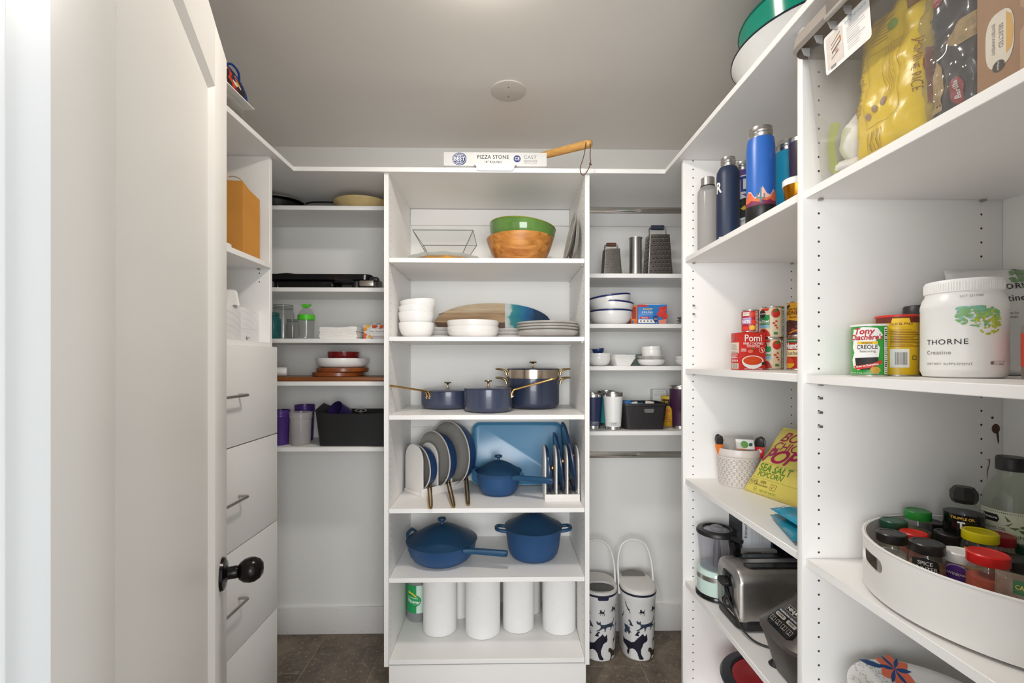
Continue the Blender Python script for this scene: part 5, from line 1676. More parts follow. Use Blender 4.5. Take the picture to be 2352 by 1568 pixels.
lathe('body', fk, MATS['navy_powder'], [(0, 0), (0.034, 0), (0.036, 0.003), (0.036, 0.15), (0.028, 0.165), (0, 0.165)], 32)
lathe('cap', fk, black, [(0, 0.164), (0.024, 0.164), (0.024, 0.196), (0.021, 0.199), (0, 0.199)], 28)
bx0_, bx1_ = XY(1432, 2.055), XY(1536, 2.055)
bk = thing('woven_basket', 'black woven plastic basket holding small packets', 'basket', ((bx0_ + bx1_) / 2, 2.055 + 0.09, R4))
bw2, bd2, bh2 = bx1_ - bx0_, 0.175, 0.120
bl_m = M('basket_black', '#1d1b1c', 0.5, var=0.15)
def wsec(w, d, z, r=0.02):
    return [(x_, y_, z) for x_, y_ in rrect(w, d, r, 4)]
loft('basket_body', bk, bl_m, [wsec(bw2 * 0.86, bd2 * 0.86, 0.001), wsec(bw2 * 0.97, bd2 * 0.97, bh2 - 0.012), wsec(bw2 * 0.955, bd2 * 0.95, bh2 - 0.012), wsec(bw2 * 0.84, bd2 * 0.84, 0.004)], smooth=30)
loft('rim', bk, bl_m, [wsec(bw2 * 0.965, bd2 * 0.965, bh2 - 0.013), wsec(bw2, bd2, bh2 - 0.011), wsec(bw2, bd2, bh2), wsec(bw2 * 0.95, bd2 * 0.94, bh2), wsec(bw2 * 0.95, bd2 * 0.94, bh2 - 0.013)], cap0=False, cap1=False)
bm = bmesh.new()
for r_ in range(15):
    z = 0.006 + r_ * 0.0066
    k = 0.86 + 0.11 * z / (bh2 - 0.012)
    for face in range(3):
        L = (bw2 if face == 0 else bd2) * k - 0.036
        N = 22 if face == 0 else 18
        for c in range(N):
            a = -L / 2 + L * (c + (0.5 if r_ % 2 else 0.0)) / N
            ln = L / N * 0.62
            if face == 0:
                y0 = -bd2 * k / 2
                bm_box(bm, a, a + ln, y0 - 0.0016, y0 + 0.0005, z, z + 0.0042)
            else:
                x0 = (-bw2 if face == 1 else bw2) * k / 2
                bm_box(bm, x0 - 0.001, x0 + 0.001, a, a + ln, z, z + 0.0042)
wv = mk('weave', bm, M('weave_black', '#2d2a2b', 0.35, var=0.15), bk, 0)
wv['kind'] = 'stuff'
decal('handle_slot', bk, M('slot_grey', '#6f6a67', 0.8), poly2d([(-0.022, -0.006), (-0.016, -0.012), (0.016, -0.012), (0.022, -0.006), (0.022, 0.006), (-0.022, 0.006)]), pmap((0.015, -bd2 * 0.478, bh2 - 0.030), *FRONT), 0.0022)
rd = random.Random(11)
pkc = ['#2f6fb3', '#e4e8ee', '#3b9bd0', '#d8cfc0', '#4f86c9']
for i in range(5):
    t = thing('drink_packet', ['blue and white drink packet at the left of the black basket', 'white drink packet in the middle of the black basket', 'light blue drink packet low in the black basket', 'cream drink packet at the back of the black basket', 'blue drink packet at the right of the black basket'][i], 'packet', (bk.location.x - 0.05 + 0.026 * i, 2.125 + 0.018 * (i % 3), R4 + 0.055), rd.uniform(-0.6, 0.6), group='packets in the black basket')
    c_ = M('packet' + pkc[i], pkc[i], 0.35, var=0.25, scale=50)
    h_ = (0.075, 0.066, 0.06, 0.072, 0.062)[i]
    loft('packet', t, c_, [[(x_ * 0.5, y_ * 0.2, -0.05) for x_, y_ in rrect(0.05, 0.02, 0.006)], [(x_ * 0.8, y_, 0.01) for x_, y_ in rrect(0.05, 0.02, 0.006)], [(x_ * 0.8, y_, h_ - 0.012) for x_, y_ in rrect(0.05, 0.02, 0.006)], [(x_ * 0.8, y_ * 0.15, h_) for x_, y_ in rrect(0.05, 0.02, 0.006)]], rot=(radians(-15 + 8 * i), radians(-14 + 7 * i), 0))
ic = thing('drink_mix_tin', 'yellow drink mix canister marked ICE behind the basket', 'canister', (XY(1537, 2.215), 2.215, R4))
lathe('can', ic, M('tin_yellow', '#e5b021', 0.4, var=0.06, scale=20), [(0, 0), (0.037, 0), (0.038, 0.002), (0.038, 0.136), (0, 0.137)], 40)
lathe('cap', ic, M('cap_yellow', '#f0cf4a', 0.4), [(0.0385, 0.130), (0.0395, 0.131), (0.0395, 0.142), (0.037, 0.144), (0, 0.144)], 40)
cm = cmap(0.038, facing(ic.location.x, ic.location.y, -12))
decal('label_band', ic, ink, rect2d(-0.026, 0.098, 0.030, 0.128), cm, 0.0004, 0.005)
decal('lettering', ic, eyel, at2d(text2d('ICED TEA', 0.020, 0.03, 0.62, 0, 'LEFT'), -0.024, 0.113), cm, 0.0008, 0.005)
decal('label_text', ic, ered, bars2d(-0.022, 0.02, 0.022, 0.085, 7, 0.4, 3, False), cm, 0.0004, 0.005)
wx = thing('small_white_carton', 'white carton standing behind the yellow canister', 'carton', (XY(1519, 2.262) - 0.012, 2.262, R4))
box('carton', wx, tbm, -0.037, 0.030, -0.02, 0.02, 0, 0.172, 0.001)
decal('label_text', wx, lg, bars2d(-0.030, 0.14, 0.024, 0.165, 5, 0.4, 5, False), pmap((0, -0.02, 0), *FRONT))

# ---- pet food bins on the floor
bw_m = M('bin_white', '#e9e8e6', 0.35, var=0.01)
lidc = M('bin_lid', '#d9d5d0', 0.4, var=0.015)
navyc = M('bin_navy', '#1c2038', 0.4, var=0.05)
flapm = GLASS('smoke_flap', '#c9c7c4', haze=0.6, hazecol='#a9a7a4', rough=0.1)
sil = M('cat_black', '#17172a', 0.5, var=0.03)
sil2 = M('cat_slate', '#303d50', 0.5, var=0.03)
sil3 = M('cat_brown', '#3a2b26', 0.5, var=0.03)
# silhouettes drawn in a unit box, wrapped on the bin
CAT_WALK = [(0.0, 0.92), (0.06, 1.0), (0.09, 0.90), (0.16, 0.90), (0.21, 0.99), (0.22, 0.84), (0.24, 0.74), (0.40, 0.73), (0.62, 0.77), (0.80, 0.80), (0.88, 0.86), (0.94, 0.95), (0.97, 1.12), (1.0, 1.12), (0.98, 0.92), (0.92, 0.80), (0.88, 0.72),
            (0.89, 0.60), (0.96, 0.58), (0.97, 0.46), (0.99, 0.34), (0.955, 0.34), (0.94, 0.44), (0.90, 0.50), (0.84, 0.50), (0.80, 0.38), (0.76, 0.24), (0.70, 0.24), (0.74, 0.36), (0.74, 0.48), (0.66, 0.52), (0.52, 0.50), (0.47, 0.38), (0.45, 0.20), (0.40, 0.20), (0.41, 0.36), (0.37, 0.48), (0.28, 0.40), (0.16, 0.28), (0.03, 0.20), (0.0, 0.24), (0.12, 0.34), (0.20, 0.46), (0.22, 0.60), (0.19, 0.70), (0.12, 0.72), (0.05, 0.74), (0.03, 0.82)]
CAT_BIG = [(0.0, 0.66), (0.10, 0.60), (0.25, 0.62), (0.40, 0.60), (0.52, 0.66), (0.62, 0.80), (0.72, 0.90), (0.82, 1.0), (0.86, 0.92), (0.90, 0.90), (0.98, 0.98), (0.98, 0.88), (1.0, 0.78), (0.98, 0.70), (0.90, 0.66), (0.84, 0.62), (0.80, 0.50), (0.75, 0.36), (0.76, 0.22), (0.82, 0.10), (0.86, 0.04), (0.80, 0.0), (0.70, 0.02), (0.66, 0.12), (0.62, 0.26), (0.54, 0.36), (0.45, 0.38), (0.34, 0.32), (0.32, 0.20), (0.30, 0.10), (0.24, 0.10), (0.22, 0.20), (0.26, 0.30), (0.16, 0.38), (0.0, 0.44)]
CAT_SIT = [(0.0, 0.10), (0.10, 0.0), (0.70, 0.0), (0.72, 0.06), (0.62, 0.08), (0.62, 0.36), (0.66, 0.50), (0.62, 0.60), (0.74, 0.62), (0.86, 0.68), (0.86, 0.78), (0.80, 0.84), (0.80, 0.98), (0.70, 0.90), (0.62, 0.90), (0.52, 1.0), (0.50, 0.86), (0.46, 0.74), (0.34, 0.62), (0.22, 0.42), (0.16, 0.22), (0.06, 0.20)]
CAT_STRETCH = [(0.0, 0.98), (0.06, 1.0), (0.12, 0.86), (0.22, 0.80), (0.30, 0.66), (0.42, 0.52), (0.56, 0.40), (0.72, 0.34), (0.80, 0.40), (0.78, 0.28), (0.84, 0.14), (0.92, 0.0), (0.86, 0.0), (0.74, 0.14), (0.68, 0.22), (0.52, 0.26), (0.38, 0.40), (0.24, 0.56), (0.14, 0.66), (0.08, 0.74), (0.10, 0.84)]
CAT_RUN = [(0.0, 0.30), (0.06, 0.34), (0.24, 0.46), (0.30, 0.60), (0.28, 0.74), (0.30, 0.90), (0.38, 0.82), (0.46, 0.84), (0.52, 0.94), (0.54, 0.78), (0.50, 0.70), (0.62, 0.62), (0.80, 0.62), (0.90, 0.70), (0.94, 0.90), (0.98, 1.0), (1.0, 0.86), (0.96, 0.64), (0.90, 0.54), (0.92, 0.40), (1.0, 0.24), (0.96, 0.0), (0.90, 0.02), (0.92, 0.22), (0.82, 0.36), (0.74, 0.26), (0.72, 0.04), (0.66, 0.04), (0.68, 0.28), (0.64, 0.40), (0.50, 0.36), (0.44, 0.20), (0.40, 0.06), (0.34, 0.08), (0.38, 0.26), (0.36, 0.38), (0.20, 0.34)]
def feed_bin(px, lab, open_):
    Y = 2.058 + 0.083
    t = thing('pet_food_bin', lab, 'storage bin', (XY(px, 2.10), Y, 0), group='cat print food bins')
    # footprint: a long oval, the narrow end to the front
    def sec(k, z, L=0.205, Wd=0.156):
        return [(x_ * k, y_ * k, z) for x_, y_ in rrect(Wd, L, 0.077, 10)]
    k0 = 0.93
    loft('body', t, bw_m, [[(p[0] * 0.94, p[1] * 0.94, 0.0) for p in sec(k0, 0)], sec(k0, 0.006), sec(1.0, 0.270), sec(1.03, 0.276), sec(1.05, 0.296), sec(1.02, 0.296)], smooth=40)
    loft('seal_band', t, navyc, [sec(1.055, 0.2962), sec(1.055, 0.3052), sec(1.02, 0.3052)], smooth=40)
    L_ = 0.205
    if not open_:
        ld = loft('lid', t, lidc, [sec(1.045, 0.3054), sec(1.035, 0.316), sec(0.98, 0.322), sec(0.9, 0.324)], smooth=40)
        prism('flap', ld, flapm, [(-0.055, 0.040), (-0.058, 0.050), (-0.050, 0.082), (-0.02, 0.098), (0.0, 0.102), (0.02, 0.098), (0.050, 0.082), (0.058, 0.050), (0.055, 0.040)], 0.004, (0, 0, 0.3235), (1, 0, 0), (0, 1, 0))
    else:
        # lid with an open pouring hole at the front
        bm = bmesh.new()
        o_ = sec(1.045, 0.3054); m_ = sec(1.03, 0.317)
        hole = [(x_ * 0.128, -0.040 + y_ * 0.100, 0.317) for x_, y_ in rrect(1, 1, 0.42, 10)]
        inn = [(p[0], p[1], 0.306) for p in hole]
        R_ = [[bm.verts.new(p) for p in q] for q in (o_, m_, hole, inn)]
        for A, B in zip(R_, R_[1:]):
            for i in range(len(A)):
                j = (i + 1) % len(A)
                bm.faces.new((A[i], A[j], B[j], B[i]))
        bmesh.ops.recalc_face_normals(bm, faces=bm.faces[:])
        ld = mk('lid', bm, lidc, t, 40)
        loft('kibble_window', ld, flapm, [[(p[0], p[1], 0.3058) for p in hole], [(p[0] * 0.98, p[1], 0.3085) for p in hole]], smooth=30)
        prism('front_latch', t, navyc, [(-0.026, 0.0), (-0.023, -0.015), (-0.018, -0.018), (0.018, -0.018), (0.023, -0.015), (0.026, 0.0)], 0.006, (0, -L_ / 2 * 1.055 + 0.001, 0.305), (1, 0, 0), (0, 0, 1))
    arch_ = [(-0.0815, 0.0, 0.262), (-0.0825, 0.012, 0.34), (-0.079, 0.030, 0.41), (-0.060, 0.045, 0.468), (-0.03, 0.05, 0.49), (0.0, 0.052, 0.495), (0.03, 0.05, 0.49), (0.060, 0.045, 0.468), (0.079, 0.030, 0.41), (0.0825, 0.012, 0.34), (0.0815, 0.0, 0.262)]
    tube('carry_handle', t, bw_m, spline(arch_, 4), 0.0054, 8)
    # mapping onto the rounded front: x along the outline, y up
    outl = [Vector((x_, y_)) for x_, y_ in rrect(0.156, 0.205, 0.077, 24)]
    N = len(outl)
    s0 = min(range(N), key=lambda i: (outl[i] - Vector((0, -0.1025))).length)
    cum = [0.0]
    for i in range(N):
        cum.append(cum[-1] + (outl[(s0 + i + 1) % N] - outl[(s0 + i) % N]).length)
    tot = cum[-1]
    def mp(x, y, e):
        k = k0 + (1 - k0) * (y / 0.27)
        s = (x / k) % tot
        i = 0
        lo_, hi_ = 0, N
        while hi_ - lo_ > 1:
            md = (lo_ + hi_) // 2
            if cum[md] <= s:
                lo_ = md
            else:
                hi_ = md
        i = lo_
        a = outl[(s0 + i) % N]; b = outl[(s0 + i + 1) % N]
        f = (s - cum[i]) / max(1e-9, cum[i + 1] - cum[i])
        p = a + (b - a) * f
        n_ = Vector((b.y - a.y, -(b.x - a.x))).normalized()
        p = p * k + n_ * e
        return Vector((p.x, p.y, y))
    def put(shape, m, x, y, w, h, flip=False):
        P = [((x + (1 - a if flip else a) * w), y + b * h) for a, b in shape]
        decal('cat_print', t, m, poly2d(P), mp, 0.0008, 0.006)
    put(CAT_WALK, sil2, -0.028, 0.128, 0.092, 0.060)
    put(CAT_BIG, sil, -0.098, 0.010, 0.122, 0.120)
    put(CAT_STRETCH, sil, -0.086, 0.212, 0.034, 0.054)
    put(CAT_RUN, sil, -0.020, 0.212, 0.030, 0.032)
    put(CAT_RUN, sil, 0.036, 0.216, 0.042, 0.036)
    put(CAT_SIT, sil2, -0.068, 0.158, 0.028, 0.026, True)
    put(CAT_RUN, sil2, -0.088, 0.112, 0.042, 0.044, True)
    put(CAT_SIT, sil, -0.034, 0.118, 0.026, 0.024)
    put(CAT_STRETCH, sil, 0.050, 0.070, 0.034, 0.060, True)
    put(CAT_BIG, sil3, 0.028, 0.006, 0.060, 0.056, True)
    put(CAT_STRETCH, sil, -0.110, 0.168, 0.020, 0.048, True)
    put(CAT_WALK, sil, 0.080, 0.110, 0.05, 0.05)
    return t
feed_bin(1378, 'white cat-print food bin with open pouring lid, beside the middle unit', True)
feed_bin(1467.5, 'white cat-print food bin with closed grey-flap lid', False)

# ================================================================== right wall, far bay
A1, A2, A3, A4, A5 = B1
C1, C2, C3, C4, C5 = B2
tubm = M('tub_white_enamel', '#ececea', 0.15, var=0.01)
navline = M('tub_navy_edge', '#1b2233', 0.3)
tealm = M('tub_teal_enamel', '#0f9c82', 0.15, var=0.03)
tbx, tby = 0.897, 1.275
t = thing('white_tub', 'large white enamel tub with dark rim on the right top shelf', 'tub', (tbx, tby, TOPZ))
lathe('tub', t, tubm, [(0, 0), (0.17, 0), (0.178, 0.004), (0.222, 0.100), (0.228, 0.106), (0.224, 0.108), (0.215, 0.098), (0.17, 0.005), (0, 0.004)], 72)
lathe('rim', t, navline, [(0.2265, 0.105), (0.230, 0.1065), (0.2295, 0.110), (0.226, 0.1105), (0.2235, 0.108)], 72)
t = thing('teal_tub', 'glossy teal enamel tub nested in the white tub', 'tub', (tbx, tby, TOPZ + 0.0065))
lathe('tub', t, tealm, [(0, 0), (0.155, 0), (0.163, 0.004), (0.196, 0.10), (0.206, 0.180), (0.208, 0.184), (0.204, 0.186), (0.198, 0.178), (0.16, 0.006), (0, 0.005)], 72)
lathe('rim', t, M('teal_edge', '#0a6b5a', 0.2), [(0.206, 0.182), (0.210, 0.184), (0.2095, 0.189), (0.205, 0.190), (0.202, 0.186)], 72)

# ---- bottles
def bottle(name, lab, X, Y, r, h, m, neck=0.62, capm=None, base=None):
    t = thing(name, lab, 'bottle', (X, Y, A1), group='water bottles')
    nr = r * neck
    hb = h - 0.030
    lathe('body', t, m, [(0, 0), (r - 0.004, 0), (r, 0.004), (r, hb - 0.030), (r * 0.96, hb - 0.016), (nr + 0.004, hb - 0.001), (nr, hb), (0, hb)], 40)
    if capm is None:
        lathe('neck', t, steel, [(nr, hb - 0.001), (nr, hb + 0.008), (nr + 0.0018, hb + 0.011), (nr, hb + 0.014), (nr + 0.0018, hb + 0.018), (nr, hb + 0.021), (nr, h), (nr - 0.003, h), (nr - 0.003, hb - 0.01), (0, hb - 0.01)], 40)
    else:
        lathe('cap', t, capm, [(0, hb), (nr + 0.004, hb), (nr + 0.004, h - 0.002), (nr + 0.002, h), (0, h)], 36)
    if base:
        lathe('base_boot', t, base, [(0, -0.0), (r, 0.0), (r + 0.002, 0.003), (r + 0.002, 0.040), (r, 0.041)], 40)
    return t
frost = GLASS('frosted_bottle', '#e6e6e4', haze=0.55, hazecol='#d7d5d2', rough=0.2)
bottle('water_bottle', 'frosted clear water bottle with steel cap, farthest left', 0.727, 1.612, 0.034, 0.262, frost, 0.56, steel)
lathe('cap_seal', bpy.data.objects['water_bottle'], ink, [(0.0195, 0.229), (0.0245, 0.229), (0.0245, 0.233), (0.0195, 0.233)], 32)
nb = bottle('water_bottle', 'dark navy steel water bottle next to the frosted one', 0.738, 1.487, 0.0355, 0.277, M('bottle_navy', '#1f2c47', 0.45, var=0.04))
cm = cmap(0.0355, facing(nb.location.x, nb.location.y, -52))
decal('lettering', nb, white_ink, at2d(text2d('R', 0.05, 0.02, 0.8), 0.0, 0.175), cm, 0.0005, 0.004)
decal('lettering', nb, white_ink, at2d(text2d('ro', 0.018, 0.02, 0.8), 0.008, 0.012), cm, 0.0005, 0.004)
pbm = bottle('water_bottle', 'purple steel water bottle covered in stickers', 0.806, 1.522, 0.036, 0.278, M('bottle_purple', '#6b4f9c', 0.4, var=0.05))
cm = cmap(0.036, facing(pbm.location.x, pbm.location.y, -18))
stick_w = M('sticker_white', '#f0eeea', 0.5)
ared, ablue = M('sticker_red', '#c22a33', 0.5), M('sticker_blue', '#22408f', 0.5)
decal('sticker', pbm, stick_w, poly2d([(-0.034, 0.155), (0.036, 0.165), (0.036, 0.226), (-0.018, 0.222), (-0.034, 0.205)]), cm, 0.0004, 0.004)
decal('sticker_edge', pbm, ablue, poly2d([(-0.030, 0.206), (-0.015, 0.218), (0.034, 0.222), (0.034, 0.214), (-0.012, 0.208), (-0.026, 0.200)]), cm, 0.0007, 0.004)
decal('sticker_letter', pbm, ared, at2d(text2d('A', 0.056, 0.03, 0.8), -0.013, 0.186), cm, 0.0008, 0.004)
decal('sticker_letter', pbm, ablue, at2d(text2d('L', 0.056, 0.03, 0.8), 0.014, 0.188), cm, 0.0008, 0.004)
decal('sticker', pbm, stick_w, poly2d(ell(0.0, 0.118, 0.035, 0.044, 16)), cm, 0.0003, 0.004)
decal('sticker', pbm, ink, poly2d([(-0.030, 0.090), (-0.018, 0.078), (0.020, 0.086), (0.032, 0.100), (0.032, 0.150), (0.012, 0.148), (-0.012, 0.140), (-0.030, 0.146)]), cm, 0.0006, 0.004)
eyesm = M('eye_yellow', '#e8c22b', 0.5)
decal('cat_eyes', pbm, eyesm, poly2d([(-0.026, 0.112), (-0.014, 0.124), (-0.004, 0.114), (-0.016, 0.108)], [(0.004, 0.114), (0.016, 0.124), (0.026, 0.114), (0.014, 0.108)], [(-0.016, 0.130), (-0.004, 0.138), (0.006, 0.131), (-0.004, 0.126)]), cm, 0.0009, 0.004)
decal('sticker', pbm, stick_w, rect2d(-0.030, 0.020, -0.004, 0.066), cm, 0.0004, 0.004)
decal('sticker_text', pbm, ablue, bars2d(-0.028, 0.022, -0.006, 0.064, 7, 0.7, 4, False), cm, 0.0007, 0.004)
decal('sticker', pbm, stick_w, poly2d(ell(0.020, 0.050, 0.022, 0.030, 20)), cm, 0.0005, 0.004)
decal('sticker_ring', pbm, ink, ring2d(0.020, 0.050, 0.019, 0.0016, 0.027), cm, 0.0008, 0.004)

bb = bottle('water_bottle', 'tall royal blue water bottle with desert art and black boot', 0.722, 1.268, 0.0365, 0.262, M('bottle_royal', '#2a63b5', 0.35, var=0.03), 0.80, None, black)
cm = cmap(0.0365, facing(bb.location.x, bb.location.y))
def band(y0, hs, x0=-0.055, x1=0.055):
    n_ = len(hs)
    return poly2d(*[[(x0 + (x1 - x0) * i / (n_ - 1), y0), (x0 + (x1 - x0) * (i + 1) / (n_ - 1), y0), (x0 + (x1 - x0) * (i + 1) / (n_ - 1), y0 + hs[i + 1]), (x0 + (x1 - x0) * i / (n_ - 1), y0 + hs[i])] for i in range(n_ - 1)])
decal('desert_edge', bb, M('art_pink', '#e5b0a8', 0.5), band(0.040, [0.022, 0.030, 0.044, 0.040, 0.022, 0.028, 0.050, 0.030, 0.026, 0.042, 0.036, 0.022]), cm, 0.0004, 0.005)
decal('desert_rock', bb, M('art_orange', '#dd6a3d', 0.5), band(0.040, [0.018, 0.026, 0.040, 0.036, 0.018, 0.022, 0.020, 0.018, 0.020, 0.037, 0.032, 0.018]), cm, 0.0006, 0.005)
decal('desert_shrub', bb, M('art_plum', '#7a2a4d', 0.5), band(0.040, [0.008, 0.012, 0.010, 0.015, 0.012, 0.008, 0.013, 0.010, 0.014, 0.009, 0.012, 0.008]), cm, 0.0008, 0.005)
decal('desert_cactus', bb, M('art_cactus', '#3f7f86', 0.5), poly2d([(-0.002, 0.046), (0.002, 0.046), (0.002, 0.086), (-0.002, 0.086)], [(-0.010, 0.060), (-0.007, 0.060), (-0.007, 0.074), (-0.010, 0.074)], [(-0.010, 0.058), (0, 0.058), (0, 0.061), (-0.010, 0.061)], [(0.007, 0.058), (0.010, 0.058), (0.010, 0.070), (0.007, 0.070)], [(0, 0.055), (0.010, 0.055), (0.010, 0.058), (0, 0.058)]), cm, 0.001, 0.005)
cb_ = bottle('water_bottle', 'cyan water bottle with mountain art behind the royal blue one', 0.812, 1.292, 0.036, 0.238, M('bottle_cyan', '#2aa6cc', 0.35, var=0.03), 0.74)
cm = cmap(0.036, facing(cb_.location.x, cb_.location.y))
decal('mountain_art', cb_, M('art_indigo', '#2b2350', 0.5), band(0.002, [0.022, 0.040, 0.030, 0.048, 0.036, 0.050, 0.030, 0.024]), cm, 0.0005, 0.005)
decal('mountain_line', cb_, M('art_lilac', '#8a78b5', 0.5), band(0.002, [0.012, 0.028, 0.016, 0.030, 0.020, 0.034, 0.016, 0.012]), cm, 0.0007, 0.005)
t = thing('tumbler', 'dark plum tumbler half hidden by the near side panel', 'tumbler', (0.800, 1.196, A1))
lathe('body', t, M('plum_dark', '#3b3042', 0.4, var=0.04), [(0, 0), (0.030, 0), (0.032, 0.003), (0.038, 0.190), (0, 0.190)], 36)
lathe('rim_band', t, steel, [(0.0378, 0.1895), (0.0384, 0.190), (0.0384, 0.199), (0.036, 0.200), (0.034, 0.190)], 36)
t = thing('gold_cup', 'small gold cup with white rim beside the near side panel', 'cup', (0.722, 1.110, A1))
lathe('cup', t, M('gold_metal', '#b9791f', 0.25, 1.0, var=0.05), [(0, 0), (0.022, 0), (0.024, 0.002), (0.030, 0.042), (0, 0.042)], 36)
lathe('white_rim', t, wplastic, [(0.0298, 0.0415), (0.031, 0.042), (0.0312, 0.056), (0.029, 0.058), (0.027, 0.056), (0.027, 0.042)], 36)

# ---- tins and the tomato carton
tin = M('tin_rim', '#c9c5bf', 0.25, 1.0, var=0.04)
def can(lab, X, Y, Z, r, h, m, group='food cans'):
    t = thing('food_can', lab, 'can', (X, Y, Z), group=group)
    lathe('can', t, m, [(0, 0.003), (r - 0.001, 0.003), (r - 0.0005, h - 0.003), (0, h - 0.003)], 48)
    for z in (0.0, h - 0.005):
        lathe('can_rim', t, tin, [(r - 0.004, z), (r, z + 0.0005), (r + 0.0008, z + 0.0025), (r, z + 0.0045), (r - 0.004, z + 0.005)] if z == 0 else [(r - 0.0008, z), (r + 0.0008, z + 0.002), (r + 0.0006, z + 0.005), (r - 0.002, z + 0.005), (r - 0.002, z + 0.003), (0, z + 0.003)], 48)
    return t, cmap(r, facing(X, Y))
tomred = M('tomato_red', '#c02a1e', 0.35, var=0.1, scale=40)
pomr = M('carton_red', '#c5281f', 0.4, var=0.02)
py0, py1, pX0, pX1 = 1.50, 1.556, 0.783, 0.871
pc = thing('tomato_carton', 'red carton of finely chopped tomatoes in front of the cans', 'carton', (0, 0, A2))
box('carton', pc, pomr, pX0, pX1, py0, py1, 0, 0.125, 0.0012)
pm = pmap(((pX0 + pX1) / 2, py0, 0), *FRONT)
decal('lettering', pc, white_ink, at2d(text2d('Pomì', 0.032, 0.04, 0.92), 0.002, 0.105), pm, 0.0005)
decal('lettering', pc, white_ink, at2d(text2d('FINELY CHOPPED', 0.0108, 0.025, 0.78), 0.002, 0.0875), pm, 0.0005)
decal('lettering', pc, white_ink, at2d(text2d('TOMATOES', 0.0108, 0.025, 0.80), 0.002, 0.0785), pm, 0.0005)
decal('lettering', pc, white_ink, at2d(text2d('GREAT\nSAUCES', 0.0055, 0.02), -0.030, 0.066), pm, 0.0005)
decal('badge', pc, white_ink, ring2d(0.031, 0.066, 0.009, 0.0008), pm, 0.0005)
decal('badge_mark', pc, white_ink, poly2d([(0.028, 0.070), (0.031, 0.071), (0.036, 0.061), (0.033, 0.061)]), pm, 0.0005)
decal('tomato_print', pc, tomred, poly2d([(0.026 * cos(pi * i / 14), 0.052 + 0.019 * sin(pi * i / 14)) for i in range(15)]), pm, 0.0005)
decal('tomato_shine', pc, M('tomato_light', '#e2705c', 0.35), poly2d(ell(-0.008, 0.062, 0.009, 0.006)), pm, 0.0007)
decal('tomato_stem', pc, M('stem_green', '#3c7a2c', 0.5), poly2d([(-0.006, 0.071), (0.0, 0.066), (0.006, 0.071), (0.002, 0.073)]), pm, 0.0009)
decal('bowl_print', pc, paper, poly2d([(0.036 * cos(pi + pi * i / 16), 0.030 + 0.026 * sin(pi + pi * i / 16)) for i in range(17)] + [(0.036 * cos(pi * i / 16), 0.030 + 0.018 * sin(pi * i / 16)) for i in range(1, 16)]), pm, 0.001)
decal('sauce_print', pc, M('sauce_orange', '#cf4a1c', 0.4, var=0.15, scale=120), poly2d(ell(0.0, 0.031, 0.032, 0.0145, 28)), pm, 0.0013)
decal('lettering', pc, white_ink, at2d(text2d('NET WT 26.46 oz (750g)', 0.0058, 0.015), 0.002, 0.0035), pm, 0.0015)
decal('net_weight_tag', pc, ink, rect2d(0.030, 0.017, 0.042, 0.026), pm, 0.0015)
pw = pmap((pX0, (py0 + py1) / 2, 0), *WEST)
decal('facts_panel', pc, M('cream_panel', '#e8d9c8', 0.6), rect2d(-0.025, 0.056, 0.025, 0.092), pw, 0.0004)
decal('facts_lines', pc, inkg, bars2d(-0.022, 0.058, 0.022, 0.090, 7, 0.35, 2, False), pw, 0.0006)
decal('facts_lines', pc, white_ink, bars2d(-0.023, 0.040, 0.023, 0.053, 4, 0.4, 6, False), pw, 0.0006)
decal('barcode', pc, M('cream_panel', '#e8d9c8', 0.6), rect2d(-0.022, 0.004, 0.022, 0.022), pw, 0.0004)
decal('barcode_bars', pc, inkg, bars2d(-0.018, 0.006, 0.018, 0.021, 14), pw, 0.0006)
decal('icons', pc, white_ink, poly2d(ell(-0.014, 0.031, 0.004), ell(0.0, 0.031, 0.004), ell(0.014, 0.031, 0.004)), pw, 0.0006)
prism('folded_corner', pc, M('carton_red_dark', '#b0241c', 0.4), [(-0.010, 0.095), (0.004, 0.095), (0.004, 0.124), (0.0, 0.124)], 0.0006, (pX0, (py0 + py1) / 2, 0), (0, -1, 0), (0, 0, 1))

t, cm = can('small tomato paste can standing on the red carton', 0.8335, 1.528, A2 + 0.1252, 0.0272, 0.076, M('paste_label', '#b3202c', 0.35, var=0.12, scale=45))
decal('label_panel', t, M('lilac_panel', '#a785bb', 0.5), rect2d(-0.026, 0.028, 0.004, 0.050), cm, 0.0003, 0.003)
decal('lettering', t, white_ink, at2d(text2d('PASTE', 0.013, 0.04, 0.75), -0.013, 0.036), cm, 0.0006, 0.003)
decal('lettering', t, white_ink, at2d(text2d('TOMATO', 0.005, 0.02), -0.011, 0.046), cm, 0.0006, 0.003)
decal('label_panel', t, M('ivory_panel', '#e9e0d0', 0.5), rect2d(-0.024, 0.056, -0.002, 0.068), cm, 0.0003, 0.003)
decal('lettering', t, inkg, at2d(text2d('MUTTI', 0.008, 0.02, 0.9), -0.013, 0.062), cm, 0.0006, 0.003)
decal('label_panel', t, M('ivory_panel', '#e9e0d0', 0.5), rect2d(0.018, 0.004, 0.026, 0.070), cm, 0.0003, 0.003)
decal('facts_lines', t, ink, bars2d(0.019, 0.006, 0.025, 0.068, 14, 0.5, 3, False), cm, 0.0006, 0.003)
decal('badge', t, eyel, poly2d(ell(0.007, 0.016, 0.009)), cm, 0.0005, 0.003)
decal('badge_ring', t, ered, ring2d(0.007, 0.016, 0.007, 0.001), cm, 0.0008, 0.003)
decal('tomato_print', t, M('tomato_bright', '#e0402a', 0.35, var=0.1), poly2d(ell(0.011, 0.034, 0.009, 0.008), ell(0.010, 0.060, 0.008, 0.008), ell(-0.016, 0.014, 0.010, 0.008)), cm, 0.0004, 0.003)
dice_l = M('diced_label', '#d8c7a8', 0.4, var=0.05)
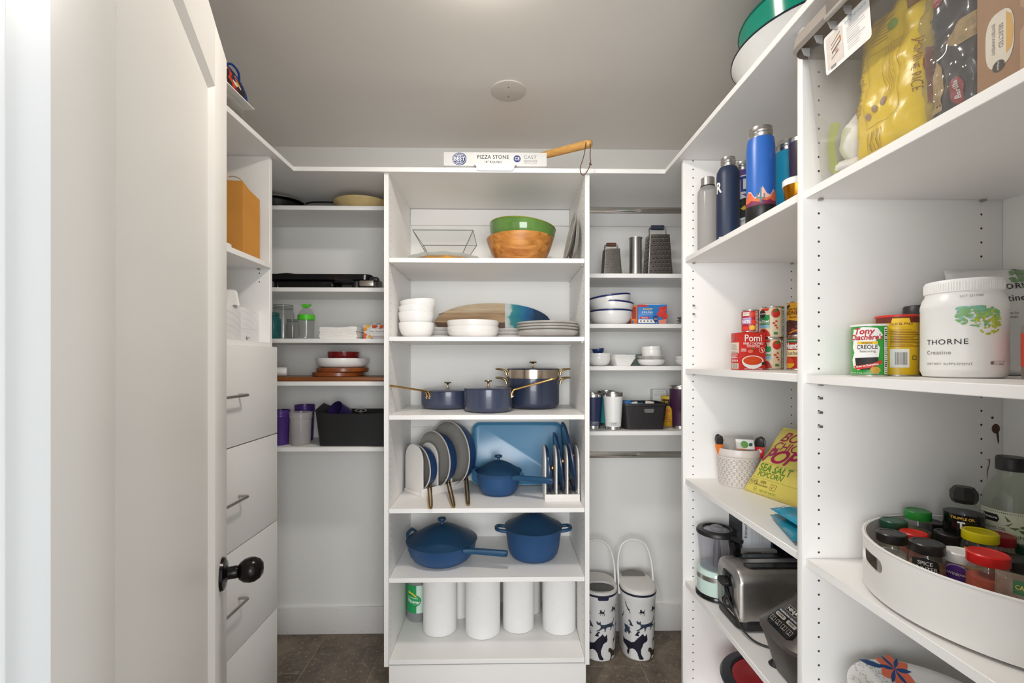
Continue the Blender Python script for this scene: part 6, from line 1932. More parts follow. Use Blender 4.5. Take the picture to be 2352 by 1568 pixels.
for i, (Z, lab) in enumerate(((A2, 'diced tomato can beside the red carton, lower of two'), (A2 + 0.1062, 'diced tomato can beside the paste can, upper of two'))):
    t, cm = can(lab, 0.912, 1.538 if i == 0 else 1.535, Z, 0.0372, 0.106, dice_l)
    ox = -0.006 if i else 0.0
    decal('green_panel', t, M('panel_green', '#1f8a4c', 0.5), poly2d([(-0.045 + ox, 0.046), (0.000 + ox, 0.046), (0.000 + ox, 0.078), (-0.020 + ox, 0.078), (-0.045 + ox, 0.070)]), cm, 0.0003, 0.004)
    decal('brand_disc', t, ink, poly2d(ell(-0.026 + ox, 0.082, 0.0135, 0.0145)), cm, 0.0005, 0.004)
    decal('lettering', t, white_ink, at2d(text2d('signature', 0.0062, 0.02), -0.026 + ox, 0.083), cm, 0.0008, 0.004)
    decal('lettering', t, white_ink, at2d(text2d('Petite Diced', 0.0125, 0.03, 0.85, 0, 'RIGHT'), -0.001 + ox, 0.057), cm, 0.0008, 0.004)
    decal('lettering', t, white_ink, at2d(text2d('TOMATOES IN JUICE', 0.0045, 0.01, 1, 0, 'RIGHT'), -0.001 + ox, 0.050), cm, 0.0008, 0.004)
    decal('blue_strip', t, M('strip_blue', '#7cc3de', 0.5), rect2d(-0.045 + ox, 0.036, 0.000 + ox, 0.0445), cm, 0.0003, 0.004)
    decal('tomato_print', t, tomred, poly2d(ell(0.018 + ox, 0.083, 0.014, 0.015), [(-0.030 + ox, 0.100), (0.0 + ox, 0.100), (-0.005 + ox, 0.092), (-0.02 + ox, 0.092)]), cm, 0.0004, 0.004)
    decal('tomato_stem', t, M('stem_green', '#3c7a2c', 0.5), poly2d([(0.008 + ox, 0.090), (0.018 + ox, 0.086), (0.028 + ox, 0.092), (0.019 + ox, 0.091), (0.022 + ox, 0.100), (0.017 + ox, 0.092)]), cm, 0.0008, 0.004)
    decal('diced_print', t, M('diced_red', '#b5281c', 0.4, var=0.3, scale=150), poly2d([(0.024 * cos(pi * k / 12) - 0.022 + ox, 0.006 + 0.026 * sin(pi * k / 12)) for k in range(13)]), cm, 0.0004, 0.004)
    decal('diced_bits', t, tomred, poly2d(ell(0.012 + ox, 0.050, 0.005, 0.003, 8), ell(0.020 + ox, 0.056, 0.004, 0.003, 8), ell(0.018 + ox, 0.042, 0.005, 0.003, 8), ell(0.022 + ox, 0.034, 0.003, 0.003, 8)), cm, 0.0004, 0.004)
    decal('eco_mark', t, M('eco_green', '#3f7a4e', 0.5), rect2d(0.012 + ox, 0.012, 0.024 + ox, 0.020), cm, 0.0004, 0.004)
    decal('side_band', t, M('panel_green', '#1f8a4c', 0.5), rect2d(0.034, 0.004, 0.050, 0.102), cm, 0.0003, 0.004)
    decal('side_facts', t, paper, rect2d(0.036, 0.006, 0.044, 0.098), cm, 0.0005, 0.004)
    decal('facts_lines', t, ink, bars2d(0.037, 0.008, 0.0435, 0.096, 18, 0.5, 8, False), cm, 0.0007, 0.004)
t, cm = can('red crushed tomato can beside the near side panel', 0.972, 1.478, A2, 0.0375, 0.110, M('crushed_label', '#b8281d', 0.35, var=0.06, scale=30))
cm = cmap(0.0375, facing(0.972, 1.478, -20))
decal('natural_arc', t, M('arc_green', '#2f6b35', 0.5), poly2d([(0.026 * cos(pi * i / 12) - 0.012, 0.090 + 0.014 * sin(pi * i / 12)) for i in range(13)]), cm, 0.0003, 0.004)
decal('lettering', t, white_ink, at2d(text2d('100% NATURAL', 0.005, 0.02), -0.012, 0.096), cm, 0.0007, 0.004)
decal('lettering', t, white_ink, at2d(text2d("Hunt's", 0.025, 0.05, 0.82), -0.010, 0.078), cm, 0.0006, 0.004)
decal('cream_band', t, M('band_cream', '#ecd9a6', 0.5), rect2d(-0.050, 0.044, 0.050, 0.066), cm, 0.0003, 0.004)
decal('lettering', t, ink, at2d(text2d('Crushed', 0.0165, 0.0, 0.95), -0.012, 0.055), cm, 0.0006, 0.004)
decal('bowl_print', t, M('bowl_yellow', '#e0a92c', 0.4), poly2d([(0.020 * cos(pi + pi * i / 12) - 0.022, 0.022 + 0.016 * sin(pi + pi * i / 12)) for i in range(13)]), cm, 0.0004, 0.004)
decal('sauce_print', t, MATS['sauce_orange'], poly2d([(0.018 * cos(pi * i / 12) - 0.022, 0.022 + 0.020 * sin(pi * i / 12)) for i in range(13)]), cm, 0.0006, 0.004)
t, cm = can('yellow dark red kidney bean can, top of the stack by the side panel', 0.972, 1.478, A2 + 0.1102, 0.0375, 0.114, M('bean_label', '#e2a41c', 0.35, var=0.05))
cm = cmap(0.0375, facing(0.972, 1.478, -20))
decal('brand_tag', t, ink, at2d(rect2d(-0.008, -0.0045, 0.008, 0.0045), -0.027, 0.098, 0.35), cm, 0.0004, 0.004)
decal('lettering', t, M('bean_brown', '#5f1d1a', 0.5), at2d(text2d('DARK RED', 0.0085, 0.02, 0.9), -0.010, 0.088), cm, 0.0005, 0.004)
decal('lettering', t, M('bean_brown', '#5f1d1a', 0.5), at2d(text2d('KIDNEY', 0.018, 0.03, 0.9), -0.010, 0.0755), cm, 0.0005, 0.004)
decal('lettering', t, M('bean_brown', '#5f1d1a', 0.5), at2d(text2d('Beans', 0.0125, 0.0, 1.0, 0.3), -0.008, 0.0625), cm, 0.0005, 0.004)
decal('bean_print', t, M('bean_dark', '#45201a', 0.35, var=0.4, scale=120), poly2d([(-0.05, 0.004), (0.05, 0.004), (0.05, 0.052), (0.01, 0.048), (-0.02, 0.054), (-0.05, 0.050)]), cm, 0.0003, 0.004)
rd = random.Random(2)
decal('bean_print', t, M('bean_light', '#8c4433', 0.35), poly2d(*[ell(rd.uniform(-0.035, 0.03), rd.uniform(0.01, 0.045), 0.006, 0.003, 10) for _ in range(12)]), cm, 0.0006, 0.004)
decal('spoon_print', t, M('spoon_orange', '#d98a2b', 0.4), poly2d([(-0.020, 0.008), (0.02, 0.024), (0.02, 0.028), (-0.020, 0.012)]), cm, 0.0008, 0.004)

# ---- basket with clips
bxx, byy = 0.842, 1.622
wbk = M('basket_translucent', '#d9d1cc', 0.35, var=0.03, sss=0.3)
bk2 = thing('round_basket', 'translucent white ribbed plastic basket holding clips and a packet', 'basket', (bxx, byy, A3))
pr = [(0, 0), (0.060, 0), (0.063, 0.003)]
for i in range(16):
    z = 0.006 + i * 0.0062
    r0 = 0.063 + 0.010 * z / 0.13
    pr += [(r0, z), (r0 + 0.0016, z + 0.0028), (r0, z + 0.0056)]
pr += [(0.0725, 0.108), (0.0745, 0.110), (0.0755, 0.132), (0.0745, 0.134), (0.0715, 0.133), (0.0705, 0.110), (0.060, 0.004), (0, 0.003)]
lathe('basket_wall', bk2, wbk, pr, 56)
bm = bmesh.new()
for i in range(0, 15):
    z = 0.010 + i * 0.0062
    r0 = 0.0635 + 0.010 * z / 0.13 + 0.0004
    for k in range(26):
        a0 = 2 * pi * (k + (0.5 if (i // 2) % 2 else 0)) / 26
        a1 = a0 + 2 * pi / 26 * 0.5
        q = [(r0 * cos(a0), r0 * sin(a0), z - 0.0002), ((r0 + 0.0003) * cos((a0 + a1) / 2), (r0 + 0.0003) * sin((a0 + a1) / 2), z - 0.0010), (r0 * cos(a1), r0 * sin(a1), z - 0.0002), ((r0 + 0.0003) * cos((a0 + a1) / 2), (r0 + 0.0003) * sin((a0 + a1) / 2), z + 0.0010)]
        bm.faces.new([bm.verts.new(p) for p in q])
sl_ = mk('weave_slits', bm, M('slit_shadow', '#6d625a', 0.8), bk2, 0)
sl_['kind'] = 'stuff'
def clip(lab, ang, colm, X, Y, Z, wd, rzz, tilt, mark=False):
    t = thing('chip_clip', lab, 'clip', (X, Y, Z), rzz, group='chip clips')
    bl = M('clip_grip_black', '#1f1d1d', 0.35)
    for s in (-1, 1):
        a = ang * s
        R_ = Matrix.Rotation(a, 3, 'Y')
        jaw = [(-0.013, 0.0), (-0.005, -0.030), (0.005, -0.030), (0.013, 0.0), (0.013, 0.012), (-0.013, 0.012)]
        rv = Vector((0, 1, 0)); uv = Vector((sin(a) * s * 0 + sin(a), 0, cos(a)))
        off = Vector((s * 0.007, 0, 0))
        jw = prism('jaw', t, colm, [(x_ * wd, y_) for x_, y_ in jaw], 0.004, off, rv, uv, bev=0.001)
        gr = [(-0.012, 0.010), (0.012, 0.010), (0.013, 0.026), (0.009, 0.040), (0.0, 0.045), (-0.009, 0.040), (-0.013, 0.026)]
        prism('grip', t, bl, [(x_ * wd, y_) for x_, y_ in gr], 0.005, off + Vector((s * 0.001, 0, 0)), rv, uv, bev=0.0015)
        if mark and s < 0:
            P = []
            for k in range(4):
                aa = k * pi / 4
                dx_, dy_ = cos(aa), sin(aa)
                P.append([(dx_ * 0.008 - dy_ * 0.0012, dy_ * 0.008 + dx_ * 0.0012 - 0.004), (-dx_ * 0.008 - dy_ * 0.0012, -dy_ * 0.008 + dx_ * 0.0012 - 0.004), (-dx_ * 0.008 + dy_ * 0.0012, -dy_ * 0.008 - dx_ * 0.0012 - 0.004), (dx_ * 0.008 + dy_ * 0.0012, dy_ * 0.008 - dx_ * 0.0012 - 0.004)])
            decal('snowflake_mark', t, white_ink, poly2d(*P), pmap(off + Vector((-0.0008, 0, 0)), -rv, uv), 0.0004)
    tube('spring', t, brushed, [(-0.006, -0.004, 0.012), (0.006, -0.004, 0.012), (0.006, 0.004, 0.012), (-0.006, 0.004, 0.012)], 0.0012, 6, closed=True)
    return t
clip_o = M('clip_orange', '#e5761c', 0.3, var=0.03)
clip_r = M('clip_red', '#cf2a22', 0.3, var=0.03)
clip('orange and black chip clip on the left rim of the basket', radians(16), clip_o, bxx - 0.073, byy - 0.008, A3 + 0.137, 0.9, radians(75), 0)
clip('red and black chip clip with snowflake on the right rim of the basket', radians(8), clip_r, bxx + 0.048, byy - 0.055, A3 + 0.135, 1.15, radians(48), 0, True)
zp = thing('clear_bag', 'clear plastic bag with white and green label in the basket', 'plastic bag', (bxx - 0.002, byy + 0.002, A3 + 0.020))
rows = []
for z_, w_, d_ in ((0.0, 0.05, 0.03), (0.08, 0.055, 0.04), (0.125, 0.058, 0.03), (0.155, 0.056, 0.006)):
    rows.append([(w_ * cos(2 * pi * i / 16) + 0.004 * sin(i * 2.1), d_ * sin(2 * pi * i / 16), z_) for i in range(16)])
loft('bag', zp, GLASS('bag_film', '#f3f1ee', rough=0.05, haze=0.22), rows, smooth=60)
prism('label_card', zp, paper, [(-0.022, 0.0), (0.036, 0.0), (0.036, 0.034), (-0.022, 0.034)], 0.001, (0.006, -0.030, 0.112), (0.96, -0.28, 0), (0, 0.25, 0.97))
pmz = pmap((0.006, -0.030, 0.112), (0.96, -0.28, 0), (0, 0.25, 0.97))
decal('label_dot', zp, M('label_green', '#5a9a3e', 0.5), poly2d(ell(0.005, 0.016, 0.0125)), pmz, 0.0014)
decal('label_leaf', zp, M('label_dkgreen', '#2c5a3c', 0.5), poly2d([(0.018, 0.014), (0.022, 0.022), (0.032, 0.022), (0.030, 0.012), (0.022, 0.010)]), pmz, 0.0014)
decal('label_band', zp, clip_o, rect2d(-0.022, -0.004, 0.010, 0.0005), pmz, 0.0014)

# ---- pouches
def pouch(name, parent, mat, w, h, d, o, r, u, crinkle=0.004, seed=0, nx=16, ny=22, back=0.5, e1=4, e2=6):
    o = Vector(o); r = Vector(r).normalized(); u = Vector(u).normalized(); n_ = r.cross(u).normalized()
    def bul(x, y):
        a = max(0.0, 1 - abs(2 * x / w) ** e1) ** 0.5
        b = max(0.0, 1 - abs(2 * y / h - 1) ** e2) ** 0.5
        c = crinkle * (noise.noise(Vector((x * 22 + seed, y * 22, seed))) + 0.5 * noise.noise(Vector((x * 60, y * 60 + seed, 1)))) * min(1, a * 2)
        return d * a * b + c
    def f(x, y, e):
        return o + r * x + u * y + n_ * (bul(x, y) + e)
    bm = bmesh.new()
    Fv = [[bm.verts.new(f(-w / 2 + w * i / nx, h * j / ny, 0.0004)) for j in range(ny + 1)] for i in range(nx + 1)]
    Bv = [[bm.verts.new(o + r * (-w / 2 + w * i / nx) + u * (h * j / ny) - n_ * (bul(-w / 2 + w * i / nx, h * j / ny) * back + 0.0004)) for j in range(ny + 1)] for i in range(nx + 1)]
    for i in range(nx):
        for j in range(ny):
            bm.faces.new((Fv[i][j], Fv[i + 1][j], Fv[i + 1][j + 1], Fv[i][j + 1]))
            bm.faces.new((Bv[i][j], Bv[i][j + 1], Bv[i + 1][j + 1], Bv[i + 1][j]))
    for i in range(nx):
        bm.faces.new((Fv[i][0], Bv[i][0], Bv[i + 1][0], Fv[i + 1][0]))
        bm.faces.new((Fv[i][ny], Fv[i + 1][ny], Bv[i + 1][ny], Bv[i][ny]))
    for j in range(ny):
        bm.faces.new((Fv[0][j], Fv[0][j + 1], Bv[0][j + 1], Bv[0][j]))
        bm.faces.new((Fv[nx][j], Bv[nx][j], Bv[nx][j + 1], Fv[nx][j + 1]))
    bmesh.ops.recalc_face_normals(bm, faces=bm.faces[:])
    ob = mk(name, bm, mat, parent, 60)
    return ob, f

pop_y = M('popcorn_yellow', '#dccb62', 0.35, var=0.05, scale=6)
mag = M('print_magenta', '#a8154f', 0.4)
pgr = M('print_green', '#55892c', 0.4)
pB = thing('popcorn_bag', 'yellow sea salt popcorn bag leaning against the basket', 'popcorn bag', (0, 0, 0))
bl_, br_ = Vector((0.826, 1.556, A3 + 0.001)), Vector((0.893, 1.325, A3 + 0.001))
rv = (br_ - bl_).normalized(); wv_ = (br_ - bl_).length
uv = Vector((0.100, -0.055, 0.215)).normalized()
nb_ = rv.cross(uv).normalized()
pouch('bag', pB, pop_y, wv_, 0.250, 0.020, (bl_ + br_) / 2 - nb_ * 0.0, rv, uv, 0.005, 3, 20, 24, 0.4)
_, pf = None, None
def pop_map():
    o = (bl_ + br_) / 2
    w, h, d = wv_, 0.250, 0.020
    def f(x, y, e):
        a = max(0.0, 1 - abs(2 * x / w) ** 4) ** 0.5
        b = max(0.0, 1 - abs(2 * y / h - 1) ** 6) ** 0.5
        c = 0.005 * (noise.noise(Vector((x * 22 + 3, y * 22, 3))) + 0.5 * noise.noise(Vector((x * 60, y * 60 + 3, 1)))) * min(1, a * 2)
        return o + rv * x + uv * y + nb_ * (d * a * b + c + e)
    return f
pf = pop_map()
x0 = -wv_ / 2
for s, sz, y, xo, m, it, sx in (('BOOM', 0.050, 0.213, 0.036, mag, 0.25, 0.95), ('CHICKA', 0.040, 0.178, 0.026, mag, 0.25, 0.95), ('POP', 0.068, 0.140, 0.010, mag, 0.3, 0.95), ('SEA SALT', 0.036, 0.095, 0.024, pgr, 0.0, 0.82), ('POPCORN', 0.026, 0.071, 0.032, pgr, 0.0, 0.78)):
    decal('lettering', pB, m, at2d(text2d(s, sz, 0.03 if m is mag else 0.015, sx, it, 'LEFT'), x0 + xo, y), pf, 0.0016, 0.006, 0.006)
decal('rule_line', pB, pgr, rect2d(x0 + 0.02, 0.1125, x0 + 0.22, 0.1131), pf, 0.0014, 0.006)
decal('rule_line', pB, pgr, rect2d(x0 + 0.02, 0.0555, x0 + 0.22, 0.0561), pf, 0.0014, 0.006)
decal('lettering', pB, ink, at2d(text2d('100%', 0.015, 0, 0.8), x0 + 0.072, 0.044), pf, 0.0016, 0.006, 0.006)
decal('lettering', pB, ink, at2d(text2d('WHOLE GRAIN', 0.0078, 0.03, 0.9), x0 + 0.072, 0.032), pf, 0.0016, 0.006, 0.006)
decal('lettering', pB, ink, at2d(text2d('GLUTEN\nFREE', 0.0062, 0.0), x0 + 0.030, 0.038), pf, 0.0016, 0.006, 0.006)
decal('gluten_mark', pB, ink, frame2d(x0 + 0.018, 0.028, x0 + 0.052, 0.048, 0.0007), pf, 0.0015, 0.006)
decal('gluten_mark', pB, ink, ring2d(x0 + 0.0455, 0.038, 0.0055, 0.0014), pf, 0.0016, 0.006)
decal('kosher_mark', pB, pgr, ring2d(x0 + 0.054, 0.016, 0.0075, 0.0009), pf, 0.0016, 0.006)
decal('lettering', pB, pgr, at2d(text2d('U', 0.0085, 0.01), x0 + 0.054, 0.016), pf, 0.0016, 0.006)
decal('lettering', pB, pgr, at2d(text2d('NET WT 4.8 OZ', 0.0095, 0, 0.9, 0, 'LEFT'), x0 + 0.072, 0.014), pf, 0.0016, 0.006, 0.006)
decal('check_mark', pB, ink, frame2d(x0 + 0.104, 0.026, x0 + 0.124, 0.046, 0.0008), pf, 0.0015, 0.006)
decal('check_mark', pB, ink, poly2d([(x0 + 0.108, 0.037), (x0 + 0.111, 0.031), (x0 + 0.120, 0.043), (x0 + 0.111, 0.034)]), pf, 0.0016, 0.006)
teal_p = M('chip_teal', '#1f8fae', 0.25, var=0.18, scale=20)
teal_p2 = M('chip_teal_dark', '#17809a', 0.25, var=0.15, scale=20)
for i, (m, z, ro, lab) in enumerate(((teal_p2, 0.012, -0.28, 'teal snack packet lying underneath at the shelf edge'), (teal_p, 0.038, -0.05, 'teal snack packet with white lettering lying on top'))):
    t = thing('snack_packet', lab, 'snack packet', (0.800 + 0.010 * i, 1.150 - 0.008 * i, A3 + z), ro, group='teal snack packets')
    ob, f_ = pouch('packet', t, m, 0.15, 0.19, 0.012, (-0.008, 0.095, 0), (1, 0, 0), (0, 1, 0), 0.005, 5 + i, 14, 16, 0.9)
    ob.location = (0, -0.095 - 0.095, 0)
    if i == 1:
        mpz = lambda x, y, e: f_(x, y, e) + Vector((0, -0.19, 0))
        decal('lettering', t, white_ink, at2d(text2d('NET WT. 6 OZ (170g)', 0.0165, 0.02, 0.9), 0.012, 0.160), mpz, 0.0018, 0.006, 0.006)
        decal('white_stripe', t, white_ink, rect2d(-0.072, 0.183, 0.072, 0.186), mpz, 0.0012, 0.006)

# ---- appliances
mint = M('mint_enamel', '#c6dcd4', 0.2, var=0.01, coat=0.3)
fx, fy = 0.756, 1.603
fp = thing('food_processor', 'mint green mini food processor with clear bowl and black lid', 'food processor', (fx, fy, A4))
lathe('foot', fp, gloss_black, [(0, 0), (0.066, 0), (0.0695, 0.003), (0.069, 0.012), (0.066, 0.016), (0, 0.016)], 56)
lathe('base', fp, mint, [(0, 0.015), (0.0655, 0.015), (0.0665, 0.020), (0.0655, 0.060), (0.063, 0.082), (0.058, 0.090), (0, 0.091)], 56)
lathe('trim_band', fp, steel, [(0.0652, 0.060), (0.0668, 0.061), (0.0662, 0.074), (0.064, 0.075)], 56)
cm = cmap(0.0668, facing(fx, fy, -22))
decal('lettering', fp, inkg, at2d(text2d('KitchenAid', 0.0105, 0.03, 1.0), 0.0, 0.0675), cm, 0.0004, 0.004)
bowlg = GLASS('processor_bowl', '#efeef2', haze=0.10, hazecol='#c9c6d0')
lathe('bowl', fp, bowlg, [(0, 0.092), (0.052, 0.092), (0.056, 0.096), (0.0605, 0.170), (0.063, 0.190), (0.0635, 0.200), (0.061, 0.200)], 56)
lathe('blade_hub', fp, M('hub_grey', '#6d6a70', 0.4), [(0, 0.092), (0.014, 0.092), (0.012, 0.15), (0.008, 0.18), (0, 0.181)], 24)
ha = facing(fx, fy) + radians(48)
hd_ = Vector((cos(ha), sin(ha), 0))
side = Vector((-hd_.y, hd_.x, 0))
prism('bowl_handle', fp, gloss_black, [(0.050, 0.090), (0.082, 0.090), (0.086, 0.11), (0.086, 0.185), (0.080, 0.198), (0.055, 0.198), (0.062, 0.17), (0.056, 0.11)], 0.026, side * -0.013 * -1, hd_, (0, 0, 1), bev=0.003)
lathe('lid_ring', fp, black, [(0.046, 0.205), (0.060, 0.200), (0.0665, 0.201), (0.067, 0.207), (0.0635, 0.213), (0.048, 0.216), (0.045, 0.214)], 56)
lathe('lid_window', fp, GLASS('lid_window', '#cfcdd4', haze=0.15), [(0.048, 0.211), (0.02, 0.214), (0, 0.2145)], 48)
lathe('lid_cap', fp, GLASS('lid_window2', '#bdbac4', haze=0.3), [(0.020, 0.214), (0.020, 0.221), (0.016, 0.223), (0, 0.2235)], 32)
prism('lid_tab', fp, black, [(0.055, -0.011), (0.100, -0.008), (0.103, 0.0), (0.100, 0.008), (0.055, 0.011)], 0.011, (0, 0, 0.199), hd_, side, bev=0.002)

fp.scale = (1.03, 1.03, 1.09)
kb = thing('appliance_box', 'light grey appliance box with dark side, stacked behind the toaster', 'box', (0, 0, A4))
box('carton', kb, M('box_light', '#dfe1e4', 0.55, var=0.02), 0.846, 0.956, 1.600, 1.697, 0.162, 0.352, 0.001)
decal('dark_side', kb, M('box_dark', '#22252a', 0.4, var=0.2, scale=15), rect2d(-0.048, 0.163, 0.048, 0.351), pmap((0.846, 1.6485, 0), *WEST), 0.0005)
pmk = pmap((0.846, 1.600, 0), *FRONT)
decal('lettering', kb, ink, at2d(text2d('KitchenAid', 0.0150, 0.03, 0.95, 0, 'CENTER'), 0.012, 0.232, pi / 2), pmk, 0.0005)
decal('facts_lines', kb, lg, bars2d(0.030, 0.175, 0.085, 0.285, 11, 0.35, 4, True), pmk, 0.0005)
decal('corner_print', kb, M('corner_navy', '#2d3a5e', 0.5), poly2d([(0.100, 0.163), (0.110, 0.163), (0.110, 0.20), (0.102, 0.185)]), pmk, 0.0005)
decal('product_print', kb, M('print_teal', '#7f9aa5', 0.5), poly2d(ell(0.060, 0.315, 0.016, 0.012)), pmk, 0.0005)
kb2 = thing('appliance_box', 'flat carton with barcode under the light grey appliance box', 'box', (0, 0, A4))
box('carton', kb2, M('box_grey', '#c9c7c3', 0.6, var=0.03), 0.842, 0.962, 1.585, 1.699, 0, 0.1615, 0.001)
decal('barcode_bars', kb2, ink, bars2d(0.012, 0.125, 0.062, 0.156, 16), pmap((0.842, 1.585, 0), *FRONT), 0.0005)
kb3 = thing('dark_carton', 'dark blue carton at the back behind the toaster', 'box', (0, 0, A4))
box('carton', kb3, M('box_navy_dark', '#1d2230', 0.5, var=0.15), 0.985, 1.12, 1.56, 1.69, 0, 0.25, 0.001)

tx0, tx1, ty0, ty1 = 0.716, 1.005, 1.370, 1.532
ty = (ty0 + ty1) / 2
to = thing('toaster', 'brushed steel two-slot toaster with black controls', 'toaster', (0, ty, A4))
tw_ = ty1 - ty0
brsteel = M('toaster_steel', '#d6d2cc', 0.32, 1.0, var=0.06, scale=50, stretch=(1, 0.05, 1))
def tprof(k, w=tw_ - 0.012, h0=0.030, h1=0.185, rr=0.042):
    w2 = w * k / 2
    h1 = h0 + (h1 - h0) * k
    out = [(-w2, h0), (w2, h0)]
    for i in range(9):
        a = i / 8 * pi / 2
        out.append((w2 - rr + rr * cos(a), h1 - rr + rr * sin(a)))
    for i in range(9):
        a = pi / 2 + i / 8 * pi / 2
        out.append((-w2 + rr + rr * cos(a), h1 - rr + rr * sin(a)))
    return out
secs = []
for x_, k in ((tx0 + 0.004, 0.93), (tx0 + 0.008, 0.975), (tx0 + 0.018, 1.0), (tx1 - 0.018, 1.0), (tx1 - 0.004, 0.93)):
    secs.append([(x_, p[0], p[1]) for p in tprof(k)])
loft('shell', to, brsteel, secs, smooth=35)
rloft('base', to, black, [(0.0, tx1 - tx0 - 0.02, tw_ - 0.02, 0.03, (tx0 + tx1) / 2, 0), (0.006, tx1 - tx0, tw_, 0.035, (tx0 + tx1) / 2, 0), (0.026, tx1 - tx0, tw_, 0.035, (tx0 + tx1) / 2, 0), (0.033, tx1 - tx0 - 0.012, tw_ - 0.012, 0.03, (tx0 + tx1) / 2, 0)])
for sy in (-0.034, 0.034):
    prism('bread_slot', to, gloss_black, rrect(0.225, 0.028, 0.013), 0.0012, ((tx0 + tx1) / 2 + 0.01, sy, 0.1848), (1, 0, 0), (0, 1, 0))
    tube('slot_rim', to, black, [(x_ + (tx0 + tx1) / 2 + 0.01, y_ + sy, 0.1855) for x_, y_ in rrect(0.229, 0.032, 0.015)], 0.0018, 6, closed=True)
cpn = prism('control_panel', to, gloss_black, [(-0.034, 0.038), (0.034, 0.038), (0.034, 0.125), (0.026, 0.152), (-0.026, 0.152), (-0.034, 0.125)], 0.006, (tx0 + 0.006, 0, 0), (0, -1, 0), (0, 0, 1), bev=0.002)
prism('lever', to, black, [(-0.020, 0.112), (0.020, 0.112), (0.022, 0.124), (0.012, 0.134), (-0.012, 0.134), (-0.022, 0.124)], 0.022, (tx0, 0, 0), (0, -1, 0), (0, 0, 1), bev=0.003)
lathe('dial', to, black, [(0, 0.014), (0.013, 0.013), (0.015, 0.010), (0.016, 0.0), (0, 0)], 28, loc=(tx0, -0.012, 0.058), rot=(0, -pi / 2, 0))
decal('panel_marks', to, white_ink, poly2d(*[rect for rect in ([(-0.026, 0.100 - 0.010 * i), (-0.018, 0.102 - 0.010 * i), (-0.018, 0.1032 - 0.010 * i), (-0.026, 0.1012 - 0.010 * i)] for i in range(3))]), pmap((tx0, 0, 0), *WEST), 0.0006)
tube('power_cord', to, black, spline([(tx0 - 0.003, 0.02, 0.115), (tx0 - 0.006, -0.02, 0.080), (tx0 - 0.004, -0.055, 0.050), (tx0 + 0.002, -0.100, 0.020), (tx0 + 0.022, -0.135, 0.006), (tx0 + 0.060, -0.160, 0.004), (tx0 + 0.10, -0.168, 0.004)], 6), 0.0032, 8)

nx_, ny_ = 0.802, 1.165
gun = M('gunmetal_plastic', '#57524e', 0.38, 0.35, var=0.06)
gun2 = M('gunmetal_dark', '#474340', 0.42, 0.25, var=0.06)
bl2 = thing('blender_base', 'grey blender motor base with sloping button panel at the shelf edge', 'blender', (nx_, ny_, A4))
rloft('lower_body', bl2, gun2, [(0.006, 0.150, 0.160, 0.05, 0.0, 0), (0.02, 0.160, 0.170, 0.055, 0, 0), (0.075, 0.180, 0.188, 0.06, -0.006, 0), (0.112, 0.196, 0.200, 0.062, -0.010, 0)])
rloft('upper_body', bl2, gun, [(0.1122, 0.200, 0.204, 0.062, -0.010, 0), (0.122, 0.200, 0.204, 0.062, -0.010, 0), (0.135, 0.180, 0.196, 0.060, -0.002, 0), (0.190, 0.118, 0.150, 0.055, 0.026, 0), (0.206, 0.108, 0.140, 0.052, 0.029, 0)])
lathe('jar_socket', bl2, gloss_black, [(0.052, 0.2062), (0.054, 0.212), (0.050, 0.226), (0.040, 0.228), (0.038, 0.212), (0.010, 0.212), (0.008, 0.230), (0, 0.231)], 36, loc=(0.030, 0, 0))
for k in range(10):
    a = 2 * pi * k / 10
    box('socket_tooth', bl2, black, 0.040, 0.046, -0.004, 0.004, 0.226, 0.234, 0.001, rot=(0, 0, a), loc=(0.030, 0, 0))
for sx, sy in ((-1, 1), (-1, -1), (1, 1), (1, -1)):
    lathe('suction_foot', bl2, black, [(0, 0), (0.017, 0), (0.018, 0.003), (0.010, 0.012), (0, 0.012)], 20, loc=(sx * 0.062, sy * 0.062, 0))
# sloping front: from (x=-0.092, z=0.135) to (x=-0.033, z=0.190)
sd_ = Vector((0.059, 0, 0.055)).normalized()
so = Vector((-0.092, 0, 0.135))
pms = pmap(so, (0, -1, 0), sd_)
nrm_ = Vector((0, -1, 0)).cross(sd_)
prism('button_panel', bl2, gloss_black, [(-0.052, 0.004), (-0.040, -0.006), (0.040, -0.006), (0.052, 0.004), (0.046, 0.044), (-0.046, 0.044)], 0.003, so - nrm_ * 0.0005, (0, -1, 0), sd_, bev=0.001)
silv = M('button_silver', '#b9b2a8', 0.35, 0.3, var=0.03)
for i, s in enumerate(('POWER', 'PULSE')):
    xx = -0.022 + 0.044 * i
    prism('button', bl2, silv, [(x_ + xx, y_ + 0.030) for x_, y_ in rrect(0.036, 0.010, 0.004)], 0.0012, so + nrm_ * 0.0025, (0, -1, 0), sd_)
    decal('lettering', bl2, ink, at2d(text2d(s, 0.007, 0.02), xx, 0.030), pms, 0.0042)
for i in range(4):
    xx = -0.0345 + 0.023 * i
    decal('button_frame', bl2, silv, at2d(frame2d(-0.0085, -0.0065, 0.0085, 0.0065, 0.0009), xx, 0.012), pms, 0.0032)
    decal('lettering', bl2, silv, at2d(text2d(str(i + 1), 0.0075, 0.02), xx, 0.0135), pms, 0.0034)
    decal('button_frame', bl2, silv, at2d(rect2d(-0.004, -0.0042, 0.004, -0.003), xx, 0.012), pms, 0.0034)
decal('model_band', bl2, M('band_slate', '#39424f', 0.4), rect2d(-0.045, 0.038, 0.045, 0.0445), pms, 0.0032)
decal('lettering', bl2, white_ink, at2d(text2d('PROFESSIONAL 1000 WATTS', 0.0060, 0.02), 0.0, 0.0412), pms, 0.0036)
decal('logo_frame', bl2, silv, frame2d(-0.030, 0.050, 0.014, 0.067, 0.0012), pms, 0.0012)
decal('logo_back', bl2, gloss_black, rect2d(-0.029, 0.051, 0.013, 0.066), pms, 0.0008)
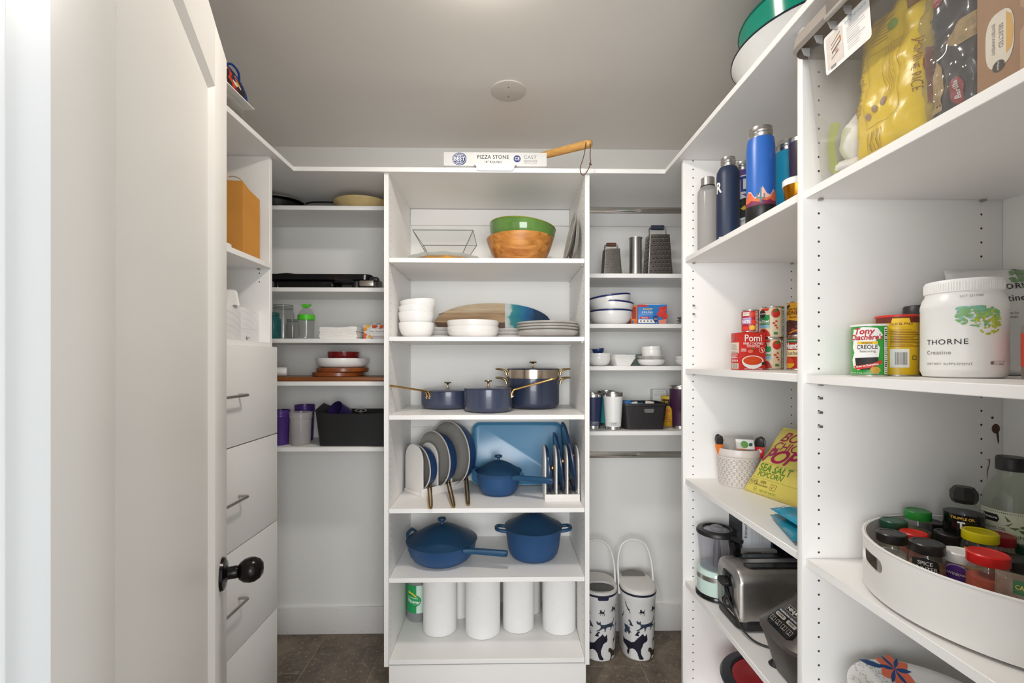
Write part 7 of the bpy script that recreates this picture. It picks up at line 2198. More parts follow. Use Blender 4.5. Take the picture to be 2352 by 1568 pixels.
decal('lettering', bl2, white_ink, at2d(text2d('NINJA', 0.0135, 0.03), -0.008, 0.0585), pms, 0.0014)

# ---- red pot on the bottom shelf
rp = thing('red_pot', 'red pot with black rim and red lid on the lowest right shelf', 'pot', (0.872, 1.455, A5))
lathe('body', rp, M('red_enamel', '#b3101c', 0.15, var=0.03, coat=0.4), [(0, 0), (0.105, 0), (0.115, 0.004), (0.150, 0.17), (0, 0.17)], 64)
lathe('rim', rp, M('rim_charcoal', '#2b2d33', 0.3, var=0.05), [(0.120, 0.172), (0.150, 0.168), (0.158, 0.174), (0.160, 0.182), (0.154, 0.190), (0.128, 0.192), (0.122, 0.186)], 64)
lathe('lid', rp, M('red_lid', '#c01423', 0.08, var=0.04, coat=0.5), [(0.124, 0.184), (0.112, 0.186), (0.100, 0.182), (0.06, 0.190), (0, 0.194)], 64)
lathe('lid_knob', rp, black, [(0, 0.193), (0.010, 0.193), (0.009, 0.205), (0.02, 0.209), (0.02, 0.217), (0, 0.219)], 28)

# ================================================================== right wall, near bay
# ---- clear lidded bin and its contents
bz = C1
cb3 = thing('clear_storage_bin', 'clear plastic storage bin with grey latching lid, upper right', 'bin', (0, 0, bz))
binp = GLASS('bin_clear', '#fbfafa', rough=0.04, haze=0.12, hazecol='#f0eeea')
def bsq(x0, x1, y0, y1, z, r=0.02):
    cx, cy = (x0 + x1) / 2, (y0 + y1) / 2
    return [(p[0] + cx, p[1] + cy, z) for p in rrect(x1 - x0, y1 - y0, r, 4)]
loft('bin_body', cb3, binp, [bsq(0.692, 1.095, 0.575, 0.992, 0.001), bsq(0.668, 1.118, 0.552, 1.006, 0.300)], cap1=False, smooth=40)
grlid = M('lid_taupe', '#a39a92', 0.4, var=0.03)
loft('lid_rim', cb3, grlid, [bsq(0.648, 1.130, 0.535, 1.0185, 0.296, 0.03), bsq(0.640, 1.134, 0.530, 1.0188, 0.302, 0.03), bsq(0.644, 1.132, 0.534, 1.0186, 0.328, 0.03), bsq(0.665, 1.115, 0.555, 1.000, 0.330, 0.02)], cap0=False, smooth=40)
ribm = GLASS('bin_rib', '#e9e9e9', haze=0.5, hazecol='#d9d9da')
for y_ in (0.985, 0.945, 0.905, 0.865):
    prism('rim_rib', cb3, ribm, [(0, 0), (0.018, 0), (0.018, -0.018), (0.007, -0.015)], 0.0025, (0.650, y_, 0.297), (1, 0, 0), (0, 0, 1))
box('latch', cb3, M('latch_grey', '#7b736c', 0.4), 0.632, 0.6395, 0.66, 0.885, 0.286, 0.326, 0.003)
tube('latch_bar', cb3, M('latch_light', '#a8a19a', 0.35), [(0.6345, 0.885, 0.288), (0.6345, 0.66, 0.288)], 0.0055, 10)
def binface(Y, Z):
    return Vector((0.692 - 0.024 * (Z / 0.30) - 0.0005, Y, Z))
def bmapf(x, y, e):
    return Vector((0.692 - 0.024 * (y / 0.30) - e, 0.881 - x, y))
decal('label_sticker', cb3, paper, poly2d([(p[0], p[1] + 0.2475) for p in rrect(0.118, 0.078, 0.006)]), bmapf, 0.0012)
decal('label_photo', cb3, M('photo_beige', '#d9cfc6', 0.5, var=0.08, scale=60), rect2d(-0.053, 0.216, -0.008, 0.280), bmapf, 0.0015)
decal('photo_shapes', cb3, M('photo_brown', '#6d5a4c', 0.5), poly2d([(-0.040, 0.258), (-0.014, 0.270), (-0.014, 0.2715), (-0.040, 0.2595)], [(-0.040, 0.250), (-0.014, 0.262), (-0.014, 0.264), (-0.040, 0.252)], [(-0.038, 0.241), (-0.014, 0.252), (-0.012, 0.256), (-0.038, 0.245)], [(-0.040, 0.232), (-0.020, 0.238), (-0.020, 0.2395), (-0.040, 0.2335)]), bmapf, 0.0018)
decal('photo_shapes', cb3, M('photo_orange', '#d98c2c', 0.5), rect2d(-0.016, 0.254, -0.012, 0.262), bmapf, 0.0018)
decal('photo_shapes', cb3, M('photo_pink', '#c99a8d', 0.5), poly2d(ell(-0.026, 0.242, 0.004)), bmapf, 0.0019)
decal('barcode_bars', cb3, inkg, bars2d(-0.044, 0.2125, -0.028, 0.219, 9), bmapf, 0.0019)
decal('lettering', cb3, M('label_blue', '#a9bfcb', 0.5), at2d(text2d('brightroom', 0.0115, 0.0, 1.0), 0.026, 0.277), bmapf, 0.0016)
decal('label_lines', cb3, lg, bars2d(0.002, 0.222, 0.050, 0.266, 10, 0.3, 4, False), bmapf, 0.0016)

rice = M('rice_yellow', '#e3c21f', 0.3, var=0.05, scale=8)
rice_b = M('rice_brown', '#8a5a1e', 0.5)
yink = M('ochre_ink', '#a07f16', 0.5)
rb_ = thing('rice_bag', 'yellow jasmine rice bag inside the clear bin', 'rice bag', (0, 0, bz))
ro_, rr_, ru_ = Vector((0.735, 0.842, 0.003)), Vector((0.06, -1, 0)).normalized(), Vector((0.06, 0.0, 1)).normalized()
_, rf = pouch('bag', rb_, rice, 0.155, 0.288, 0.030, ro_, rr_, ru_, 0.010, 2, 20, 28, 1.0)
decal('lettering', rb_, rice_b, at2d(text2d('JASMINE RICE', 0.0175, 0.02, 0.9), 0.060, 0.128, -pi / 2), rf, 0.002, 0.006, 0.006)
decal('side_band', rb_, M('rice_band', '#9a3b1c', 0.5), rect2d(0.0695, 0.055, 0.0755, 0.15), rf, 0.0014, 0.006, 0.01)
decal('cooking_panel', rb_, yink, frame2d(-0.040, 0.060, 0.030, 0.200, 0.0009), rf, 0.002, 0.006, 0.006)
decal('panel_text', rb_, yink, bars2d(0.000, 0.100, 0.026, 0.195, 5, 0.25, 4, True), rf, 0.002, 0.006, 0.006)
decal('panel_text', rb_, yink, bars2d(-0.072, 0.100, -0.046, 0.240, 22, 0.3, 5, False), rf, 0.002, 0.006, 0.006)
decal('panel_text', rb_, yink, bars2d(-0.030, 0.215, 0.020, 0.262, 9, 0.35, 7, False), rf, 0.002, 0.006, 0.006)
decal('panel_text', rb_, yink, bars2d(-0.030, 0.012, 0.004, 0.050, 5, 0.3, 8, True), rf, 0.002, 0.006, 0.006)
decal('pot_icon', rb_, M('icon_mauve', '#9a7c6e', 0.5), poly2d(ell(-0.032, 0.083, 0.005, 0.007), ell(-0.016, 0.090, 0.005, 0.007), ell(0.0, 0.097, 0.006, 0.008)), rf, 0.0022, 0.006, 0.006)
decal('seal', rb_, M('seal_green', '#7d9a2c', 0.5), poly2d(ell(0.012, 0.232, 0.009)), rf, 0.0022, 0.006, 0.006)
decal('brand_patch', rb_, rice_b, at2d(rect2d(-0.012, -0.02, 0.012, 0.02), 0.052, 0.258), rf, 0.002, 0.006, 0.006)
decal('brand_patch', rb_, M('rice_ochre', '#c99a17', 0.5), poly2d([(-0.060, 0.262), (-0.012, 0.270), (0.0, 0.283), (-0.045, 0.283)]), rf, 0.002, 0.006, 0.006)

navp = M('pasta_navy', '#1a2233', 0.18, var=0.35, scale=25, coat=0.6)
pst = M('pasta_tan', '#b99b66', 0.5, var=0.25, scale=90)
pb2 = thing('pasta_bag', 'dark navy pasta bag with clear crinkled front inside the bin', 'pasta bag', (0, 0, bz))
po_, pr_2 = Vector((0.742, 0.722, 0.003)), Vector((0.10, -1, 0)).normalized()
_, pf2 = pouch('bag', pb2, navp, 0.085, 0.290, 0.024, po_, pr_2, Vector((0.02, 0, 1)), 0.012, 7, 16, 28, 1.0)
decal('logo_oval', pb2, M('logo_red', '#a52b31', 0.4), poly2d(ell(0.008, 0.042, 0.011, 0.021)), pf2, 0.002, 0.005, 0.005)
decal('lettering', pb2, white_ink, at2d(text2d('Barilla', 0.0125, 0.02, 0.9, 0.2), 0.008, 0.042, pi / 2), pf2, 0.0026, 0.005, 0.005)
decal('logo_oval', pb2, M('logo_red', '#a52b31', 0.4), poly2d(ell(-0.020, 0.205, 0.010, 0.012)), pf2, 0.002, 0.005, 0.005)
decal('pasta_window', pb2, pst, poly2d([(-0.010, 0.125), (0.004, 0.142), (0.012, 0.150), (0.038, 0.150), (0.039, 0.115), (0.012, 0.108)]), pf2, 0.002, 0.005, 0.005)
decal('pasta_window', pb2, pst, poly2d([(-0.036, 0.02), (-0.022, 0.025), (-0.014, 0.07), (-0.026, 0.11), (-0.037, 0.09)]), pf2, 0.0018, 0.005, 0.005)
decal('side_text', pb2, inkg, bars2d(-0.038, 0.10, -0.030, 0.26, 14, 0.3, 9, False), pf2, 0.002, 0.005, 0.005)
film = GLASS('crinkle_film', '#f4f4f4', rough=0.05, haze=0.06)
pouch('clear_film', pb2, film, 0.088, 0.275, 0.034, po_ + Vector((-0.004, 0, 0.004)), pr_2, Vector((0.02, 0, 1)), 0.018, 12, 18, 30, -0.2)

kx = thing('cracker_box', 'brown kraft box with cream oval label inside the bin', 'box', (0, 0, bz))
krf = M('kraft_box', '#a9815f', 0.65, var=0.05, scale=12)
box('carton', kx, krf, 0.715, 1.05, 0.590, 0.676, 0.003, 0.292, 0.0015)
pmx = pmap((0.715, 0.633, 0), *WEST)
decal('label_oval', kx, M('label_cream', '#e6ddca', 0.5), poly2d([(0.019 * (abs(cos(a)) ** 0.7) * (1 if cos(a) > 0 else -1) - 0.011, 0.078 + 0.040 * (abs(sin(a)) ** 0.7) * (1 if sin(a) > 0 else -1)) for a in [2 * pi * i / 28 for i in range(28)]]), pmx, 0.0006)
decal('label_stripe', kx, M('label_gold', '#dca73a', 0.5), poly2d([(-0.002, 0.052), (0.005, 0.058), (0.0075, 0.078), (0.005, 0.103), (-0.002, 0.112)]), pmx, 0.0009)
decal('lettering', kx, inkg, at2d(text2d('SELECTED', 0.0085, 0.0, 0.9), -0.009, 0.082, -pi / 2), pmx, 0.0009)
decal('lettering', kx, inkg, at2d(text2d('ENTERTAINMENT', 0.0065, 0.0, 0.9), -0.019, 0.082, -pi / 2), pmx, 0.0009)
decal('label_disc', kx, ink, poly2d(ell(-0.012, 0.040, 0.008)), pmx, 0.0012)
decal('lettering', kx, white_ink, at2d(text2d('Maker', 0.005, 0.02), -0.012, 0.040, -pi / 2), pmx, 0.0015)
decal('side_flap', kx, M('kraft_light', '#bb9570', 0.6), poly2d([(0.0155, 0.004), (0.043, 0.004), (0.043, 0.28), (0.0155, 0.28), (0.0155, 0.105), (0.021, 0.098), (0.021, 0.078), (0.0155, 0.070)]), pmx, 0.0006)
bagw = M('white_bag', '#e8e6e3', 0.5, var=0.03, bump=0.3, bscale=40)
for i, (c, s, lab) in enumerate((((0.752, 0.955, 0.085), (0.030, 0.030, 0.050), 'white lumpy bag in the corner of the clear bin, upper'), ((0.742, 0.948, 0.022), (0.040, 0.036, 0.0185), 'white flat bag on the bottom of the clear bin'))):
    t = thing('small_white_bag', lab, 'bag', (c[0], c[1], bz + c[2]), group='white bags in the bin')
    bm = bmesh.new()
    bmesh.ops.create_icosphere(bm, subdivisions=3, radius=1)
    for v in bm.verts:
        q = v.co.copy()
        k = 1 + 0.22 * noise.noise(q * 2 + Vector((i * 5, 0, 0)))
        v.co = Vector((q.x * s[0] * k, q.y * s[1] * k, q.z * s[2] * k))
    mk('bag', bm, bagw, t, 60)
lf = thing('green_film_scrap', 'pale yellow-green plastic film in the corner of the clear bin', 'plastic film', (0.706, 0.955, bz + 0.004))
prism('film', lf, GLASS('lime_film', '#eaf0b0', haze=0.35, hazecol='#dfe59a'), [(0.012, 0.0), (-0.018, 0.02), (-0.028, 0.085), (-0.020, 0.125), (-0.006, 0.120), (0.010, 0.110), (-0.006, 0.075), (0.004, 0.03)], 0.001, (0, 0, 0), (0, -1, 0), (0.02, 0, 1))

# ---- middle shelf: seasoning tins, supplement tub, pouch
t = thing('seasoning_can', 'green creole seasoning canister with white lid', 'canister', (0.778, 0.957, C2))
r, h = 0.0315, 0.109
lathe('can', t, M('seasoning_green', '#2c9a36', 0.35, var=0.03), [(0, 0.003), (r - 0.0005, 0.003), (r - 0.0005, h - 0.004), (0, h - 0.004)], 48)
lathe('lid', t, wplastic, [(0, h - 0.0045), (r + 0.0005, h - 0.0045), (r + 0.001, h - 0.001), (r - 0.001, h), (0, h)], 48)
lathe('can_rim', t, tin, [(r - 0.004, 0), (r + 0.0003, 0.0005), (r + 0.0005, 0.003), (r - 0.003, 0.0035)], 48)
cm = cmap(r, facing(0.778, 0.957, -6))
decal('chef_print', t, paper, poly2d([(-0.026, 0.018), (-0.016, 0.012), (0.0, 0.020), (0.020, 0.040), (0.022, 0.060), (0.014, 0.072), (0.018, 0.078), (-0.026, 0.078), (-0.029, 0.060), (-0.024, 0.050), (-0.030, 0.034)]), cm, 0.0003, 0.004)
decal('title_back', t, paper, poly2d([(-0.030, 0.074), (0.026, 0.078), (0.028, 0.086), (0.018, 0.100), (-0.006, 0.103), (-0.026, 0.098)]), cm, 0.0004, 0.004)
sred = M('script_red', '#b81f2e', 0.5)
decal('lettering', t, sred, at2d(text2d("Tony", 0.0175, 0.03, 0.95, 0.2), -0.006, 0.0935), cm, 0.0008, 0.004)
decal('lettering', t, sred, at2d(text2d("Chachere's", 0.0155, 0.03, 0.86, 0.2), -0.003, 0.081), cm, 0.0008, 0.004)
decal('ribbon', t, eyel, rect2d(-0.017, 0.067, 0.018, 0.0725), cm, 0.0006, 0.004)
decal('lettering', t, ink, at2d(text2d('Original', 0.0055, 0.01), 0.0, 0.0697), cm, 0.0009, 0.004)
decal('lettering', t, ink, at2d(text2d('CREOLE', 0.0125, 0.01, 0.80), 0.0, 0.0605), cm, 0.0008, 0.004)
decal('lettering', t, ink, at2d(text2d('Seasoning', 0.0068, 0.0), 0.001, 0.052), cm, 0.0008, 0.004)
decal('cauldron', t, ink, poly2d([(-0.022, 0.038), (0.019, 0.040), (0.018, 0.024), (0.008, 0.014), (-0.010, 0.013), (-0.020, 0.022)]), cm, 0.0007, 0.004)
decal('banner', t, ered, poly2d([(-0.024, 0.021), (0.006, 0.026), (0.025, 0.034), (0.026, 0.027), (0.006, 0.018), (-0.020, 0.013)]), cm, 0.001, 0.004)
decal('lettering', t, white_ink, at2d(text2d('Great on Everything', 0.0052, 0.03, 0.9), 0.0, 0.0225, 0.18), cm, 0.0013, 0.004)
decal('badge', t, M('badge_gold', '#c9a13c', 0.5), poly2d(ell(0.014, 0.013, 0.009, 0.0075)), cm, 0.0011, 0.004)
decal('lettering', t, paper, at2d(text2d('NET WT 8 OZ. (227 GRAMS)', 0.0045, 0.02), -0.008, 0.0065), cm, 0.0008, 0.004)
decal('facts_panel', t, paper, rect2d(0.032, 0.005, 0.042, 0.102), cm, 0.0004, 0.004)
decal('facts_lines', t, ink, bars2d(0.033, 0.007, 0.0415, 0.100, 22, 0.5, 8, False), cm, 0.0008, 0.004)
tx_, ty_ = 0.846, 0.966
t = thing('taco_seasoning_can', 'yellow taco seasoning canister with red lid behind the green one', 'canister', (tx_, ty_, C2))
r, h = 0.0372, 0.129
lathe('can', t, M('taco_yellow', '#e6bb1c', 0.35, var=0.05, scale=10), [(0, 0.003), (r - 0.0005, 0.003), (r - 0.0005, h - 0.004), (0, h - 0.004)], 48)
lathe('lid', t, M('taco_lid', '#d32f1e', 0.35), [(0, h - 0.0045), (r + 0.0005, h - 0.0045), (r + 0.001, h - 0.001), (r - 0.001, h), (0, h)], 48)
lathe('can_rim', t, tin, [(r - 0.004, 0), (r + 0.0003, 0.0005), (r + 0.0005, 0.003), (r - 0.003, 0.0035)], 48)
cm = cmap(r, facing(tx_, ty_, 14))
decal('top_band', t, M('taco_brown', '#6a2418', 0.5), rect2d(-0.055, 0.112, 0.055, 0.1245), cm, 0.0003, 0.005)
decal('brand_plate', t, eyel, poly2d([(-0.021, 0.107), (-0.018, 0.113), (-0.016, 0.121), (0.012, 0.121), (0.014, 0.113), (0.018, 0.107), (0.006, 0.1035), (-0.009, 0.1035)]), cm, 0.0006, 0.005)
decal('lettering', t, rice_b, at2d(text2d('OLD EL PASO', 0.0068, 0.03, 0.95), -0.001, 0.109), cm, 0.0009, 0.005)
decal('recipe_text', t, M('taco_ink', '#8a5a16', 0.5), bars2d(-0.020, 0.062, 0.046, 0.100, 11, 0.4, 2, False), cm, 0.0005, 0.005)
decal('barcode', t, paper, rect2d(-0.020, 0.018, 0.012, 0.057), cm, 0.0005, 0.005)
decal('barcode_bars', t, ink, bars2d(-0.012, 0.024, 0.009, 0.050, 16, 0.45, 3, True), cm, 0.0008)
decal('recycle_mark', t, ink, frame2d(0.018, 0.034, 0.027, 0.043, 0.0012), cm, 0.0007)
t = thing('spice_shaker', 'black-capped shaker half hidden behind the supplement tub', 'shaker', (0.908, 0.980, C2))
lathe('jar', t, M('shaker_brown', '#6a4a33', 0.4), [(0, 0), (0.026, 0), (0.027, 0.003), (0.027, 0.118), (0, 0.118)], 32)
lathe('cap', t, black, [(0, 0.1175), (0.0275, 0.1175), (0.0275, 0.149), (0.025, 0.152), (0, 0.152)], 32)
jx, jy = 0.878, 0.856
t = thing('supplement_tub', 'large white creatine tub with screw lid and green splash print', 'tub', (jx, jy, C2))
lathe('tub', t, wplastic, [(0, 0.001), (0.052, 0), (0.058, 0.003), (0.062, 0.014), (0.0615, 0.016), (0.0612, 0.130), (0.0618, 0.132), (0.0612, 0.138), (0.058, 0.150), (0.0545, 0.156), (0.0540, 0.160), (0, 0.160)], 64)
lathe('lid', t, M('lid_white', '#f1f0ed', 0.4, var=0.01), [(0, 0.1595), (0.0535, 0.1595), (0.0555, 0.161), (0.0555, 0.180), (0.0535, 0.1835), (0, 0.1845)], 64)
bm = bmesh.new()
for k in range(90):
    a = 2 * pi * k / 90
    p = Vector((0.0556 * cos(a), 0.0556 * sin(a), 0))
    bm_box(bm, p.x - 0.0004, p.x + 0.0004, p.y - 0.0004, p.y + 0.0004, 0.163, 0.178)
ribs = mk('lid_ribs', bm, MATS['lid_white'], t, 0)
ribs['kind'] = 'stuff'
cm = cmap(0.0615, facing(jx, jy, 0))
decal('lettering', t, ink, at2d(text2d('THORNE', 0.0140, 0.0, 1.05, 0, 'LEFT', 1.12), -0.056, 0.067), cm, 0.0006, 0.004)
decal('lettering', t, inkg, at2d(text2d('Creatine', 0.0105, 0.0, 1.0, 0, 'LEFT', 1.1), -0.056, 0.0475), cm, 0.0006, 0.004)
decal('lettering', t, inkg, at2d(text2d('DIETARY SUPPLEMENT', 0.0058, 0.0, 1.05, 0, 'LEFT', 1.15), -0.056, 0.0265), cm, 0.0006, 0.004)
decal('lettering', t, inkg, at2d(text2d('NET WT 23.9\nOZ (680g)', 0.0042, 0.0), 0.052, 0.0285), cm, 0.0006, 0.004)
decal('lettering', t, inkg, at2d(text2d('LOT 2217085', 0.0056, 0.0, 1.0), 0.012, 0.150), cmap(0.0605, facing(jx, jy, 0), 0.0, taper=-0.0), 0.0006, 0.004)
decal('seal', t, inkg, poly2d(ell(0.040, 0.0285, 0.003, 0.0035, 6)), cm, 0.0006, 0.004)
rd = random.Random(7)
for c_, (cx, cy, w_, h_), n_ in (('#7fb9a3', (0.012, 0.122, 0.022, 0.016), 70), ('#7fb070', (0.022, 0.114, 0.032, 0.020), 90), ('#b5bd2a', (0.036, 0.104, 0.020, 0.024), 80)):
    P = []
    for k in range(n_):
        a, q = rd.uniform(0, 2 * pi), sqrt(rd.random())
        P.append(ell(cx + w_ * q * cos(a), cy + h_ * q * sin(a) * (0.8 if sin(a) > 0 else 1.0), rd.uniform(0.0010, 0.0042), rd.uniform(0.0008, 0.0034), 8))
    P = [[(x_, min(y_, 0.1315)) for x_, y_ in p] for p in P]
    bm = bmesh.new()
    for p in P:
        bmesh.ops.delete
        vs = [bm.verts.new((x_, y_, 0)) for x_, y_ in p]
        bm.faces.new(vs)
    decal('splash_print', t, M('splash' + c_, c_, 0.5, var=0.15, scale=80), bm, cm, 0.0004 + 0.00002 * n_ / 10, 0.004)
pw_ = thing('supplement_pouch', 'large white supplement pouch standing behind the tub', 'pouch', (0, 0, C2))
wp = M('pouch_white', '#dedddb', 0.35, var=0.02)
_, wpf = pouch('pouch', pw_, wp, 0.168, 0.232, 0.020, (1.052, 0.940, 0.001), Vector((1, -0.12, 0)), Vector((0, 0.15, 1)), 0.006, 4, 18, 20, 0.8)
decal('lettering', pw_, ink, at2d(text2d('THORNE', 0.0165, 0.02, 1.1, 0.0, 'LEFT', 1.15), -0.012, 0.186, 0.05), wpf, 0.0018, 0.006, 0.006)
decal('lettering', pw_, ink, at2d(text2d('Creatine', 0.0205, 0.0, 1.05, 0.0, 'LEFT', 1.05), -0.030, 0.160, 0.05), wpf, 0.0018, 0.006, 0.006)
decal('lettering', pw_, inkg, at2d(text2d('made for\nathletes', 0.0085, 0.0, 1.0, 0, 'LEFT'), 0.000, 0.125, 0.05), wpf, 0.0018, 0.006, 0.006)
rd = random.Random(17)
bm = bmesh.new()
for k in range(26):
    bm.faces.new([bm.verts.new((x_, y_, 0)) for x_, y_ in ell(0.050 + rd.uniform(-0.02, 0.02), 0.215 + rd.uniform(-0.022, 0.012), rd.uniform(0.002, 0.008), rd.uniform(0.002, 0.006), 9)])
decal('splash_print', pw_, M('splash_leaf', '#7da070', 0.5, var=0.2), bm, wpf, 0.0018, 0.008, 0.008)
sy_ = thing('seasoning_jar', 'glass jar with red spicy soy label at the right edge', 'jar', (0.930, 0.752, C2))
lathe('jar', sy_, GLASS('jar_salt', '#e6dcd5', haze=0.4, hazecol='#d5c9c0'), [(0, 0), (0.036, 0), (0.038, 0.003), (0.038, 0.09), (0.034, 0.10), (0.030, 0.106), (0, 0.107)], 40)
lathe('label_wrap', sy_, M('label_coral', '#c9422f', 0.5, var=0.03), [(0.0382, 0.022), (0.0388, 0.022), (0.0388, 0.080), (0.0382, 0.080)], 40)
lathe('lid', sy_, M('jar_lid_cream', '#dcd3c8', 0.4), [(0, 0.106), (0.031, 0.106), (0.031, 0.120), (0, 0.121)], 36)
cm = cmap(0.0388, facing(0.930, 0.752, -34))
decal('lettering', sy_, white_ink, at2d(text2d('SPICY', 0.0145, 0.04, 0.95), -0.008, 0.052, pi / 2), cm, 0.0006, 0.003)
decal('lettering', sy_, white_ink, at2d(text2d('SOY', 0.0145, 0.04, 0.95), 0.008, 0.052, pi / 2), cm, 0.0006, 0.003)

# ---- spice turntable
cx_, cy_ = 0.910, 0.787
TR = 0.220
tt = thing('spice_turntable', 'large round white turntable tray with handle slot, full of spice jars', 'turntable', (cx_, cy_, C3))
lathe('turntable_base', tt, M('base_grey', '#bdb9b3', 0.5), [(0, 0.0), (0.150, 0.0), (0.150, 0.006), (0, 0.006)], 56)
trm = M('tray_white', '#e4e1dc', 0.4, var=0.01)
lathe('tray_floor', tt, M('tray_inner', '#cfc6bd', 0.5), [(0, 0.0062), (TR - 0.003, 0.0062), (TR - 0.003, 0.011), (0, 0.011)], 96)
# wall with a stadium-shaped slot
wa = facing(cx_, cy_, 0)
# slot centre direction as seen from the doorway: left of centre
slot_c = wa + radians(-62)
N = 160
H0, H1 = 0.006, 0.100
sl_hw, sl_hh, sl_z = 0.046, 0.0135, 0.066
bm = bmesh.new()
def vv(r_, a_, z_):
    return bm.verts.new((r_ * cos(a_), r_ * sin(a_), z_))
angs = []
for i in range(N):
    angs.append(slot_c + 2 * pi * i / N)
extra = []
for i in range(-14, 15):
    u_ = sl_hw * sin(pi / 2 * i / 14)
    extra.append(slot_c + u_ / TR)
lo_a, hi_a = slot_c - sl_hw / TR, slot_c + sl_hw / TR
angs = [a for a in [slot_c + (a - slot_c + pi) % (2 * pi) - pi for a in angs] if a < lo_a - 0.01 or a > hi_a + 0.01] + extra
angs.sort()
def slot_h(a_):
    u_ = abs((a_ - slot_c) * TR)
    if u_ >= sl_hw - 1e-6:
        return 0.0
    if u_ <= sl_hw - sl_hh:
        return sl_hh
    q = u_ - (sl_hw - sl_hh)
    return sqrt(max(0.0, sl_hh ** 2 - q ** 2))
cols = []
for a_ in angs:
    hh_ = slot_h(a_)
    zs = [H0, sl_z - hh_, sl_z + hh_, H1]
    cols.append(([vv(TR, a_, z) for z in zs], [vv(TR - 0.004, a_, z) for z in zs], abs((a_ - slot_c) * TR) <= sl_hw + 1e-6))
M_ = len(cols)
for i in range(M_):
    o1, i1, s1 = cols[i]
    o2, i2, s2 = cols[(i + 1) % M_]
    inslot = s1 and s2
    for k in range(3):
        if k == 1 and inslot:
            bm.faces.new((o1[1], i1[1], i2[1], o2[1]))
            bm.faces.new((o1[2], o2[2], i2[2], i1[2]))
            continue
        if k == 1 and not inslot:
            bm.faces.new((o1[1], o2[1], o2[2], o1[2])); bm.faces.new((i1[1], i1[2], i2[2], i2[1]))
            continue
        bm.faces.new((o1[k], o2[k], o2[k + 1], o1[k + 1]))
        bm.faces.new((i1[k], i1[k + 1], i2[k + 1], i2[k]))
    bm.faces.new((o1[3], o2[3], i2[3], i1[3]))
    bm.faces.new((o1[0], i1[0], i2[0], o2[0]))
bmesh.ops.remove_doubles(bm, verts=bm.verts[:], dist=1e-6)
bmesh.ops.recalc_face_normals(bm, faces=bm.faces[:])
mk('tray_wall', bm, trm, tt, 50)
lathe('tray_rim', tt, trm, [(TR - 0.0055, 0.0995), (TR + 0.0005, 0.0995), (TR + 0.0012, 0.1015), (TR - 0.002, 0.1035), (TR - 0.0055, 0.102)], 96)
ZT = C3 + 0.011
jg = GLASS('spice_glass', '#faf7f4', haze=0.06)
def spice(lab, px, py, zlid, r, lidm, fillm, ridge=True, lh=0.018, fillh=0.75, flat=False):
    """jar standing in the tray; px,py is where the lid's top centre shows"""
    Zr = zlid
    z = F * (HC - Zr) / (py - 828)
    xc = (px - 1176) / F * z
    X = xc * cos(TH) + z * sin(TH)
    Y = z * cos(TH) - xc * sin(TH)
    d = Vector((X - cx_, Y - cy_))
    lim = TR - 0.006 - r
    if d.length > lim:
        d = d.normalized() * lim
        X, Y = cx_ + d.x, cy_ + d.y
    h = Zr - ZT
    t = thing('spice_jar', lab, 'spice jar', (X, Y, ZT), group='spice jars on the turntable')
    hb = h - lh
    lathe('glass', t, jg, [(0, 0.0005), (r * 0.94, 0.0), (r, 0.003), (r, hb - 0.014), (r * 0.94, hb - 0.006), (r * 0.86, hb - 0.001), (r * 0.86, hb + 0.004)], 32)
    lathe('spice', t, fillm, [(0, 0.002), (r * 0.93, 0.002), (r * 0.955, 0.004), (r * 0.955, hb * fillh - 0.002), (r * 0.90, hb * fillh), (0, hb * fillh)], 32)
    lr_ = r * 0.98
    lathe('lid', t, lidm, [(0, hb), (lr_ - 0.0005, hb), (lr_, hb + 0.001), (lr_, h - 0.002), (lr_ - 0.0018, h), (lr_ - 0.006, h), (lr_ - 0.0065, h - 0.0008), (0, h - 0.0008)], 36)
    return t, r
lidb = M('spice_lid_black', '#211f1e', 0.35, var=0.08)
lidg = M('spice_lid_dkgreen', '#1d4a33', 0.35, var=0.05)
lidgb = M('spice_lid_green', '#1f7a2c', 0.35, var=0.05)
lidr = M('spice_lid_red', '#cf1f1c', 0.35, var=0.04)
liddr = M('spice_lid_darkred', '#9c1420', 0.35, var=0.04)
lidy = M('spice_lid_yellow', '#e8d616', 0.35, var=0.04)
lidw = M('spice_lid_white', '#ebe9e5', 0.35, var=0.02)
def fill(c):
    return M('spice' + c, c, 0.9, var=0.25, scale=120)
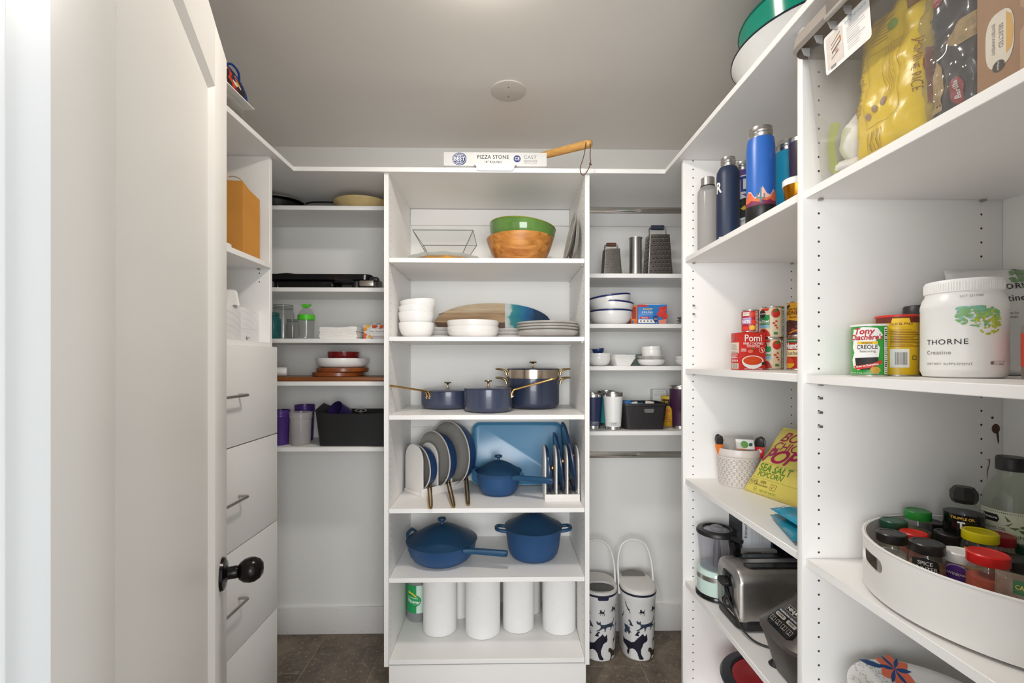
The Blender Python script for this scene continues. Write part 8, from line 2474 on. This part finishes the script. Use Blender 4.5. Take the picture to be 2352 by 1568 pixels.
S_ = [
    ('spice jar with dark green lid at the far left of the turntable', 2055, 1190, 1.020, 0.024, lidg, '#8a8a5a'),
    ('spice jar with bright green raised lid at the back', 2131, 1172, 1.042, 0.0235, lidgb, '#7d7a55'),
    ('spice jar with flat black lid under the bright green lid', 2131, 1203, 1.012, 0.024, lidb, '#6b5a44'),
    ('spice jar with red lid between two black-lidded jars, front left', 2082, 1213, 1.012, 0.0235, lidr, '#8f3b20'),
    ('spice jar of white salt with black lid, frontmost left', 2048, 1222, 1.022, 0.025, lidb, '#d9d6cd'),
    ('spice jar with wide printed black lid in the middle', 2158, 1219, 1.010, 0.027, lidb, '#4a3a2c'),
    ('brown spice jar with black lid and black label at the front', 2131, 1244, 1.026, 0.0265, lidb, '#8a6238'),
    ('spice jar with yellow lid in the middle', 2226, 1208, 1.034, 0.027, lidy, '#b8a14a'),
    ('spice jar with black lid behind the yellow one', 2262, 1203, 1.014, 0.024, lidb, '#5a4a38'),
    ('spice jar with dark red lid right of the yellow lid', 2297, 1228, 1.022, 0.025, liddr, '#8a3a26'),
    ('spice jar with dark red lid at the back right edge', 2330, 1214, 1.020, 0.025, liddr, '#96522e'),
    ('spice jar with white lid and purple label at the front', 2203, 1264, 1.014, 0.0245, lidw, '#7a5a4e'),
    ('spice jar with bright red lid at the front right', 2269, 1268, 1.034, 0.028, lidr, '#a8452a'),
    ('spice jar with dark green lid at the right edge', 2352, 1252, 1.006, 0.022, lidg, '#7a7a50'),
    ('spice jar with black lid in front of the dark green lid at the right', 2338, 1282, 1.004, 0.026, lidb, '#6d5a45'),
]
jars = []
for lab, px, py, zl, r, lm, fc in S_:
    jars.append(spice(lab, px, py, zl, r, lm, fill(fc)))
# push apart any jars that touch
P = [Vector((j[0].location.x, j[0].location.y)) for j in jars]
Rr = [j[1] for j in jars]
for it in range(200):
    mv = False
    for i in range(len(P)):
        for k in range(i):
            d = P[i] - P[k]
            need = Rr[i] + Rr[k] + 0.0008
            if d.length < need:
                e = (need - d.length) / 2 + 1e-5
                n_ = d.normalized() if d.length > 1e-6 else Vector((1, 0))
                P[i] += n_ * e; P[k] -= n_ * e
                mv = True
    for i in range(len(P)):
        d = P[i] - Vector((cx_, cy_))
        lim = TR - 0.0055 - Rr[i]
        if d.length > lim:
            P[i] = Vector((cx_, cy_)) + d.normalized() * lim
    if not mv:
        break
for j, p in zip(jars, P):
    j[0].location.x, j[0].location.y = p.x, p.y
def jar_map(j, turn=0):
    return cmap(j[1], facing(j[0].location.x, j[0].location.y, turn))
j = jars[6]
cm = jar_map(j, -6)
decal('label', j[0], ink, poly2d([(-0.020, 0.050), (0.018, 0.050), (0.021, 0.058), (0.018, 0.074), (0.0, 0.079), (-0.020, 0.074)]), cm, 0.0005, 0.004)
decal('lettering', j[0], white_ink, at2d(text2d('SPICE\nHUNTER', 0.0095, 0.03, 0.9), 0.0, 0.064), cm, 0.0009, 0.004)
j = jars[4]
cm = jar_map(j, -8)
decal('label', j[0], paper, rect2d(-0.022, 0.006, 0.030, 0.058), cm, 0.0005, 0.004)
decal('label_band', j[0], lidg, rect2d(-0.016, 0.038, 0.030, 0.046), cm, 0.0008, 0.004)
decal('lettering', j[0], white_ink, at2d(text2d('100% ORGANIC', 0.0055, 0.02), 0.008, 0.042), cm, 0.0011, 0.004)
j = jars[11]
cm = jar_map(j, -6)
decal('label', j[0], M('label_purple', '#5a2f86', 0.5), poly2d(ell(-0.002, 0.052, 0.017, 0.017, 24)), cm, 0.0005, 0.004)
decal('label_ring', j[0], M('label_lilac', '#b49bc9', 0.5), ring2d(-0.002, 0.052, 0.0185, 0.002), cm, 0.0007, 0.004)
decal('lettering', j[0], white_ink, at2d(text2d('Wildtree', 0.0075, 0.02, 1, 0.2), -0.002, 0.053), cm, 0.0009, 0.004)
j = jars[7]
cm = jar_map(j, 0)
decal('label', j[0], eyel, rect2d(-0.024, 0.05, 0.026, 0.078), cm, 0.0005, 0.004)
decal('lettering', j[0], pgr, at2d(text2d('ORGANIC', 0.008, 0.02), 0.0, 0.066), cm, 0.0009, 0.004)
j = jars[5]
decal('lid_lettering', j[0], inkg, at2d(text2d('Organics\nspices', 0.010, 0.0, 1.0), 0, 0, -0.5), pmap((0, 0, 1.010 - ZT - 0.0006), (1, 0, 0), (0, 1, 0)), 0.0004)
# crinkled bag of pods at the front right of the tray
zb4 = thing('spice_bag', 'clear bag of pale green pods with green and yellow label at the front right', 'spice bag', (0.800, 0.662, ZT + 0.026))
_, zf = pouch('bag', zb4, GLASS('pod_bag', '#efe6dd', rough=0.05, haze=0.25, hazecol='#d8c8b8'), 0.10, 0.080, 0.014, (0, 0, 0.001), Vector((0.62, -0.78, 0)), Vector((0.25, 0.20, 0.95)), 0.006, 9, 14, 12, 1.0)
decal('label', zb4, M('pod_label_green', '#1f5a2f', 0.5), rect2d(-0.030, 0.050, 0.014, 0.070), zf, 0.002, 0.006, 0.006)
decal('lettering', zb4, eyel, at2d(text2d('CARDAMOM', 0.0085, 0.03, 0.8), -0.008, 0.060), zf, 0.0026, 0.006, 0.006)
podm = M('pod_green', '#a8a678', 0.7, var=0.15)
rd = random.Random(21)
pd0 = None
for k in range(9):
    bm = bmesh.new()
    bmesh.ops.create_uvsphere(bm, u_segments=8, v_segments=6, radius=1)
    for v in bm.verts:
        v.co = Vector((v.co.x * 0.0045, v.co.y * 0.0045, v.co.z * 0.008))
    a = rd.uniform(-0.035, 0.045)
    pp_ = Vector((0.62, -0.78, 0)) * a + Vector((0.25, 0.20, 0.95)) * rd.uniform(0.010, 0.044)
    mk('pod', bm, podm, zb4, 60, loc=pp_, rot=(rd.uniform(0, 3), rd.uniform(0, 3), 0))

# ---- oil bottles behind the turntable jars (standing in the tray's back)
def spot(px, Y):
    return XY(px, Y), Y
X, Y = 0.938, 0.912
t = thing('truffle_oil_bottle', 'small black-labelled truffle oil bottle with faceted black cap', 'bottle', (X, Y, ZT))
lathe('bottle', t, GLASS('oil_glass', '#f0f3f0', haze=0.08), [(0, 0), (0.029, 0), (0.031, 0.003), (0.031, 0.130), (0.028, 0.138), (0.018, 0.144), (0.015, 0.150), (0, 0.150)], 32)
lathe('label_wrap', t, gloss_black, [(0.0312, 0.02), (0.0316, 0.02), (0.0316, 0.128), (0.0312, 0.128)], 32)
lathe('cap', t, black, [(0, 0.148), (0.018, 0.148), (0.0215, 0.156), (0.0215, 0.170), (0.015, 0.180), (0, 0.180)], 8, smooth=0)
cm = cmap(0.0316, facing(X, Y, 0))
decal('lettering', t, eyel, at2d(text2d('TRUFFLE OIL', 0.0068, 0.02, 0.95), -0.002, 0.121), cm, 0.0005, 0.004)
decal('lettering', t, white_ink, at2d(text2d('T', 0.018, 0.04), -0.004, 0.107), cm, 0.0005, 0.004)
X, Y = 1.030, 0.905
t = thing('olive_oil_bottle', 'large olive oil bottle with black screw cap and cream label', 'bottle', (X, Y, C3))
lathe('bottle', t, GLASS('olive_glass', '#eef1ea', haze=0.14, hazecol='#cfd5c6'), [(0, 0), (0.044, 0), (0.047, 0.004), (0.047, 0.135), (0.046, 0.155), (0.040, 0.180), (0.028, 0.204), (0.021, 0.212), (0.020, 0.230), (0, 0.230)], 40)
lathe('oil', t, GLASS('olive_oil', '#dcdcc0', haze=0.2, hazecol='#a9ab7a'), [(0, 0.003), (0.0455, 0.004), (0.0455, 0.06), (0, 0.06)], 40)
lathe('cap', t, black, [(0, 0.226), (0.0235, 0.226), (0.024, 0.230), (0.024, 0.249), (0.022, 0.253), (0, 0.253)], 40)
cm = cmap(0.047, facing(X, Y, 0))
decal('label', t, M('label_ivory', '#dfe2c6', 0.5), rect2d(-0.055, 0.060, 0.060, 0.150), cm, 0.0005, 0.006)
decal('label_edge', t, ink, bars2d(-0.054, 0.1455, 0.058, 0.147, 40, 0.5, 2, True), cm, 0.0008)
decal('brand_tag', t, ink, poly2d([(-0.046, 0.126), (-0.020, 0.126), (-0.017, 0.133), (-0.020, 0.141), (-0.046, 0.141)]), cm, 0.0008, 0.005)
decal('lettering', t, white_ink, at2d(text2d('signature', 0.0065, 0.02), -0.032, 0.134), cm, 0.0011, 0.005)
decal('lettering', t, inkg, at2d(text2d('OLIVE OIL', 0.0075, 0.02), -0.024, 0.114), cm, 0.0008, 0.005)
decal('lettering', t, M('olive_ink', '#5a6a3a', 0.5), at2d(text2d('EXTRA VIRGIN', 0.0092, 0.02, 0.95), -0.012, 0.103), cm, 0.0008, 0.005)
decal('olive_branch', t, M('olive_leaf', '#5f7a4a', 0.5), poly2d([(-0.010, 0.122), (0.002, 0.130), (-0.004, 0.122)], [(-0.004, 0.120), (0.012, 0.122), (0.004, 0.116)], [(-0.006, 0.130), (-0.010, 0.142), (-0.001, 0.132)], [(0.008, 0.118), (0.026, 0.116), (0.014, 0.111)], [(0.010, 0.124), (0.024, 0.130), (0.014, 0.120)], [(0.020, 0.111), (0.034, 0.106), (0.020, 0.106)]), cm, 0.001, 0.005)
t = thing('dark_cap_bottle', 'bottle with tall black cap cut by the right edge', 'bottle', (0.990, 0.800, ZT))
lathe('bottle', t, GLASS('plain_bottle', '#d8d6d0', haze=0.4), [(0, 0), (0.020, 0), (0.0215, 0.003), (0.0215, 0.105), (0.016, 0.118), (0, 0.118)], 28)
lathe('cap', t, gloss_black, [(0, 0.117), (0.0165, 0.117), (0.0165, 0.150), (0.012, 0.160), (0, 0.162)], 28)

# ---- paper plates on the shelf below
plm = M('paper_plate_white', '#e9e7e4', 0.45, var=0.02)
base_pl = None
zz = C4
px_, py_ = 0.812, 0.850
for i in range(8):
    t = thing('paper_plate', 'patterned paper plate on top of the plate stack at the lower right' if i == 7 else 'white paper plate, %s from the bottom of the lower right stack' % ('first', 'second', 'third', 'fourth', 'fifth', 'sixth', 'seventh')[i], 'paper plate', (px_, py_, zz), group='stack of paper plates')
    if base_pl is None:
        base_pl = lathe('plate', t, plm, [(0, 0), (0.088, 0), (0.098, 0.004), (0.112, 0.016), (0.126, 0.021), (0.130, 0.020), (0.1295, 0.0225), (0.126, 0.0235), (0.111, 0.019), (0.096, 0.007), (0.087, 0.002), (0, 0.002)], 64)
    else:
        o = base_pl.copy()
        COL.objects.link(o)
        o.parent = t
    zz += 0.0125
top_pl = t
def plmap(x, y, e):
    r_ = sqrt(x * x + y * y)
    if r_ < 0.087:
        z = 0.002
    elif r_ < 0.096:
        z = 0.002 + 0.005 * (r_ - 0.087) / 0.009
    elif r_ < 0.111:
        z = 0.007 + 0.012 * (r_ - 0.096) / 0.015
    else:
        z = 0.019 + 0.0045 * (r_ - 0.111) / 0.015
    return Vector((x, y, z + e))
coral = M('plate_coral', '#e07256', 0.5, var=0.05)
pnavy = M('plate_navy', '#1f4a80', 0.5, var=0.05)
gdot = M('plate_grey', '#8f9498', 0.5)
def petal(cx, cy, ang, L, w):
    return [(cx + cos(ang) * t_ * L - sin(ang) * s_ * w * sin(pi * t_), cy + sin(ang) * t_ * L + cos(ang) * s_ * w * sin(pi * t_)) for s_, t_ in [(1, k / 8) for k in range(9)] + [(-1, k / 8) for k in range(7, 0, -1)]]
for fx_, fy_, a0 in ((0.020, 0.105, 0.2), (-0.112, 0.010, 1.2), (0.085, -0.055, 2.0)):
    decal('flower_print', top_pl, coral, poly2d(*[petal(fx_, fy_, a0 + 2 * pi * k / 6, 0.034, 0.010) for k in range(6)]), plmap, 0.0010, 0.008, 0.008)
    decal('flower_print', top_pl, pnavy, poly2d(*[petal(fx_, fy_, a0 + pi / 6 + 2 * pi * k / 6, 0.030, 0.0035) for k in range(6)]), plmap, 0.0014, 0.008, 0.008)
    decal('leaf_print', top_pl, pnavy, poly2d(petal(fx_ - 0.02, fy_ + 0.004, a0 + 2.6, 0.045, 0.007)), plmap, 0.0012, 0.008, 0.008)
rd = random.Random(31)
for dx_, dy_ in ((-0.040, 0.095), (-0.105, 0.055)):
    bm = bmesh.new()
    for k in range(110):
        a, q = rd.uniform(0, 2 * pi), sqrt(rd.uniform(0.15, 1)) * 0.030
        p = (dx_ + q * cos(a), dy_ + q * sin(a))
        if (p[0] ** 2 + p[1] ** 2) < 0.127 ** 2:
            bm.faces.new([bm.verts.new((x_, y_, 0)) for x_, y_ in ell(p[0], p[1], 0.0009, 0.0009, 6)])
    o = decal('dot_print', top_pl, gdot, bm, plmap, 0.0010)
    o['kind'] = 'stuff'
